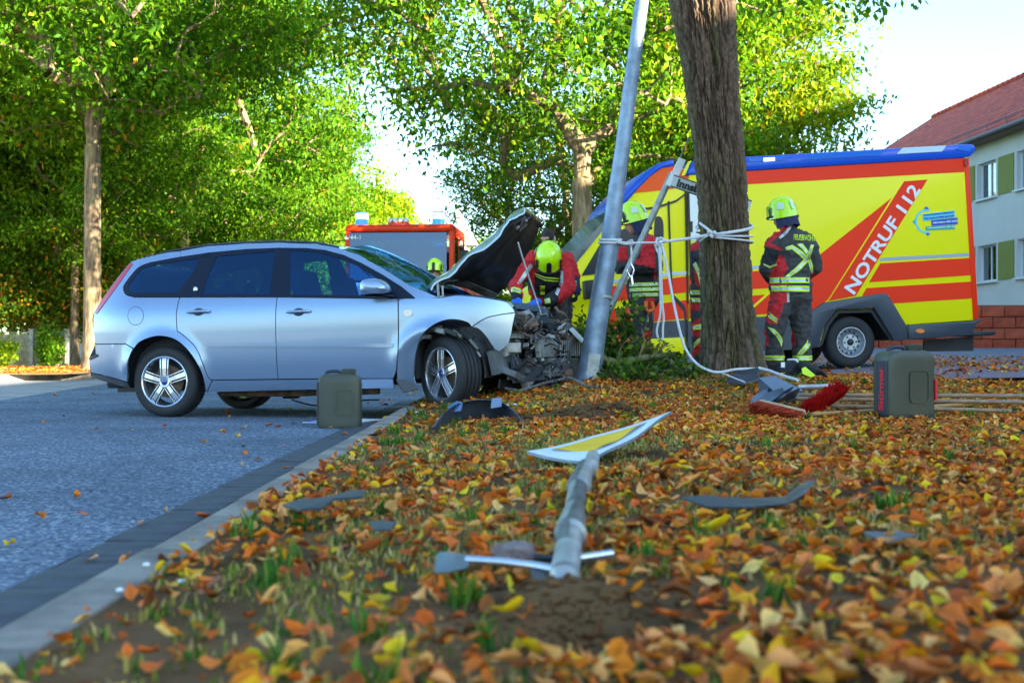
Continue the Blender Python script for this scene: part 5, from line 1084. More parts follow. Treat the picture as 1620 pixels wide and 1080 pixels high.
# ================================================================== PEOPLE
def clothmat(name, c, rough=.85): return mat(name, c, rough, var=.18, vscale=22, bump=.6, bscale=55, dist=.012)
M_cd = clothmat('dark_turnout_cloth', (.050, .050, .052)); M_cr = clothmat('red_turnout_cloth', (.62, .018, .025)); M_skin = mat('skin', (.50, .26, .18), .55); M_cb = clothmat('black_cloth', (.014, .016, .02)); M_cn = clothmat('navy_neck_cloth', (.02, .025, .08)); M_hair = mat('dark_hair', (.025, .016, .012), .75, bump=1, bscale=90)
PM = [M_cd, M_cr, M_skin, M_cb, M_cn, M_hair]; DK, RD, SK, BK, NV, HR = range(6)
M_by = mat('reflective_yellow', (.62, .90, .02), .5); M_bs = mat('reflective_silver', (.52, .56, .58), .35, metal=.3); M_lime = mat('lime_helmet', (.58, .92, .0), .28, coat=.8); M_pale = mat('pale_reflex', (.62, .80, .62), .35); M_blueglove = mat('blue_glove', (.01, .15, .75), .45, bump=.3, bscale=80)
CAMO = Vector((0, 0, CZ))
def remesh(b, vox, smooth=5):
    o = b.build('tmp', M_cd); m = o.modifiers.new('r', 'REMESH'); m.mode = 'VOXEL'; m.voxel_size = vox; m.use_smooth_shade = True
    s = o.modifiers.new('s', 'SMOOTH'); s.factor = .5; s.iterations = smooth
    bpy.context.view_layer.update(); me = bpy.data.meshes.new_from_object(o.evaluated_get(bpy.context.evaluated_depsgraph_get())); bpy.data.objects.remove(o); return me
class Body:
    def __init__(s, loc, label, group=None): s.root = empty('person', loc, label, 'person', group); s.o = Vector(loc); s.pr = []; s.ov = []
    def cap(s, a, b, ra, rb, m): s.pr.append(('c', Vector(a), Vector(b), ra, rb, m)); return s
    def ell(s, c, r, m, M=None): s.pr.append(('e', Vector(c), Vector(r), M, 0, m)); return s
    def make(s, vox=.013, fold=.008, smooth=4, seed=0):
        b = MB()
        for p in s.pr:
            if p[0] == 'c': b.cone(p[1], p[2], p[3], p[4], 16)
            else: b.ell(p[1], p[2], p[3], 20, 14)
        me = remesh(b, vox, smooth); n = len(me.vertices); V = np.empty(n * 3); me.vertices.foreach_get('co', V); V = V.reshape(-1, 3)
        N = np.empty(n * 3); me.vertices.foreach_get('normal', N); N = N.reshape(-1, 3)
        def nearest(C):
            D = []
            for p in s.pr:
                if p[0] == 'c':
                    a = np.array(p[1]); d = np.array(p[2]) - a; t = np.clip(((C - a) @ d) / max(d @ d, 1e-9), 0, 1); q = a + t[:, None] * d; D.append(np.linalg.norm(C - q, axis=1) - (p[3] + (p[4] - p[3]) * t))
                else:
                    q = C - np.array(p[1]);
                    if p[3] is not None: q = q @ np.array(p[3].to_3x3())
                    r = np.array(p[2]); D.append((np.linalg.norm(q / r, axis=1) - 1) * r.min())
            return np.argmin(np.array(D), 0)
        tags = np.array([p[5] for p in s.pr]); vt = tags[nearest(V)]; cl = (vt != SK) & (vt != HR)
        w1 = fbm(V[:, 0] * 9 + seed, V[:, 1] * 9, V[:, 2] * 13, 3, 60 + seed); f = (1 - np.abs(w1 - .5) * 5).clip(0, 1) ** 2
        V = V + N * ((f - .3) * fold * 1.6 * cl)[:, None]; me.vertices.foreach_set('co', V.ravel()); me.update()
        k = len(me.polygons); C = np.empty(k * 3); me.polygons.foreach_get('center', C); C = C.reshape(-1, 3); PN = np.empty(k * 3); me.polygons.foreach_get('normal', PN); PN = PN.reshape(-1, 3)
        mi = tags[nearest(C)].copy(); px = CX + C[:, 0] / C[:, 1] * FPX; py = HY - (C[:, 2] - CZ) / C[:, 1] * FPX; fac = (PN * (C - np.array(CAMO))).sum(1) < 0
        for poly, m in s.ov: mi[inpoly(px, py, poly) & fac & (mi != SK)] = m
        me.materials.clear(); [me.materials.append(m) for m in PM]; me.polygons.foreach_set('material_index', mi.astype(np.int32)); me.polygons.foreach_set('use_smooth', np.ones(k, bool))
        s.bvh = BVHTree.FromPolygons([tuple(v) for v in V], [tuple(p.vertices) for p in me.polygons])
        me.transform(Matrix.Translation(-s.o)); me.update(); s.body = bpy.data.objects.new('body', me); COL.objects.link(s.body); s.body.parent = s.root; return s
    def hit(s, px, py, off=.006):
        d = (P(px, py, 1) - CAMO).normalized(); h = s.bvh.ray_cast(CAMO, d)
        return None if h[0] is None else h[0] - d * off
    def band(s, top, bot, n=10, name='reflective_band', mats=None):
        def at(c, t): i = min(int(t * (len(c) - 1)), len(c) - 2); f = t * (len(c) - 1) - i; return c[i][0] * (1 - f) + c[i + 1][0] * f, c[i][1] * (1 - f) + c[i + 1][1] * f
        b = MB(); prev = None
        for k in range(n + 1):
            a, c = at(top, k / n), at(bot, k / n); row = []
            for j, w_ in enumerate((0, .3, .3, .7, .7, 1)): row.append(s.hit(a[0] + (c[0] - a[0]) * w_, a[1] + (c[1] - a[1]) * w_))
            if any(r is None for r in row): prev = None; continue
            if prev and max((row[j] - prev[j]).length for j in range(6)) < .12:
                for j, m in ((0, 0), (2, 1), (4, 0)): b.add([prev[j], prev[j + 1], row[j + 1], row[j]], [(0, 1, 2, 3)], m)
            prev = row
        if b.f: o = b.build(name, mats or [M_by, M_bs], s.root, world=s.M()); return o
    def M(s): return Matrix.Translation(s.o)
    def ring(s, c, ax, w, rmax, name='reflective_band', n=40, off=.006, a0=0, a1=360):
        c = Vector(c); ax = Vector(ax).normalized(); e1 = ax.orthogonal().normalized(); e2 = ax.cross(e1); b = MB(); prev = None; cnt = 0
        for k in range(n + 1):
            a = R(a0 + (a1 - a0) * k / n); d = e1 * math.cos(a) + e2 * math.sin(a); row = []
            for t in (-.5, -.18, -.18, .18, .18, .5):
                o = c + ax * (w * t) + d * rmax; h = s.bvh.ray_cast(o, -d, rmax); row.append(None if h[0] is None else h[0] + d * off)
            if any(r is None for r in row): prev = None; continue
            if prev and max((row[j] - prev[j]).length for j in range(6)) < .10:
                for j, m in ((0, 0), (2, 1), (4, 0)): b.add([prev[j], prev[j + 1], row[j + 1], row[j]], [(0, 1, 2, 3)], m); cnt += 1
            prev = row
        if cnt: return b.build(name, [M_by, M_bs], s.root, world=s.M(), smooth=True)
    def text(s, body, x0, x1, y, hpx, slope=0.0, name='lettering', m=None):
        o = text_obj(name, body, Matrix.Identity(4), 1.0, m or M_by, None, length=1.0, extrude=0, bold=.02); me = o.data; last = None
        for v in me.vertices:
            px = x0 + (v.co.x + .5) * (x1 - x0); py = y - v.co.y * hpx + slope * (px - x0); h = s.hit(px, py, .008)
            if h is None: h = last or s.o
            last = h; v.co = h - s.o
        o.parent = s.root; return o
def helmet(B, c, yaw, pitch=0.0, size=1.0, roll=0.0):
    "c = centre of head in world; yaw: direction the face looks, 0 = +Y (away), 90 = -X"
    Mx = Matrix.Translation(Vector(c) - B.o) @ Matrix.Rotation(R(yaw), 4, 'Z') @ Matrix.Rotation(R(-pitch), 4, 'X') @ Matrix.Rotation(R(roll), 4, 'Y') @ Matrix.Scale(size, 4)
    V = []; F = []; n = 40; m = 20
    for i in range(m + 1):
        a = (math.pi * .5) * i / m
        for k in range(n):
            t = 2 * math.pi * k / n; sx_, cy_ = math.sin(t), math.cos(t); low = -.045 - .045 * (1 - cy_) * .5 - .02 * abs(sx_) + (.030 if cy_ > .6 else 0) * sstep(.6, .9, cy_)
            rr_ = math.sin(a); z = .155 * math.cos(a); x = .128 * rr_ * sx_; y = (.150 + .012 * (cy_ > 0)) * rr_ * cy_ - .005
            if i > m - 6: q = (i - (m - 6)) / 6; z = (1 - q) * z + q * low + 0; x *= 1 + .06 * q; y *= 1 + .05 * q
            z += .008 * math.exp(-(x / .02) ** 2) * math.sin(a)
            V.append(Mx @ Vector((x, y, z)))
    for i in range(m):
        for k in range(n): F.append((i * n + k, (i + 1) * n + k, (i + 1) * n + (k + 1) % n, i * n + (k + 1) % n))
    o_ = len(V); 
    for k in range(n): p = V[m * n + k]; cc = Mx @ Vector((0, 0, -.05)); V.append(p.lerp(cc, .12))
    for k in range(n): F.append((m * n + k, o_ + k, o_ + (k + 1) % n, m * n + (k + 1) % n))
    b = MB(); b.add(V, F); H = b.build('helmet', M_lime, B.root, smooth=True, angle=60)
    # black visor edge and brow, side inlays, pale reflex fields, neck cloth
    b = MB(); q = [Mx @ Vector((.137 * math.sin(t), .165 * math.cos(t), -.030 - .03 * (1 - math.cos(t)))) for t in np.linspace(-1.25, 1.25, 16)]; b.tube(q, .011, 8); b.build('visor_rim', M_blk, H, smooth=True)
    def inlay(nm, pts, m, sgn):
        W = []
        for (a, e_) in pts: 
            a_ = R(a); el = R(e_); W.append(Mx @ Vector((sgn * .1335 * math.cos(el) * math.sin(a_), .158 * math.cos(el) * math.cos(a_) - .005, .160 * math.sin(el))))
        b = MB(); cc = sum(W, Vector()) / len(W); cm = (Mx @ Vector((0, 0, 0))); cc = cc + (cc - cm).normalized() * .010; W = [w_ + (w_ - cm).normalized() * .006 for w_ in W]; b.add(W + [cc], [(i, (i + 1) % len(W), len(W)) for i in range(len(W))]); b.build(nm, m, H, smooth=True)
    for sgn in (-1, 1): inlay('side_inlay', [(48, -12), (62, -14), (66, 12), (58, 26), (50, 10)], M_blk, sgn); inlay('reflex_field', [(92, 2), (118, -4), (122, 20), (100, 30)], M_pale, sgn); inlay('reflex_stripe', [(150, -8), (168, -8), (165, 28), (150, 26)], M_pale, sgn)
    b = MB(); W = [Mx @ Vector((.022 * sx_, .153 * math.cos(R(e_)) + .002, .162 * math.sin(R(e_)))) for sx_, e_ in ((-1, -4), (1, -4), (1, 30), (0, 36), (-1, 30))]; W2 = [w_ + (w_ - (Mx @ Vector((0, 0, 0)))).normalized() * .012 for w_ in W]; b.add(W + W2, [(5, 6, 7, 8, 9)] + [(i, (i + 1) % 5, 5 + (i + 1) % 5, 5 + i) for i in range(5)]); b.build('front_plate', M_blk, H, bevel=.002)
    return H, Mx
def neck_cloth(B, H, Mx, drop=.15):
    V = []; F = []; n = 18
    for i in range(5):
        for k in range(n): t = R(70 + 220 * k / (n - 1)); q = i / 4; V.append(Mx @ Vector((.118 * (1 + .10 * q) * math.sin(t), .135 * (1 + .05 * q) * math.cos(t) - .01, -.055 - drop * q + .008 * math.sin(k * 2.1 + i))))
    for i in range(4):
        for k in range(n - 1): F.append((i * n + k, i * n + k + 1, (i + 1) * n + k + 1, (i + 1) * n + k))
    b = MB(); b.add(V, F); b.build('neck_cloth', M_cn, H, smooth=True)
def head(B, c, yaw, pitch=0, hair=False, s=1.0):
    Rm = Matrix.Rotation(R(yaw), 4, 'Z') @ Matrix.Rotation(R(-pitch), 4, 'X'); c = Vector(c); f = lambda x, y, z: c + (Rm @ Vector((x * s, y * s, z * s)))
    B.ell(f(0, -.005, .02), (.078 * s, .095 * s, .11 * s), HR if hair else SK, Rm); B.ell(f(0, .035, -.03), (.060 * s, .062 * s, .085 * s), SK, Rm); B.cap(f(0, .095, .012), f(0, .113, -.022), .012 * s, .016 * s, SK); B.ell(f(0, .082, -.085), (.026 * s, .022 * s, .02 * s), SK, Rm); B.ell(f(0, .088, .035), (.055 * s, .016 * s, .010 * s), SK, Rm); B.ell(f(0, .092, -.055), (.026 * s, .013 * s, .010 * s), SK, Rm)
    for k in (-1, 1): B.ell(f(k * .080, 0, -.005), (.012 * s, .022 * s, .034 * s), SK, Rm)
def eyes(B, c, yaw, pitch=0):
    Rm = Matrix.Translation(Vector(c) - B.o) @ Matrix.Rotation(R(yaw), 4, 'Z') @ Matrix.Rotation(R(-pitch), 4, 'X')
    for k in (-1, 1): b = MB(); b.ell(Rm @ Vector((k * .031, .093, .008)), (.011, .009, .009), Rm.to_3x3().to_4x4(), 10, 8); b.build('eye', M_blk, B.root, smooth=True)
def glove(B, wrist, d, palm_n, m, curl=.9, s=1.0, name='glove'):
    "hand with palm, four bent fingers and a thumb, closed round what it holds"
    d = Vector(d).normalized(); nrm = Vector(palm_n); nrm = (nrm - d * nrm.dot(d)).normalized(); sd_ = d.cross(nrm); wr = Vector(wrist); b = MB()
    b.cone(wr - d * .03, wr + d * .02, .034 * s, .033 * s); 
    for q in (-1, -.33, .33, 1): b.cone(wr + sd_ * .012 * q * s, wr + d * .085 * s + sd_ * .030 * q * s, .020 * s, .016 * s)
    for q, L in ((-1, .070), (-.33, .082), (.33, .078), (1, .060)):
        p = wr + d * .088 * s + sd_ * .031 * q * s; a = 0
        for j, f in enumerate((.45, .32, .26)): a += curl * (.55 if j == 0 else .8); q2 = p + (d * math.cos(a) + nrm * math.sin(a)) * L * f * s; b.cone(p, q2, (.0125 - .0015 * j) * s, (.0115 - .0015 * j) * s, 10); p = q2
    p = wr + d * .025 * s - sd_ * .030 * s; q2 = p + (d * .6 - sd_ * .5 + nrm * .5).normalized() * .040 * s; b.cone(p, q2, .016 * s, .013 * s, 10); b.cone(q2, q2 + (d * .8 + nrm * .6 + sd_ * .1).normalized() * .034 * s, .013 * s, .011 * s, 10)
    me = remesh(b, .0055, 2); me.transform(Matrix.Translation(-B.o)); me.materials.clear(); me.materials.append(m); o = bpy.data.objects.new(name, me); COL.objects.link(o); o.parent = B.root
    for p_ in me.polygons: p_.use_smooth = True
    return o
def J(px, py, Y, dy=0.0):
    p = P(px, py, Y); return Vector((p.x, p.y + dy, p.z))
# ---------------- fireman seen from behind, right of the trunk
Y = 12.35; B = Body(P(1248, 598, Y), 'firefighter seen from behind, FEUERWEHR on his back, right of the big trunk')
jt = lambda x, y, dy=0: J(x, y, Y, dy)
head(B, jt(1238, 342, .03), 35, 22); B.cap(jt(1244, 356, .0), jt(1251, 374, .0), .062, .095, DK)
B.ell(jt(1254, 393, .02), (.225, .145, .21), DK); B.ell(jt(1252, 425, .03), (.215, .150, .20), DK); B.ell(jt(1252, 455, .02), (.225, .165, .19), DK); B.cap(jt(1240, 468, .02), jt(1264, 468, .02), .150, .150, DK)
B.cap(jt(1232, 379, .0), jt(1274, 379, .02), .088, .088, DK)
B.cap(jt(1225, 386, .0), jt(1214, 425, .02), .088, .076, DK); B.cap(jt(1214, 425, .02), jt(1231, 446, .20), .074, .055, DK)
B.cap(jt(1283, 388, .02), jt(1293, 422, .06), .082, .070, DK); B.cap(jt(1293, 422, .06), jt(1276, 440, .24), .068, .052, RD)
B.cap(jt(1238, 474, .0), jt(1224, 524, -.02), .128, .098, DK); B.cap(jt(1224, 524, -.02), jt(1227, 575, .03), .092, .092, DK)
B.cap(jt(1266, 474, .03), jt(1269, 524, .05), .128, .100, DK); B.cap(jt(1269, 524, .05), jt(1271, 575, .06), .094, .094, DK)
for x, dy in ((1227, .03), (1271, .07)): B.cap(jt(x, 574, dy), jt(x - 1, 592, dy), .062, .060, BK); B.cap(jt(x - 1, 593, dy - .04), jt(x - 7, 594, dy + .17), .052, .046, BK)
B.ov = [([(1208, 388), (1215, 378), (1232, 360), (1248, 350), (1252, 354), (1240, 366), (1224, 380), (1213, 388)], RD), ([(1212, 383), (1236, 391), (1237, 397), (1211, 389)], RD), ([(1206, 390), (1231, 396), (1232, 415), (1222, 424), (1206, 419)], BK), ([(1234, 402), (1241, 408), (1247, 424), (1240, 437), (1226, 446), (1216, 440)], RD), ([(1212, 449), (1247, 449), (1247, 452), (1212, 452)], RD), ([(1210, 462.5), (1246, 462.5), (1245, 479), (1208, 474)], RD),
        ([(1208, 487), (1222, 478), (1241, 478), (1230, 514), (1204, 508)], RD), ([(1202, 517), (1211, 520), (1216, 535), (1215, 549), (1206, 550)], RD), ([(1249, 520), (1256, 522), (1259, 545), (1252, 549)], RD), ([(1198, 500), (1206, 505), (1206, 560), (1198, 560)], BK)]
B.make(fold=.010, seed=1)
B.band([(1214, 439.5), (1230, 438.7), (1258, 438.5), (1287, 439)], [(1214, 448), (1230, 447.8), (1258, 447.5), (1287, 447.5)], 14); B.band([(1212, 452.5), (1230, 451.8), (1258, 451.5), (1287, 452)], [(1212, 461), (1230, 461), (1258, 461), (1287, 461.5)], 14)
B.band([(1242, 391), (1254, 387), (1268, 396), (1280, 408)], [(1244, 396), (1253, 394.5), (1264, 403), (1273, 412)], 12); B.band([(1273, 409), (1258, 424), (1241, 438)], [(1280, 412.5), (1265, 428), (1250, 438)], 12)
B.band([(1261, 386), (1270, 395), (1277, 404)], [(1270, 385), (1277, 394), (1282, 402)], 8); B.band([(1283, 387), (1280, 396), (1276, 405)], [(1288, 387), (1285, 398), (1281, 409)], 8); B.band([(1278, 411), (1281, 422), (1284, 434)], [(1283, 409), (1286, 420), (1287, 430)], 8)
B.band([(1207, 416), (1218, 421), (1229, 417)], [(1208, 419), (1218, 424), (1229, 420)], 8); B.band([(1232, 375), (1242, 366), (1250, 356)], [(1235, 378), (1246, 369), (1253, 358)], 8, mats=[M_bs, M_bs])
B.band([(1209.6, 487), (1219, 495), (1230, 504)], [(1207, 496), (1217, 503), (1229, 511.5)], 8); B.band([(1214, 517), (1225, 520), (1235, 530), (1240, 542)], [(1219, 523), (1226, 530), (1233, 540), (1238, 552)], 10); B.band([(1282, 528), (1275, 543), (1260, 561)], [(1286, 538), (1280, 550), (1269, 561)], 10)
for x, dy in ((1227, .03), (1271, .06)): B.ring(jt(x, 566, dy), (0, 0, 1), .05, .17)
B.band([(1245, 462.5), (1245.5, 478)], [(1249, 462.5), (1249, 478)], 4, mats=[M_bs, M_bs])
B.text('FEUERWEHR', 1256, 1290, 375, 9, slope=.05)
H, Mx = helmet(B, jt(1238, 334, .03), 52, 14, 1.0); neck_cloth(B, H, Mx, .13); glove(B, jt(1231, 447, .2), (.5, .5, -.3), (1, 0, 0), M_cb); glove(B, jt(1276, 440, .24), (-.8, .4, -.2), (-1, 0, 0), M_cb)
# ---------------- fireman beside the lamp post, looking down
Y = 12.75; B = Body(P(1010, 592, Y), 'firefighter in red jacket looking down beside the lamp post, tool straps at his waist')
head(B, jt(1003, 350, 0), 82, 28); B.cap(jt(1010, 360), jt(1017, 380), .062, .08, NV)
B.ell(jt(1021, 398), (.165, .20, .19), RD); B.ell(jt(1020, 428), (.175, .20, .20), RD); B.ell(jt(1019, 455), (.19, .21, .17), DK); B.cap(jt(1019, 467, -.07), jt(1019, 467, .09), .165, .165, DK)
B.cap(jt(1025, 388, -.17), jt(1035, 424, -.20), .085, .074, RD); B.cap(jt(1035, 424, -.20), jt(996, 428, -.24), .072, .052, RD); B.cap(jt(1020, 388, .17), jt(1018, 424, .2), .082, .07, RD); B.cap(jt(1018, 424, .2), jt(985, 420, .06), .066, .05, RD)
B.cap(jt(1015, 474, -.09), jt(1006, 528, -.12), .125, .095, DK); B.cap(jt(1006, 528, -.12), jt(1010, 580, -.1), .088, .085, DK); B.cap(jt(1019, 474, .10), jt(1019, 528, .12), .125, .095, DK); B.cap(jt(1019, 528, .12), jt(1022, 580, .12), .088, .085, DK)
for x, dy in ((1010, -.1), (1022, .12)): B.cap(jt(x + 2, 590, dy), jt(x - 14, 592, dy), .052, .046, BK); B.cap(jt(x, 575, dy), jt(x, 588, dy), .058, .056, BK)
B.ov = [([(998, 416), (1036, 424), (1034, 446), (1006, 450), (1000, 436)], BK), ([(1000, 372), (1018, 372), (1012, 410), (996, 404)], DK), ([(1036, 380), (1050, 380), (1048, 440), (1038, 440)], DK), ([(1022, 472), (1036, 472), (1038, 488), (1028, 492)], RD), ([(1018, 524), (1030, 524), (1028, 556), (1019, 556)], RD)]
B.make(fold=.010, seed=5)
for y0 in (447, 455, 463.5): B.band([(985, y0 + 2), (1010, y0), (1035, y0 - .5), (1054, y0 - 1)], [(985, y0 + 7), (1010, y0 + 5.5), (1035, y0 + 5), (1054, y0 + 4)], 14)
B.band([(1033, 384), (1041, 404), (1043, 422)], [(1036, 382), (1044, 402), (1046, 422)], 8, mats=[M_bs, M_bs]); B.band([(1024, 500), (1034, 500)], [(1024, 509), (1034, 509)], 5)
b = MB(); b.tube([J(1018, 478, Y, -.25), J(1017, 490, Y, -.27), J(1022, 494, Y, -.27), J(1030, 490, Y, -.24), J(1026, 478, Y, -.24)], .022, 7); b.build('orange_strap', mat('orange_strap', (.85, .16, .02), .6), B.root, world=B.M(), smooth=True)
b = MB(); b.tube([J(1022, 492, Y, -.26), J(1018, 512, Y, -.26), J(1014, 528, Y, -.24)], .008, 6); b.tube([J(1028, 490, Y, -.25), J(1029, 508, Y, -.25)], .012, 6); b.build('tool_cord', M_dirtyp, B.root, world=B.M(), smooth=True)
H, Mx = helmet(B, jt(1000, 341, 0), 80, 22, 1.0); neck_cloth(B, H, Mx, .15); eyes(B, jt(1003, 350, 0), 82, 28); glove(B, jt(996, 428, -.24), (-1, .2, .3), (0, 0, -1), M_cb); glove(B, jt(985, 420, .06), (-1, -.2, -.2), (0, 0, -1), M_cb)
Rk = Body(J(983, 420, 12.7), 'x') if False else None
rad = empty('rescue_tool', J(984, 412, 12.72, -.05), 'red and black hand tool held by the firefighter beside the lamp post', 'tool')
b = MB(); b.box((0, 0, .06), (.10, .12, .16)); b.build('housing', M_cr, rad, bevel=.02); b = MB(); b.box((.0, 0, -.08), (.12, .14, .13)); b.tube([(-.05, 0, .14), (-.05, 0, .30)], .012, 6); b.tube([(-.07, .03, .14), (-.07, .03, .27)], .008, 6); b.build('grip', M_blk, rad, bevel=.01)
# ---------------- fireman hidden behind the big trunk
Y = 12.95; B = Body(P(1118, 594, Y), 'firefighter mostly hidden behind the left side of the big trunk')
head(B, jt(1126, 342), -150, 10); B.cap(jt(1124, 360), jt(1122, 380), .062, .085, NV); B.ell(jt(1122, 402), (.20, .15, .20), DK); B.ell(jt(1121, 432), (.205, .16, .2), DK); B.ell(jt(1121, 460), (.205, .17, .18), DK)
B.cap(jt(1104, 394), jt(1103, 432), .085, .075, NV); B.cap(jt(1103, 432), jt(1110, 455, -.15), .07, .05, RD); B.cap(jt(1140, 394), jt(1146, 430), .085, .075, NV); B.cap(jt(1146, 430), jt(1136, 452, -.15), .07, .05, RD)
B.cap(jt(1110, 474), jt(1107, 528, -.06), .12, .095, DK); B.cap(jt(1107, 528, -.06), jt(1108, 580), .09, .085, DK); B.cap(jt(1132, 474), jt(1136, 528), .12, .095, DK); B.cap(jt(1136, 528), jt(1136, 580), .09, .085, DK)
for x in (1108, 1136): B.cap(jt(x, 588), jt(x - 8, 591, -.14), .052, .048, BK); B.cap(jt(x, 575), jt(x, 588), .058, .056, BK)
B.ov = [([(1090, 388), (1106, 382), (1106, 394), (1092, 398)], RD), ([(1098, 428), (1112, 424), (1112, 452), (1100, 448)], RD), ([(1090, 480), (1112, 480), (1112, 492), (1090, 490)], RD), ([(1092, 512), (1112, 500), (1112, 535), (1094, 530)], RD), ([(1098, 548), (1112, 540), (1106, 560), (1094, 565)], RD)]
B.make(seed=9); 
for y0 in (459, 471): B.band([(1088, y0), (1120, y0)], [(1088, y0 + 7), (1120, y0 + 7)], 8)
B.band([(1093, 515), (1112, 512)], [(1093, 523), (1112, 520)], 6); B.band([(1091, 548), (1108, 533)], [(1091, 556), (1108, 541)], 6); B.band([(1096, 418), (1104, 435), (1109, 456)], [(1101, 414), (1109, 432), (1113, 452)], 6)
H, Mx = helmet(B, jt(1126, 334), -150, 8); neck_cloth(B, H, Mx); eyes(B, jt(1126, 342), -150, 10); glove(B, jt(1110, 455, -.15), (.3, -.6, -.5), (1, 0, 0), M_cb); glove(B, jt(1136, 452, -.15), (-.3, -.6, -.5), (-1, 0, 0), M_cb)
# ---------------- fireman bending over the engine bay
Y = 12.1; B = Body(Vector((J(872, 590, 12.6).x, 12.6, .25)), 'firefighter bending over the wrecked engine bay in red jacket and bright blue gloves')
head(B, jt(868, 410, -.02), 180, 62); B.cap(jt(868, 402, .06), jt(868, 412, .14), .065, .09, DK)
B.ell(jt(867, 430, .20), (.235, .20, .19), RD); B.ell(jt(869, 452, .36), (.21, .20, .20), RD); B.ell(jt(871, 474, .5), (.19, .18, .19), DK); B.cap(jt(842, 409, .10), jt(892, 411, .10), .088, .088, RD)
B.cap(jt(838, 410, .08), jt(816, 447, -.02), .092, .078, RD); B.cap(jt(816, 447, -.02), jt(818, 474, -.22), .074, .052, RD); B.cap(jt(893, 412, .10), jt(899, 456, .0), .092, .080, RD); B.cap(jt(899, 456, .0), jt(866, 478, -.18), .076, .052, RD)
B.cap(jt(860, 482, .5), jt(857, 540, .42), .125, .10, DK); B.cap(jt(857, 540, .42), jt(860, 596, .5), .09, .085, DK); B.cap(jt(882, 482, .5), jt(886, 540, .42), .125, .10, DK); B.cap(jt(886, 540, .42), jt(884, 596, .5), .09, .085, DK)
for x in (860, 884): B.cap(jt(x, 604, .5), jt(x, 606, .32), .052, .048, BK)
B.ov = [([(846, 430), (890, 430), (884, 470), (878, 500), (852, 500), (846, 460)], BK), ([(826, 446), (838, 438), (842, 456), (828, 462)], BK), ([(803, 462), (826, 462), (826, 478), (803, 478)], BK), ([(856, 466), (876, 462), (880, 490), (858, 492)], BK), ([(849, 470), (860, 470), (860, 486), (849, 486)], RD)]
B.make(fold=.010, seed=14)
B.band([(803, 456), (813, 453.5), (825, 457)], [(804, 464), (813, 461), (825, 465)], 8); B.band([(860, 468), (862, 478), (861, 489)], [(868, 465), (871, 476), (870, 489)], 8); B.band([(839, 417), (828, 432), (818, 448)], [(844, 421), (833, 436), (822, 450)], 8, mats=[M_bs, M_bs]); B.band([(886, 428), (886, 446), (878, 464)], [(891, 428), (891, 448), (882, 468)], 8, mats=[M_bs, M_bs])
B.band([(846, 432), (862, 438), (884, 440)], [(847, 437), (862, 444), (884, 446)], 8, mats=[M_by, M_blk]); B.band([(854, 452), (855, 466)], [(862, 452), (862, 466)], 5, mats=[M_by, M_by])
H, Mx = helmet(B, jt(868, 407, .0), 180, 58, 1.08, 0); glove(B, jt(818, 473, -.22), (.05, -.7, -.6), (0, .4, -1), M_blueglove, s=1.15); glove(B, jt(846, 481, -.30), (-.9, -.35, -.3), (0, .2, -1), M_blueglove, s=1.15)
# ---------------- bareheaded rescuer behind
Y = 13.3; B = Body(Vector((J(880, 590, 13.3).x, 13.3, .22)), 'bareheaded dark haired rescuer in red jacket standing behind the bending firefighter')
head(B, jt(868, 379), 150, 18, hair=True); B.cap(jt(869, 392), jt(872, 402), .058, .08, RD); B.ell(jt(876, 424), (.225, .15, .2), RD); B.ell(jt(878, 450), (.20, .16, .2), RD); B.ell(jt(879, 474), (.19, .16, .17), DK)
B.cap(jt(851, 410), jt(843, 440), .085, .07, RD); B.cap(jt(843, 440), jt(852, 456, -.15), .066, .048, RD); B.cap(jt(897, 410), jt(908, 438), .085, .072, RD); B.cap(jt(908, 438), jt(912, 462, -.1), .066, .05, NV)
for x in (866, 890): B.cap(jt(x, 486), jt(x, 536), .115, .09, DK); B.cap(jt(x, 536), jt(x, 582), .085, .08, DK); B.cap(jt(x, 600), jt(x, 603, -.18), .05, .045, BK); B.cap(jt(x, 585), jt(x, 600), .055, .052, BK)
B.ov = [([(846, 398), (860, 392), (862, 402), (848, 408)], NV), ([(890, 396), (902, 402), (904, 412), (892, 408)], NV)]
B.make(seed=22); eyes(B, jt(868, 379), 150, 18); B.band([(900, 446), (912, 444)], [(900, 454), (912, 452)], 5); B.band([(893, 424), (901, 440)], [(897, 421), (905, 438)], 5, mats=[M_bs, M_bs])
glove(B, jt(852, 456, -.15), (.2, -.8, -.3), (0, 0, -1), M_cb); glove(B, jt(912, 462, -.1), (-.1, -.5, -.7), (-1, 0, 0), M_cb)
# ---------------- firefighter by the fire engine
Y = 19.0; B = Body(Vector((J(688, 600, Y).x, Y, .0)), 'firefighter standing in front of the fire engine, only helmet and face visible')
head(B, jt(690, 431), 175, 6); B.cap(jt(690, 441), jt(690, 450), .06, .085, NV); B.ell(jt(690, 468), (.22, .15, .2), DK); B.ell(jt(690, 488), (.2, .16, .2), DK); B.ell(jt(690, 506), (.19, .16, .18), DK)
for k in (-1, 1): B.cap(jt(690 + 19 * k, 458), jt(690 + 24 * k, 485), .085, .07, DK); B.cap(jt(690 + 24 * k, 485), jt(690 + 16 * k, 505, -.2), .066, .05, DK); B.cap(jt(690 + 9 * k, 515), jt(690 + 9 * k, 560), .115, .09, DK); B.cap(jt(690 + 9 * k, 560), jt(690 + 9 * k, 600), .085, .08, DK); B.cap(jt(690 + 9 * k, 606), jt(690 + 9 * k, 607, -.17), .05, .045, BK)
B.make(vox=.016, seed=30); 
for dz in (-.02, -.12): B.ring(jt(690, 495, 0) + Vector((0, 0, dz)), (0, 0, 1), .05, .28)
H, Mx = helmet(B, jt(688, 424), 175, 6, 1.02); eyes(B, jt(690, 431), 175, 6)
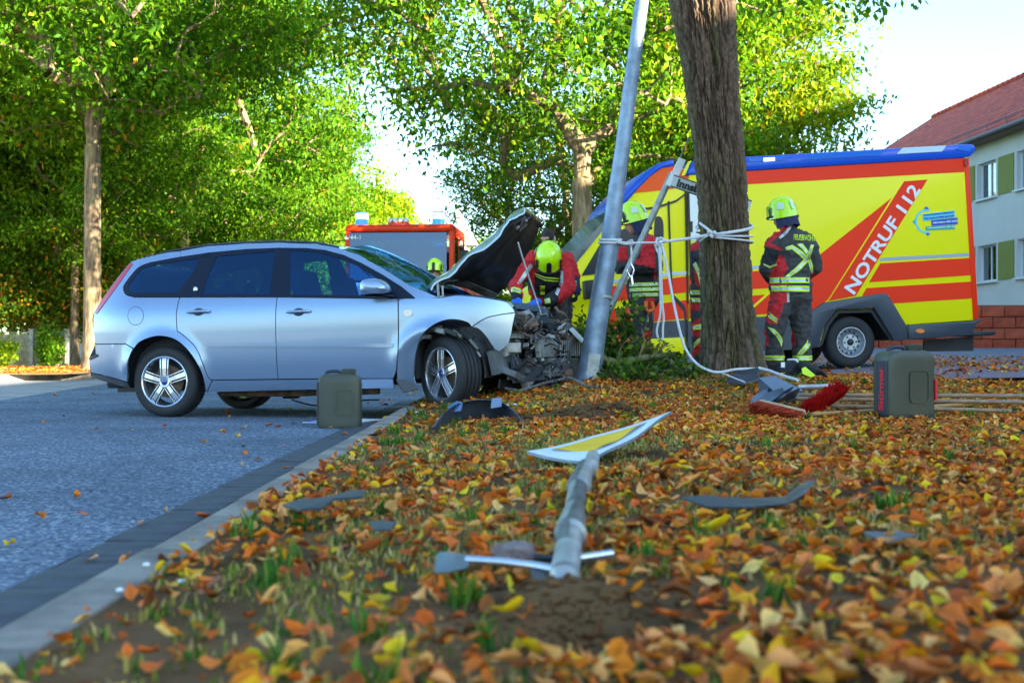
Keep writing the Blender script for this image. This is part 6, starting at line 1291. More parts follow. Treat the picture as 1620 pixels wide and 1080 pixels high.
for k in (-1, 1): glove(B, jt(690 + 16 * k, 505, -.2), (-.2 * k, -.6, -.5), (0, 0, -1), M_cb)
# ================================================================== LAMP POST, SIGNS, ROPES, TOOLS, DEBRIS
def galv(name, c=(.36, .42, .48), sc=6): return mat(name, c, .45, metal=.35, col2=tuple(x * .62 for x in c), vscale=sc, bump=.25, bscale=30, detail=8)
M_galv = galv('galvanised_steel', (.26, .34, .45), 9); M_galv2 = galv('weathered_galvanised', (.40, .41, .40), 9)
def curve_tube(pts, rad, sub=6):
    "smooth 3D curve"
    out = []; rr_ = []; n = len(pts); pts = [Vector(p) for p in pts]
    for i in range(n - 1):
        p0, p1, p2, p3 = pts[max(i - 1, 0)], pts[i], pts[i + 1], pts[min(i + 2, n - 1)]
        for k in range(sub):
            t = k / sub; out.append(.5 * (2 * p1 + (p2 - p0) * t + (2 * p0 - 5 * p1 + 4 * p2 - p3) * t * t + (3 * p1 - p0 - 3 * p2 + p3) * t ** 3)); rr_.append(rad if not hasattr(rad, '__len__') else rad[i] * (1 - t) + rad[i + 1] * t)
    out.append(pts[-1]); rr_.append(rad if not hasattr(rad, '__len__') else rad[-1]); return out, rr_
def gz(x, y): return float(Gv(x, y))
LY = 10.95
lp = [(928, 640), (929, 606), (937, 560), (950, 473), (966, 378), (974, 310), (984, 240), (997, 140), (1016, 0), (1035, -140), (1062, -340), (1092, -560)]
lr = [.115, .112, .104, .092, .086, .075, .069, .066, .063, .058, .050, .042]
e = empty('lamp_post', P(929, 606, LY), 'tall grey steel lamp post leaning to the right, rammed by the silver car', 'lamp post')
pts, rad_ = curve_tube([P(x, y, LY) for x, y in lp], lr, 8); b = MB(); b.tube(pts, rad_, 32); o = b.build('shaft', M_galv, e, smooth=True, world=Matrix.Translation(e.location))
for v in o.data.vertices:   # scraped and dented foot
    q = v.co; dn = mnoise.noise(q * 7) * .010 * max(0, 1 - q.z / .9); v.co += Vector((dn, dn * .6, 0))
top = P(1092, -560, LY); b = MB(); ap, ar = curve_tube([top, top + Vector((.1, -.05, .35)), top + Vector((-.5, -.2, .55)), top + Vector((-1.1, -.4, .6))], [.04, .035, .03, .028]); b.tube(ap, ar, 12); b.build('arm', M_galv, e, smooth=True, world=Matrix.Translation(e.location))
b = MB(); b.box(top + Vector((-1.35, -.45, .60)), (.6, .26, .12)); b.build('lamp_head', M_dirtyp, e, world=Matrix.Translation(e.location), bevel=.03, smooth=True)
b = MB(); b.box(P(931, 585, LY) + Vector((.03, -.105, 0)), (.11, .012, .30), Matrix.Rotation(R(8), 3, 'Y')); b.build('service_door', M_galv2, e, world=Matrix.Translation(e.location), bevel=.004)
b = MB(); b.tube([P(955, 471, LY) + Vector((0, 0, 0)), P(955.6, 467, LY)], .0935, 28, False); b.build('joint_collar', M_galv2, e, world=Matrix.Translation(e.location), smooth=True)
# leaning street sign
SY = 12.05; e = empty('street_sign', P(944, 545, SY), 'leaning grey pole with white street name sign between lamp post and big trunk', 'street sign'); W = Matrix.Translation(e.location)
b = MB(); b.tube([P(938, 556, SY), P(968, 482, SY), P(1063, 275, SY)], .034, 16); b.build('pole', M_galv2, e, world=W, smooth=True)
b = MB(); a, c = P(1063, 280, SY), P(1090, 217, SY); b.tube([a, c], .020, 4, flat=.35); b.build('top_bracket', M_dirtyp, e, world=W)
b = MB(); b.box(P(1073, 266, SY), (.075, .05, .20), Matrix.Rotation(R(24), 3, 'Y')); b.box(P(1063, 285, SY) + Vector((0, -.035, 0)), (.085, .03, .15), Matrix.Rotation(R(24), 3, 'Y')); b.build('clamp', M_white, e, world=W, bevel=.005)
p0, p1, p2, p3 = P(1066, 277, SY - .08), P(1190, 318, SY - .18), P(1184, 338, SY - .18), P(1061, 294, SY - .08)
b = MB(); n_ = (p1 - p0).cross(p3 - p0).normalized(); b.prism([p0, p1, p2, p3], n_ * .02); b.build('name_plate', mat('sign_white', (.62, .64, .60), .5), e, world=W, bevel=.004)
for q0, q1 in ((p0, p1), (p3, p2)): b = MB(); b.tube([q0, q1], .007, 6); b.build('plate_edge', M_dirtyp, e, world=W)
ex_ = (p1 - p0).normalized(); ey_ = (p0 - p3).normalized(); ez_ = ex_.cross(ey_).normalized(); ey_ = ez_.cross(ex_)
cen = (p0 + p1 + p2 + p3) / 4; off = -ez_ if ez_.y > 0 else ez_
TM = Matrix.Translation(cen - e.location + off * .016) @ Matrix((ex_, ey_, ez_)).transposed().to_4x4()
text_obj('lettering', 'Innsbrucker Str.', TM, .082, M_blk, e, length=.70, bold=.045)
# ropes
M_rope = mat('white_rope', (.66, .66, .68), .85, bump=.8, bscale=120)
def lampc(py): ys_ = [p[1] for p in lp][::-1]; return float(np.interp(py, ys_, [p[0] for p in lp][::-1])), float(np.interp(py, ys_, lr[::-1]))
e = empty('tension_rope', P(1045, 383, 11.2), 'white rope tied from the lamp post round the big trunk with hanging ends', 'rope'); W = Matrix.Translation(e.location)
def rope(name, pts, r=.012, sub=6): p, _ = curve_tube(pts, r, sub); b = MB(); b.tube(p, r, 8); return b.build(name, M_rope, e, world=W, smooth=True)
for dy_ in (0, 4.5):
    cx_, rr_ = lampc(380 + dy_); c = P(cx_, 379 + dy_, LY); rope('lamp_loop', [c + Vector(((rr_ + .012) * math.cos(t), (rr_ + .012) * math.sin(t), .012 * math.sin(t) - .01 * dy_ * 0)) for t in np.linspace(0, 6.5, 22)], .011, 2)
for yy, zz in ((380, 384), (383, 386)): rope('lamp_to_knot', [P(975, yy, LY - .1), P(990, zz, 10.95), P(1010, 384, 11.1), P(1045, 383.5, 11.2)], .009)
rope('main_span', [P(1045, 383, 11.2), P(1075, 379, 11.2), P(1104, 375, 11.22), P(1128, 369, 11.2)], .014)
TC = lambda y: (np.interp(y, [340, 360, 380, 400], [1144.8, 1146, 1146.5, 1147.5]) - CX) / FPX * 11.5
def tr_loop(y0, y1, y2, r, tag_='trunk_loop'):
    P_ = []
    for t in np.linspace(R(-128), R(188), 34):
        f = (t - R(-128)) / R(316); y = y0 + (y1 - y0) * min(1, f * 2) if f < .5 else y1 + (y2 - y1) * (f - .5) * 2; rad = .252 + .012; x0 = TC(y); P_.append(Vector((x0 + rad * math.cos(t + R(0)), 11.5 + rad * math.sin(t), CZ + (HY - y) / FPX * (11.5 + rad * math.sin(t)))))
    rope(tag_, P_, r, 2)
tr_loop(372, 354, 360, .015); tr_loop(373, 374, 366, .009); tr_loop(375, 386, 378, .009)
rope('trunk_knot_tail', [P(1128, 369, 11.18), P(1118, 361, 11.2), P(1107, 353, 11.3)], .012); rope('trunk_knot_tail', [P(1126, 370, 11.18), P(1116, 375, 11.2), P(1107, 382, 11.3)], .010)
for cx_, cy_, s_ in ((1046, 382, 1), (1126, 369, .9), (997, 383, .6)):
    c = P(cx_, cy_, 11.17); g = random.Random(int(cx_)); 
    rope('knot', [c + Vector((g.uniform(-.045, .045) * s_, g.uniform(-.03, .03), g.uniform(-.04, .04) * s_)) for _ in range(9)], .013, 4)
for dx in (0, 3): rope('hanging_loop', [P(1043 + dx, 385, 11.18), P(1044 + dx * .7, 430, 11.15), P(1045 + dx, 480, 11.15), P(1044 + dx * 2, 500, 11.15), P(1039 + dx * 3.2, 522, 11.15), P(1041 + dx * 2.6, 534, 11.15), P(1046, 537, 11.15)][: (6 if dx == 0 else 7)], .010)
rope('hanging_end', [P(1047, 385, 11.18), P(1057, 430, 11.1), P(1068, 490, 11.0), P(1082, 545, 10.9), P(1100, 573, 10.75), P(1122, 586, 10.6), P(1140, 588.5, 10.6), P(1165, 584, 10.75), P(1203, 583, 10.9)], .012)
rope('ground_tail', [P(1200, 582, 10.9), P(1216, 586, 10.8), P(1238, 594, 10.6), P(1262, 601, 10.4)], .014); rope('ground_tail', [P(1140, 589, 10.6), P(1160, 597, 10.2), P(1178, 604, 10.0)], .007)
rope('hook_cord', [P(998, 385, 11.1), P(999, 402, 11.08), P(998, 418, 11.08)], .010); b = MB(); b.tube(curve_tube([P(998, 418, 11.06), P(1003, 428, 11.06), P(998, 438, 11.06), P(993, 428, 11.06), P(998, 418, 11.06)], .008)[0], .008, 8); b.tube([P(999, 436, 11.06), P(1001, 450, 11.06)], .013, 6); b.build('snap_hook', M_alloy, e, world=W, smooth=True)
# fallen priority sign and its post
e = empty('fallen_road_sign', Vector((0.42, 5.1, gz(.42, 5.1))), 'knocked over road sign, yellow diamond with white edge on a bent grey post', 'road sign'); W = Matrix.Translation(e.location)
L_, Rt_, Bk, Fr = P(833.6, 720, 4.80), P(1063, 657, 5.20), P(935, 685, 5.25), P(930, 725, 4.55)
def dia(s_, lift, bend=.03, n=14):
    c = (L_ + Rt_ + Bk + Fr) / 4; V = []; F = []
    for i in range(n + 1):
        for j in range(n + 1):
            a, d = i / n, j / n; p = Fr * (1 - a) * (1 - d) + Rt_ * a * (1 - d) + Bk * a * d + L_ * (1 - a) * d; p = c + (p - c) * s_; t = (a - d) * s_; p = p + Vector((0, 0, lift + bend * (t * t) - .012 + .006 * math.sin(a * 9) * (1 - d))); V.append(p)
    for i in range(n):
        for j in range(n): a = i * (n + 1) + j; F.append((a, a + 1, a + n + 2, a + n + 1))
    return V, F
V, F = dia(1, 0); V2, F2 = dia(1, -.012); b = MB(); b.add(V, F); b.add(V2, F2, 1); n = 14
edge = [i for i in range(n + 1)] + [(k + 1) * (n + 1) + n for k in range(n)] + [n * (n + 1) + n - 1 - k for k in range(n)] + [(n - 1 - k) * (n + 1) for k in range(n - 1)]
b.add(V + V2, [(edge[i], edge[(i + 1) % len(edge)], edge[(i + 1) % len(edge)] + len(V), edge[i] + len(V)) for i in range(len(edge))], 1); b.build('plate', [mat('sign_face_white', (.70, .76, .82), .35), M_galv], e, world=W, smooth=True, angle=40)
V, F = dia(.60, .004); b = MB(); b.add(V, F); b.build('yellow_field', mat('sign_yellow', (.85, .50, .01), .4), e, world=W, smooth=True)
V, F = dia(.66, .002); b = MB(); b.add(V, F); b.build('black_line', mat('sign_line', (.35, .38, .40), .4), e, world=W, smooth=True)
pp = [(893.5, 908, 2.40, .033), (899, 870, 2.74, .0325), (901, 846, 2.96, .0315), (902, 845, 2.97, .043), (909, 806, 3.45, .031), (914, 772, 3.98, .0325), (915, 771, 4.0, .044), (924, 745, 4.55, .034), (928, 743, 4.60, .045), (935, 738, 4.75, .0325), (938, 722, 4.95, .030)]
P3 = []
for x, y, d, r in pp:
    d = (CZ - .205 - (.012 if y > 900 else 0) * -1) * FPX / (y - HY); P3.append(P(x, y, d)); b = MB(); b.tube([P3[0] + Vector((-.005, -.05, -.045))] + P3, [.026] + [q[3] * .86 for q in pp], 24); b.build('post', M_galv2, e, world=W, smooth=True, angle=30)
b = MB(); b.box(P(938, 724, 5.0), (.10, .10, .04), Matrix.Rotation(R(10), 3, 'Y')); b.build('bracket', M_galv, e, world=W, bevel=.004)
# metal bar with flattened end beside the post foot
e = empty('torn_metal_bar', P(780, 888, 2.62), 'torn metal bar with dark flat end lying across the fallen sign post foot', 'metal bar'); W = Matrix.Translation(e.location)
b = MB(); b.tube([P(737, 884, 2.42), P(800, 888, 2.40), P(845, 894, 2.36), P(878, 900, 2.33)], .0085, 10); b.build('bar', M_alloy, e, world=W, smooth=True)
b = MB(); b.prism([P(690, 876, 2.46), P(712, 875, 2.46), P(740, 880, 2.43), P(742, 897, 2.36), P(712, 904, 2.33), P(685, 906, 2.33)], (0, .05, -.004)); b.build('flat_end', galv('blue_galv', (.20, .26, .33)), e, world=W, bevel=.006, smooth=True)
b = MB(); b.prism([P(835, 888, 2.42), P(875, 891, 2.42), P(877, 922, 2.22), P(845, 924, 2.22)], (0, .06, -.006)); b.build('sleeve', M_bump, e, world=W, bevel=.005)
e = empty('metal_tube_end', P(945, 882, 2.66), 'short bright tube end sticking out right of the fallen sign post', 'metal tube'); W = Matrix.Translation(e.location); b = MB(); b.tube([P(905, 884, 2.42), P(968, 875, 2.46)], .009, 12); b.build('tube', M_alloy, e, world=W, smooth=True); b = MB(); b.tube([P(845, 881, 2.48), P(905, 883, 2.46)], .008, 8); b.build('inner_rod', M_blk, e, world=W, smooth=True)
def rock(name, c, r, m, label, cat, seed=1, amp=.3):
    b = MB(); b.ell((0, 0, 0), (1, 1, 1), n=18, m=12); 
    for i, v in enumerate(b.v): b.v[i] = Vector((v.x * r[0], v.y * r[1], v.z * r[2])) * (1 + amp * mnoise.noise(v * 1.6 + Vector((seed * 3.3, 0, 0))) + .3 * amp * mnoise.noise(v * 4))
    o = b.build(name, m, smooth=True); o.location = c; return tag(o, label, cat)
M_stone = mat('stone', (.20, .15, .14), .9, var=.3, vscale=20, bump=.6, bscale=60)
rock('stone', P(815, 874, 2.55), (.050, .036, .024), M_stone, 'smooth brown stone lying behind the torn metal bar', 'stone', 2)
g = random.Random(41)
for i, (x, y_) in enumerate([(.02, 2.0), (.14, 1.98), (-.04, 2.14), (.18, 2.12), (.26, 2.28), (.08, 2.3), (.33, 7.55), (.62, 8.0), (.75, 8.2), (.45, 8.1), (.16, 2.5), (-.1, 2.34)]):
    s_ = g.uniform(.012, .026) * (1 if y_ < 4 else 2.0); rock('soil_clod', Vector((x, y_, gz(x, y_) + s_ * .3)), (s_, s_ * .9, s_ * .6), M_soil, 'brown soil clod beside the hole dug out %s' % ('at the foot of the fallen sign post' if y_ < 4 else 'in front of the lamp post'), 'soil clod', i, .5)
for o in [o for o in COL.objects if o.name.startswith('soil_clod')]: o['group'] = 'soil clods round the holes'
g = random.Random(77); cb = MB()
for i in range(260):
    a = g.uniform(0, 6.28); r_ = g.uniform(0, .27) ** 1.0; x, y_ = .09 + r_ * math.cos(a), 2.08 + r_ * math.sin(a) * .8; s_ = g.uniform(.003, .010); cb.ell((x, y_, gz(x, y_) + s_ * .4), (s_ * g.uniform(.8, 1.4), s_, s_ * .8), n=6, m=4)
for i in range(200):
    a = g.uniform(0, 6.28); r_ = g.uniform(0, .5); x, y_ = .45 + r_ * math.cos(a), 7.95 + r_ * math.sin(a); s_ = g.uniform(.008, .022); cb.ell((x, y_, gz(x, y_) + s_ * .4), (s_ * g.uniform(.8, 1.4), s_, s_ * .8), n=6, m=4)
tag(cb.build('soil_crumbs', M_soil), kind='stuff')
# ---- water canisters
M_can = mat('olive_canister', (.050, .056, .038), .45, var=.12, vscale=4, bump=.15, bscale=40); M_canb = mat('canister_side', (.018, .024, .040), .5); M_canr = mat('red_print', (.62, .015, .02), .5)
def canister(px, py, D, w_, h_, yaw, label, txt):
    base = P(px, py, D); e = empty('canister', Matrix.Translation(base) @ Matrix.Rotation(R(yaw), 4, 'Z'), label, 'canister', 'olive canisters'); dp = w_ * .55
    prof = [(0.0, .94), (.03, .985), (.10, 1), (.78, 1), (.86, .985), (.92, .93), (.965, .80), (.985, .6)]; V = []; n = 40; b = MB()
    for z, s_ in prof:
        for k in range(n):
            t = 2 * math.pi * k / n; c_, s2 = math.cos(t), math.sin(t); ex = .30; V.append(((abs(c_) ** ex) * math.copysign(1, c_) * w_ / 2 * s_, (abs(s2) ** ex) * math.copysign(1, s2) * dp / 2 * (s_ * .5 + .5), z * h_))
    m = len(prof); b.add(V, [(i * n + k, i * n + (k + 1) % n, (i + 1) * n + (k + 1) % n, (i + 1) * n + k) for i in range(m - 1) for k in range(n)] + [tuple(range(n))[::-1], tuple((m - 1) * n + k for k in range(n))]); body = b.build('tank', M_can, e, smooth=True, angle=50)
    yf = -dp / 2
    def rrect(w2, h2, r, cx=0, cz=0, n=6):
        out = []
        for (sx_, sz, a0) in ((1, 1, 0), (-1, 1, 90), (-1, -1, 180), (1, -1, 270)):
            for k in range(n + 1): a = R(a0 + 90 * k / n); out.append((cx + sx_ * (w2 - r) + r * math.cos(a), cz + sz * (h2 - r) + r * math.sin(a)))
        return out
    A = rrect(w_ * .20, h_ * .235, w_ * .09, w_ * .13, h_ * .47); Bq = rrect(w_ * .175, h_ * .215, w_ * .075, w_ * .13, h_ * .47); b = MB(); n2 = len(A)
    V = [(x, yf - .002, z) for x, z in A] + [(x, yf - .009, z) for x, z in A] + [(x, yf - .009, z) for x, z in Bq] + [(x, yf - .0015, z) for x, z in Bq]
    b.add(V, [(r_ * n2 + i, r_ * n2 + (i + 1) % n2, (r_ + 1) * n2 + (i + 1) % n2, (r_ + 1) * n2 + i) for r_ in range(3) for i in range(n2)] + [tuple(range(3 * n2, 4 * n2))]); b.build('embossed_panel', M_can, e, smooth=True, angle=30)
    for k in range(7): b = MB(); b.box((w_ * .13, yf - .002, h_ * (.60 - k * .037)), (w_ * (.22 - .02 * (k % 3)), .004, h_ * .010)); b.build('embossed_line', M_can, e)
    b = MB(); b.box((-w_ * .497, -dp * .12, h_ * .45), (.012, dp * .62, h_ * .78)); b.build('side_band', M_canb, e, bevel=.004)
    M = Matrix.Translation((-w_ * .405, yf - .008, h_ * .42)) @ Matrix((Vector((0, 0, 1)), Vector((-1, 0, 0)), Vector((0, -1, 0)))).transposed().to_4x4(); text_obj('lettering', txt, Matrix.Translation((-w_ / 2 - .006, -dp * .14, h_ * .44)) @ Matrix((Vector((0, 0, 1)), Vector((0, 1, 0)), Vector((-1, 0, 0)))).transposed().to_4x4(), dp * .30, M_canr, e, length=h_ * .62 if yaw > 8 else h_ * .36, bold=.03)
    M = Matrix.Translation((w_ / 2 + .003, -dp * .15, h_ * .45)) @ Matrix((Vector((0, 0, 1)), Vector((0, 1, 0)) * 1, Vector((1, 0, 0)))).transposed().to_4x4(); b = MB(); b.box((w_ * .485, yf * .9, h_ * .42), (w_ * .045, .02, h_ * .30)); b.build('red_mark', M_canr, e) if yaw > 8 else None
    b = MB(); b.lathe([(.001, .04), (.045, .04), (.052, .034), (.052, .0), (.045, -.01)], Matrix.Translation((w_ * .20, 0, h_ * .985)), 24)
    for k in range(20): t = k * .314; b.box((w_ * .20 + .053 * math.cos(t), .053 * math.sin(t), h_ * .985 + .02), (.006, .006, .034))
    b.build('screw_cap', M_can, e, smooth=True, angle=40); b = MB(); hp, _ = curve_tube([(-w_ * .34, 0, h_ * .95), (-w_ * .28, 0, h_ * 1.02), (-w_ * .05, 0, h_ * 1.03), (w_ * .02, 0, h_ * .97)], .012); b.tube(hp, .013, 10); b.build('carrying_handle', M_canb, e, smooth=True); return e
canister(1430, 662, 7.72, .355, .445, 15, 'large olive canister standing in the leaves at the right beside the broom handles', 'Stürmer')
canister(538, 676, 9.35, .335, .425, 3, 'olive canister standing on the road beside the kerb in front of the silver car', 'Stürmer')
# ---- brooms, shovels and box
M_hand = mat('wooden_handle', (.36, .22, .12), .6, col2=(.22, .14, .09), vscale=14); M_hand2 = mat('yellow_wood_handle', (.50, .27, .08), .6, col2=(.34, .18, .06), vscale=14); M_brist = mat('red_bristle', (.50, .012, .010), .7); M_brist2 = mat('dark_red_bristle', (.38, .03, .018), .8); M_wb = mat('broom_wood', (.42, .26, .14), .6, var=.2, vscale=9)
def on(px, py, D, up=.0): p = P(px, py, D); return p
def broom(a, c, h0, h1, bm, mh, label, facing, lenb=.09):
    "head bar from a to c, bristles pointing along facing, handle from h0 to h1"
    e = empty('broom', (a + c) / 2, label, 'broom'); W = Matrix.Translation(e.location); d = (c - a); L = d.length; d.normalize(); f = Vector(facing); f = (f - d * f.dot(d)).normalized(); s_ = d.cross(f)
    b = MB(); Rm = Matrix((d, s_, f)).transposed(); b.box((a + c) / 2 - f * .012, (L, .062, .028), Rm); b.build('head', M_wb, e, world=W, bevel=.006); g = np.random.default_rng(int(L * 1000)); n = 2600; V = np.zeros((n, 4, 3)); A = np.array(a); D_ = np.array(d); S_ = np.array(s_); F_ = np.array(f)
    u = g.uniform(.0, 1, n) * L; w2 = g.uniform(-.032, .032, n); le = lenb * g.uniform(.85, 1.1, n); sp = g.normal(0, .012, (n, 2)) + np.stack([(u / L - .5) * .03, w2 * .6], 1); base = A + u[:, None] * D_ + w2[:, None] * S_; tip = base + le[:, None] * F_ + sp[:, :1] * D_ + sp[:, 1:] * S_; o_ = g.normal(0, 1, (n, 3)); o_ = np.cross(o_, F_); o_ /= np.linalg.norm(o_, axis=1)[:, None]; o_ *= .0016
    V[:, 0] = base - o_; V[:, 1] = base + o_; V[:, 2] = tip + o_; V[:, 3] = tip - o_; V = V.reshape(-1, 3) - np.array(e.location); t = np.array([[.50, .012, .010]]) * g.uniform(.5, 1.5, (n, 1)) if bm == 0 else np.array([[.40, .05, .02]]) * g.uniform(.4, 1.6, (n, 1))
    o = npmesh('bristles', V, (np.arange(n) * 4)[:, None] + [0, 1, 2, 3], M_bristle, e, tint=np.repeat(np.clip(t, 0, 1)[:, None], 4, 1).reshape(-1, 3)); tag(o, kind='stuff')
    b = MB(); b.tube([h0, h1], .0135, 12); b.build('handle', mh, e, world=W, smooth=True); return e
M_bristle = tintmat('bristle', .6, 0)
broom(P(1275, 661, 8.0), P(1329, 624, 8.25), P(1300, 641, 8.15), P(1600, 650, 8.0), 0, M_hand, 'broom with bright red bristles turned upward in front of the pile of handles', (-.45, -.75, .45))
broom(P(1202, 640, 7.8), P(1272, 657, 7.5), P(1285, 655, 7.6), P(1380, 650, 8.0), 1, M_hand2, 'broom with dull red bristles lying on the grass, leftmost of the two brooms', (-.05, -.75, -.35), .085)
def shovel(tip, neck, end, wd, label, mh, mblade, lift=.05):
    e = empty('shovel', neck, label, 'shovel'); W = Matrix.Translation(e.location); d = (neck - tip); L = d.length; d.normalize(); s_ = Vector((-d.y, d.x, 0)).normalized(); up = s_.cross(d) * -1; V = []; F = []; n = 10
    for i in range(n + 1):
        t = i / n; ww = wd * (math.sin(min(1, t * 2.2) * math.pi / 2) ** .7 * (1 - .25 * t) if t > 0 else .15)
        for j in range(7): q = j / 3 - 1; V.append(tip + d * L * t + s_ * ww / 2 * q + Vector((0, 0, 1)) * (lift * (q * q) * (.4 + t * .6) + .02 * math.sin(t * 3)))
    for i in range(n):
        for j in range(6): F.append((i * 7 + j, i * 7 + j + 1, (i + 1) * 7 + j + 1, (i + 1) * 7 + j))
    V2 = [v - Vector((0, 0, .004)) for v in V]; b = MB(); b.add(V, F); b.add(V2, F); b.tube([neck - d * .08, neck + d * .10], [.012, .02], 8); b.build('blade', mblade, e, world=W, smooth=True); b = MB(); b.tube([neck + d * .06, end], .0145, 12); b.build('handle', mh, e, world=W, smooth=True); return e
M_blade1 = mat('blue_grey_blade', (.07, .10, .15), .4, metal=.5, col2=(.03, .045, .07), vscale=8)
shovel(P(1192, 652, 7.8), P(1240, 626, 8.6), P(1620, 626, 8.6), .19, 'shovel with wooden handle and curved grey blade, rearmost of the pile', M_hand, M_blade1, .07)
shovel(P(1204, 650, 7.85), P(1252, 632, 8.3), P(1618, 636, 8.35), .17, 'second shovel lying in front of the first, its blade under the red broom', M_hand, M_blade1, .08)
e = empty('rake_handle', P(1320, 652, 8.05), 'yellow wooden handle with dark metal socket lying behind the large canister', 'tool handle'); W = Matrix.Translation(e.location); b = MB(); b.tube([P(1318, 653, 8.05), P(1608, 634, 8.5)], .013, 12); b.build('shaft', M_hand2, e, world=W, smooth=True); b = MB(); b.tube([P(1310, 654, 8.05), P(1322, 652.5, 8.05)], .017, 12); b.build('socket', M_bump, e, world=W, smooth=True)
b = MB(); b.tube([P(1262, 612, 8.9), P(1330, 610, 8.95)], .017, 12); tag(b.build('white_pipe', galv('pale_galv', (.55, .60, .66))), 'short pale metal pipe lying behind the broom handles', 'pipe')
bx = empty('tool_box', P(1230, 610, 8.9), 'blue grey sheet metal box lying tilted at the end of the shovels', 'box'); W = Matrix.Translation(bx.location); M_boxm = mat('blue_grey_sheet', (.085, .125, .19), .5, var=.08, vscale=5)
q = [P(1200, 597, 8.7), P(1226, 594, 9.0), P(1271, 617, 8.75), P(1232, 625, 8.3)]; b = MB(); b.prism(q, (0, 0, -.006)); b.build('lid', M_boxm, bx, world=W, bevel=.002); b = MB(); q = [v + Vector((0, .002, -.008)) for v in q]; lo = [v + Vector((0, 0, d_)) for v, d_ in zip(q, (-.12, -.12, -.04, -.035))]; b.add(q + lo, [(0, 1, 2, 3), (7, 6, 5, 4), (0, 4, 5, 1), (1, 5, 6, 2), (2, 6, 7, 3), (3, 7, 4, 0)]); b.build('case', mat('blue_grey_sheet_shaded', (.06, .085, .13), .5), bx, world=W, bevel=.004)  # case wears a darker copy of the lid colour, its side shade painted in
# gear at the firefighter's feet, tray by the trunk
e = empty('mask_bag', P(1240, 590, 11.6), 'black mask bag with small white label right of the big trunk foot', 'bag'); W = Matrix.Translation(e.location)
b = MB(); b.ell(P(1241, 586, 11.6), (.125, .10, .085)); b.ell(P(1253, 583, 11.65), (.09, .09, .09)); b.ell(P(1232, 590, 11.55), (.06, .07, .06))
me = remesh(b, .012, 3); me.transform(Matrix.Translation(-e.location)); 
for v in me.vertices: v.co += mnoise.noise_vector(v.co * 14) * .012
for p_ in me.polygons: p_.use_smooth = True
me.materials.clear(); me.materials.append(M_cb); o = bpy.data.objects.new('bag', me); COL.objects.link(o); o.parent = e
b = MB(); b.box(P(1238.5, 577, 11.47), (.036, .006, .05)); b.build('label_patch', M_white, e, world=W); b = MB(); b.tube(curve_tube([P(1246, 569, 11.55), P(1258, 569, 11.5), P(1266, 576, 11.5)], .01)[0], .009, 8); b.build('white_strap', M_white, e, world=W, smooth=True)
e = empty('glove_pair', P(1280, 590, 11.5), 'black gloves with lime reflective cuff lying right of the mask bag', 'gloves'); W = Matrix.Translation(e.location)
b = MB(); b.cone(P(1268, 578, 11.5), P(1292, 588, 11.5), .05, .035); b.cone(P(1285, 583, 11.55), P(1300, 591, 11.5), .045, .02)
for k in range(4): b.cone(P(1290 + k, 586 + k, 11.5), P(1302 + k * 2, 588 + k * 2.5, 11.42 + k * .05), .016, .012)
me = remesh(b, .008, 2); me.transform(Matrix.Translation(-e.location)); me.materials.clear(); me.materials.append(M_cb); o = bpy.data.objects.new('glove', me); COL.objects.link(o); o.parent = e
b = MB(); b.prism([P(1268, 583, 11.42), P(1274, 580, 11.42), P(1290, 593, 11.38), P(1284, 597, 11.38), P(1270, 591, 11.4)], (0, .012, 0)); b.build('reflective_cuff', M_by, e, world=W)
e = empty('black_tray', P(1165, 600, 10.3), 'bent black plastic part lying at the foot of the big trunk under the rope', 'car part'); W = Matrix.Translation(e.location); b = MB(); b.prism([P(1148, 605, 10.2), P(1160, 592, 10.5), P(1198, 590, 10.7), P(1204, 600, 10.3), P(1178, 608, 10.1)], (0, .02, .012)); b.build('tray', M_bump, e, world=W, bevel=.004); b = MB(); b.prism([P(1165, 590, 10.55), P(1200, 583, 10.8), P(1204, 590, 10.7), P(1180, 600, 10.4)], (0, .02, .015)); b.build('flap', M_blk, e, world=W, bevel=.004)
# torn wheel arch liner in front of the car
e = empty('wheel_arch_liner', P(765, 665, 7.9), 'torn off black wheel arch liner with blue bracket ends before the front wheel', 'car part'); W = Matrix.Translation(e.location)
A_ = [(683, 676, 6.85), (692, 664, 7.1), (703, 652, 7.35), (722, 640, 7.7), (745, 634, 7.85), (775, 633, 7.9), (797, 638, 7.8), (815, 651, 7.5), (832, 672, 6.9), (842, 694, 6.15)]; V = []; F = []
arc, _q = curve_tube([P(*q) for q in A_], .1, 4)
for i, p in enumerate(arc):
    t = i / (len(arc) - 1); m_ = math.sin(math.pi * t) ** .6; inw = Vector((.02 - .04 * t, -.06 * m_, .004)); V += [p + inw, p + inw * .5 + Vector((0, 0, .006 * m_)), p, p + Vector((0, .012, -.02)), Vector((p.x, p.y + .02, min(p.z - .01, gz(p.x, p.y) - .01)))]
for i in range(len(arc) - 1):
    for j in range(4): F.append((i * 5 + j, i * 5 + j + 1, i * 5 + 6 + j, i * 5 + 5 + j))
b = MB(); b.add(V, F); b.build('liner_shell', M_bump, e, world=W, smooth=True, angle=40)
b = MB(); b.prism([P(708, 643, 7.7), P(722, 634, 7.7), P(732, 637, 7.7), P(730, 650, 7.68), P(719, 652, 7.66), P(715, 662, 7.66)], (0, .03, 0)); b.build('bracket_end', mat('blue_plastic', (.04, .13, .32), .45), e, world=W, bevel=.005)
b = MB(); b.prism([P(778, 631, 7.8), P(794, 630, 7.8), P(794, 643, 7.72), P(776, 646, 7.70)], (0, .06, .004)); b.build('bracket_end', mat('light_blue_plastic', (.16, .22, .32), .45), e, world=W, bevel=.005)
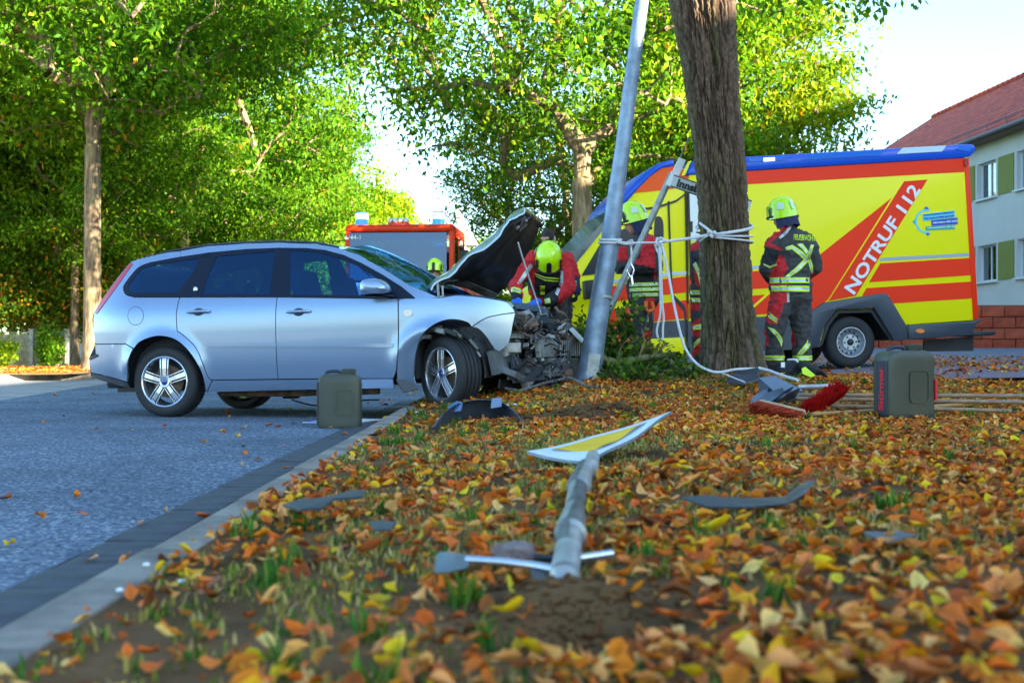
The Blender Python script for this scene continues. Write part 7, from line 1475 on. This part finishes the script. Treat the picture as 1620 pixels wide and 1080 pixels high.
b = MB(); b.prism([P(809, 657, 7.7), P(822, 660, 7.7), P(836, 672, 7.68), P(843, 693, 7.62), P(832, 684, 7.62), P(812, 672, 7.66), P(818, 668, 7.66)], (0, .012, .004)); b.build('bracket_end', mat('grey_blue_plastic', (.14, .18, .25), .45), e, world=W, bevel=.004)
# plastic shards
def shard(pts, D, m, label, th=.006, name='plastic_shard', wob=.01):
    g = random.Random(int(pts[0][0])); V = [P(x, y_, D if len(pts[0]) < 3 else D) + Vector((0, (HY - y_) * 0, g.uniform(0, wob))) for x, y_ in pts]; V = []
    for x, y_ in pts:
        d_ = (CZ - .165 - .02) * FPX / (y_ - HY); p = P(x, y_, d_); V.append(p + Vector((0, 0, g.uniform(0, wob))))
    b = MB(); b.prism(V, (0, 0, th)); o = b.build(name, m, bevel=.001); return tag(o, label, 'plastic shard')
shard([(447, 806), (470, 794), (520, 790), (558, 782), (580, 782), (574, 789), (530, 797), (510, 806), (475, 812)], 0, M_bump, 'long dark plastic shard lying near the kerb at the left of the verge'); shard([(585, 832), (610, 828), (628, 834), (618, 842), (590, 842)], 0, M_bump, 'small dark plastic shard right of the long shard near the kerb')
shard([(1075, 790), (1110, 796), (1180, 799), (1240, 790), (1275, 764), (1290, 762), (1276, 785), (1245, 806), (1190, 812), (1120, 806)], 0, M_bump, 'long black rubber shard lying in the leaves right of the fallen sign', .005, wob=.02)
shard([(1366, 850), (1420, 843), (1450, 850), (1400, 862)], 0, M_dirtyp, 'pale grey plastic shard lying in the leaves at the lower right'); shard([(1120, 640), (1160, 633), (1166, 640), (1130, 648)], 0, M_blk, 'small black shard on the soil left of the tool box')
for i, (px, py) in enumerate([(288, 918), (190, 932), (232, 892)]):
    d_ = (CZ - .13) * FPX / (py - HY); rock('white_pebble', P(px, py, d_), (.008, .006, .004), M_white, ['white crumb on the verge edge, rightmost of three', 'white crumb on the kerb, leftmost of three', 'white crumb on the kerb, middle one of three'][i], 'pebble', i)
for i, (px, py, s_) in enumerate([(777, 640, .04), (790, 632, .05), (803, 634, .03), (815, 640, .04), (1086, 640, .03), (660, 640, .03)]):
    b = MB(); b.box((0, 0, 0), (s_, s_ * .5, .012), Matrix.Rotation(i * .7, 3, 'Z') @ Matrix.Rotation(.4, 3, 'X')); o = b.build('lens_fragment', [M_white, M_alloy][i % 2], bevel=.002); p = P(px, py, 9.0); o.location = (p.x, 9.0, gz(p.x, 9.0) + .02); tag(o, 'small pale broken lamp fragment on the ground in front of the wreck', 'fragment', 'broken lamp fragments')
# things under and behind the car
e = empty('work_lamp', P(461, 630, 11.9), 'red and black work lamp standing on the road seen under the silver car', 'lamp'); b = MB(); b.box((0, 0, .04), (.155, .12, .08)); b.build('base', M_blk, e, bevel=.01); b = MB(); b.box((0, 0, .115), (.145, .11, .07)); b.build('housing', M_canr, e, bevel=.01); e['label'] = 'red and black work lamp standing on the road seen under the silver car'
b = MB(); b.tube(curve_tube([P(462, 632, 11.7), P(490, 640, 11.2), P(520, 641, 11.1), P(560, 634, 11.6), P(600, 632, 11.8)], .008)[0], .008, 6); tag(b.build('black_cable', M_blk, smooth=True), 'black cable lying on the road under the silver car', 'cable')
b = MB(); V = [Vector((x, y_, .006)) for x, y_ in ((-1.72, 9.85), (-1.32, 9.7), (-1.1, 10.3), (-1.5, 10.45))]; b.prism(V, (0, 0, .004)); o = b.build('paper_sheet', M_white); tag(o, 'white paper sheet lying on the road right of the left canister', 'paper'); b = MB(); b.prism([Vector((x, y_, .011)) for x, y_ in ((-1.69, 9.87), (-1.34, 9.74), (-1.31, 9.80), (-1.66, 9.94))], (0, 0, .002)); b.build('blue_edge', M_blueglove, o)
shard([(388, 754), (408, 748), (425, 750), (410, 757), (392, 760)], 0, M_bump, 'small dark shard lying on the gutter pavers'); COL.objects[-1].location.z -= .15
# bushes between the lamp post and the trunk, branch on the ground
GBu = np.array([(.035, .10, .015), (.06, .16, .02), (.12, .24, .025), (.24, .30, .05)])
shrub('rose_bush', Vector((P(973, 590, 11.75).x, 11.75, .26)), 'leafy green bush with orange berries growing between the lamp post and the street sign pole', 620, (.20, .2, .68), .085, GBu, 71)
rb = COL.objects['rose_bush']; g = random.Random(5); b = MB()
for k in range(34): b.ell((g.uniform(-.16, .16), g.uniform(-.2, .1), g.uniform(.35, .72)), (.013, .013, .015), n=8, m=6)
o = b.build('berries', mat('orange_berry', (.85, .13, .02), .35), rb, smooth=True); tag(o, kind='stuff')
shrub('ground_plant', Vector((P(925, 600, 12.0).x, 11.6, .26)), 'leafy weeds behind the wrecked car front left of the lamp post', 700, (.30, .25, .62), .08, GBu, 72, 'plant')
for i, (px, D, lab, r_, n_) in enumerate([(975, 10.9, 'low green weeds at the foot of the lamp post', (.22, .2, .18), 190), (1015, 11.4, 'low green weeds under the hanging rope loop', (.30, .2, .22), 230), (1060, 11.7, 'weeds in front of the yellow ambulance step', (.26, .2, .26), 210), (1092, 11.3, 'low weeds at the left foot of the big trunk', (.22, .15, .12), 140), (1030, 12.1, 'dry tall weeds behind the fallen branch', (.30, .2, .42), 240), (1000, 12.0, 'leafy weeds at the boots of the firefighter beside the lamp post', (.22, .2, .30), 220)]):
    x = P(px, 0, D).x; shrub('ground_plant', Vector((x, D, gz(x, D) - .01)), lab, n_, r_, .065, GBu if i != 4 else np.array([(.25, .22, .08), (.14, .2, .04), (.3, .3, .1)]), 80 + i, 'plant', stems=5)
e = empty('fallen_branch', P(1000, 566, 11.6), 'mossy fallen branch lying between the lamp post and the big trunk', 'branch'); W = Matrix.Translation(e.location); b = MB(); b.tube(curve_tube([P(948, 563, 11.4), P(975, 573, 11.5), P(1005, 568, 11.6), P(1040, 563, 11.7), P(1070, 560, 11.8)], [.035, .04, .034, .026, .015])[0], [.035] * 8 + [.033] * 8 + [.026] * 9, 12); b.build('bough', mat('mossy_bark', (.12, .13, .05), .9, var=.4, vscale=12), e, world=W, smooth=True)
for k, q in enumerate([[(975, 572), (985, 545), (1000, 530)], [(1010, 567), (1020, 540), (1015, 520)], [(1030, 565), (1050, 548), (1066, 545)]]): b = MB(); b.tube([P(x, y_, 11.55) for x, y_ in q], [.010, .007, .003], 5); b.build('twig', M_bark, e, world=W)
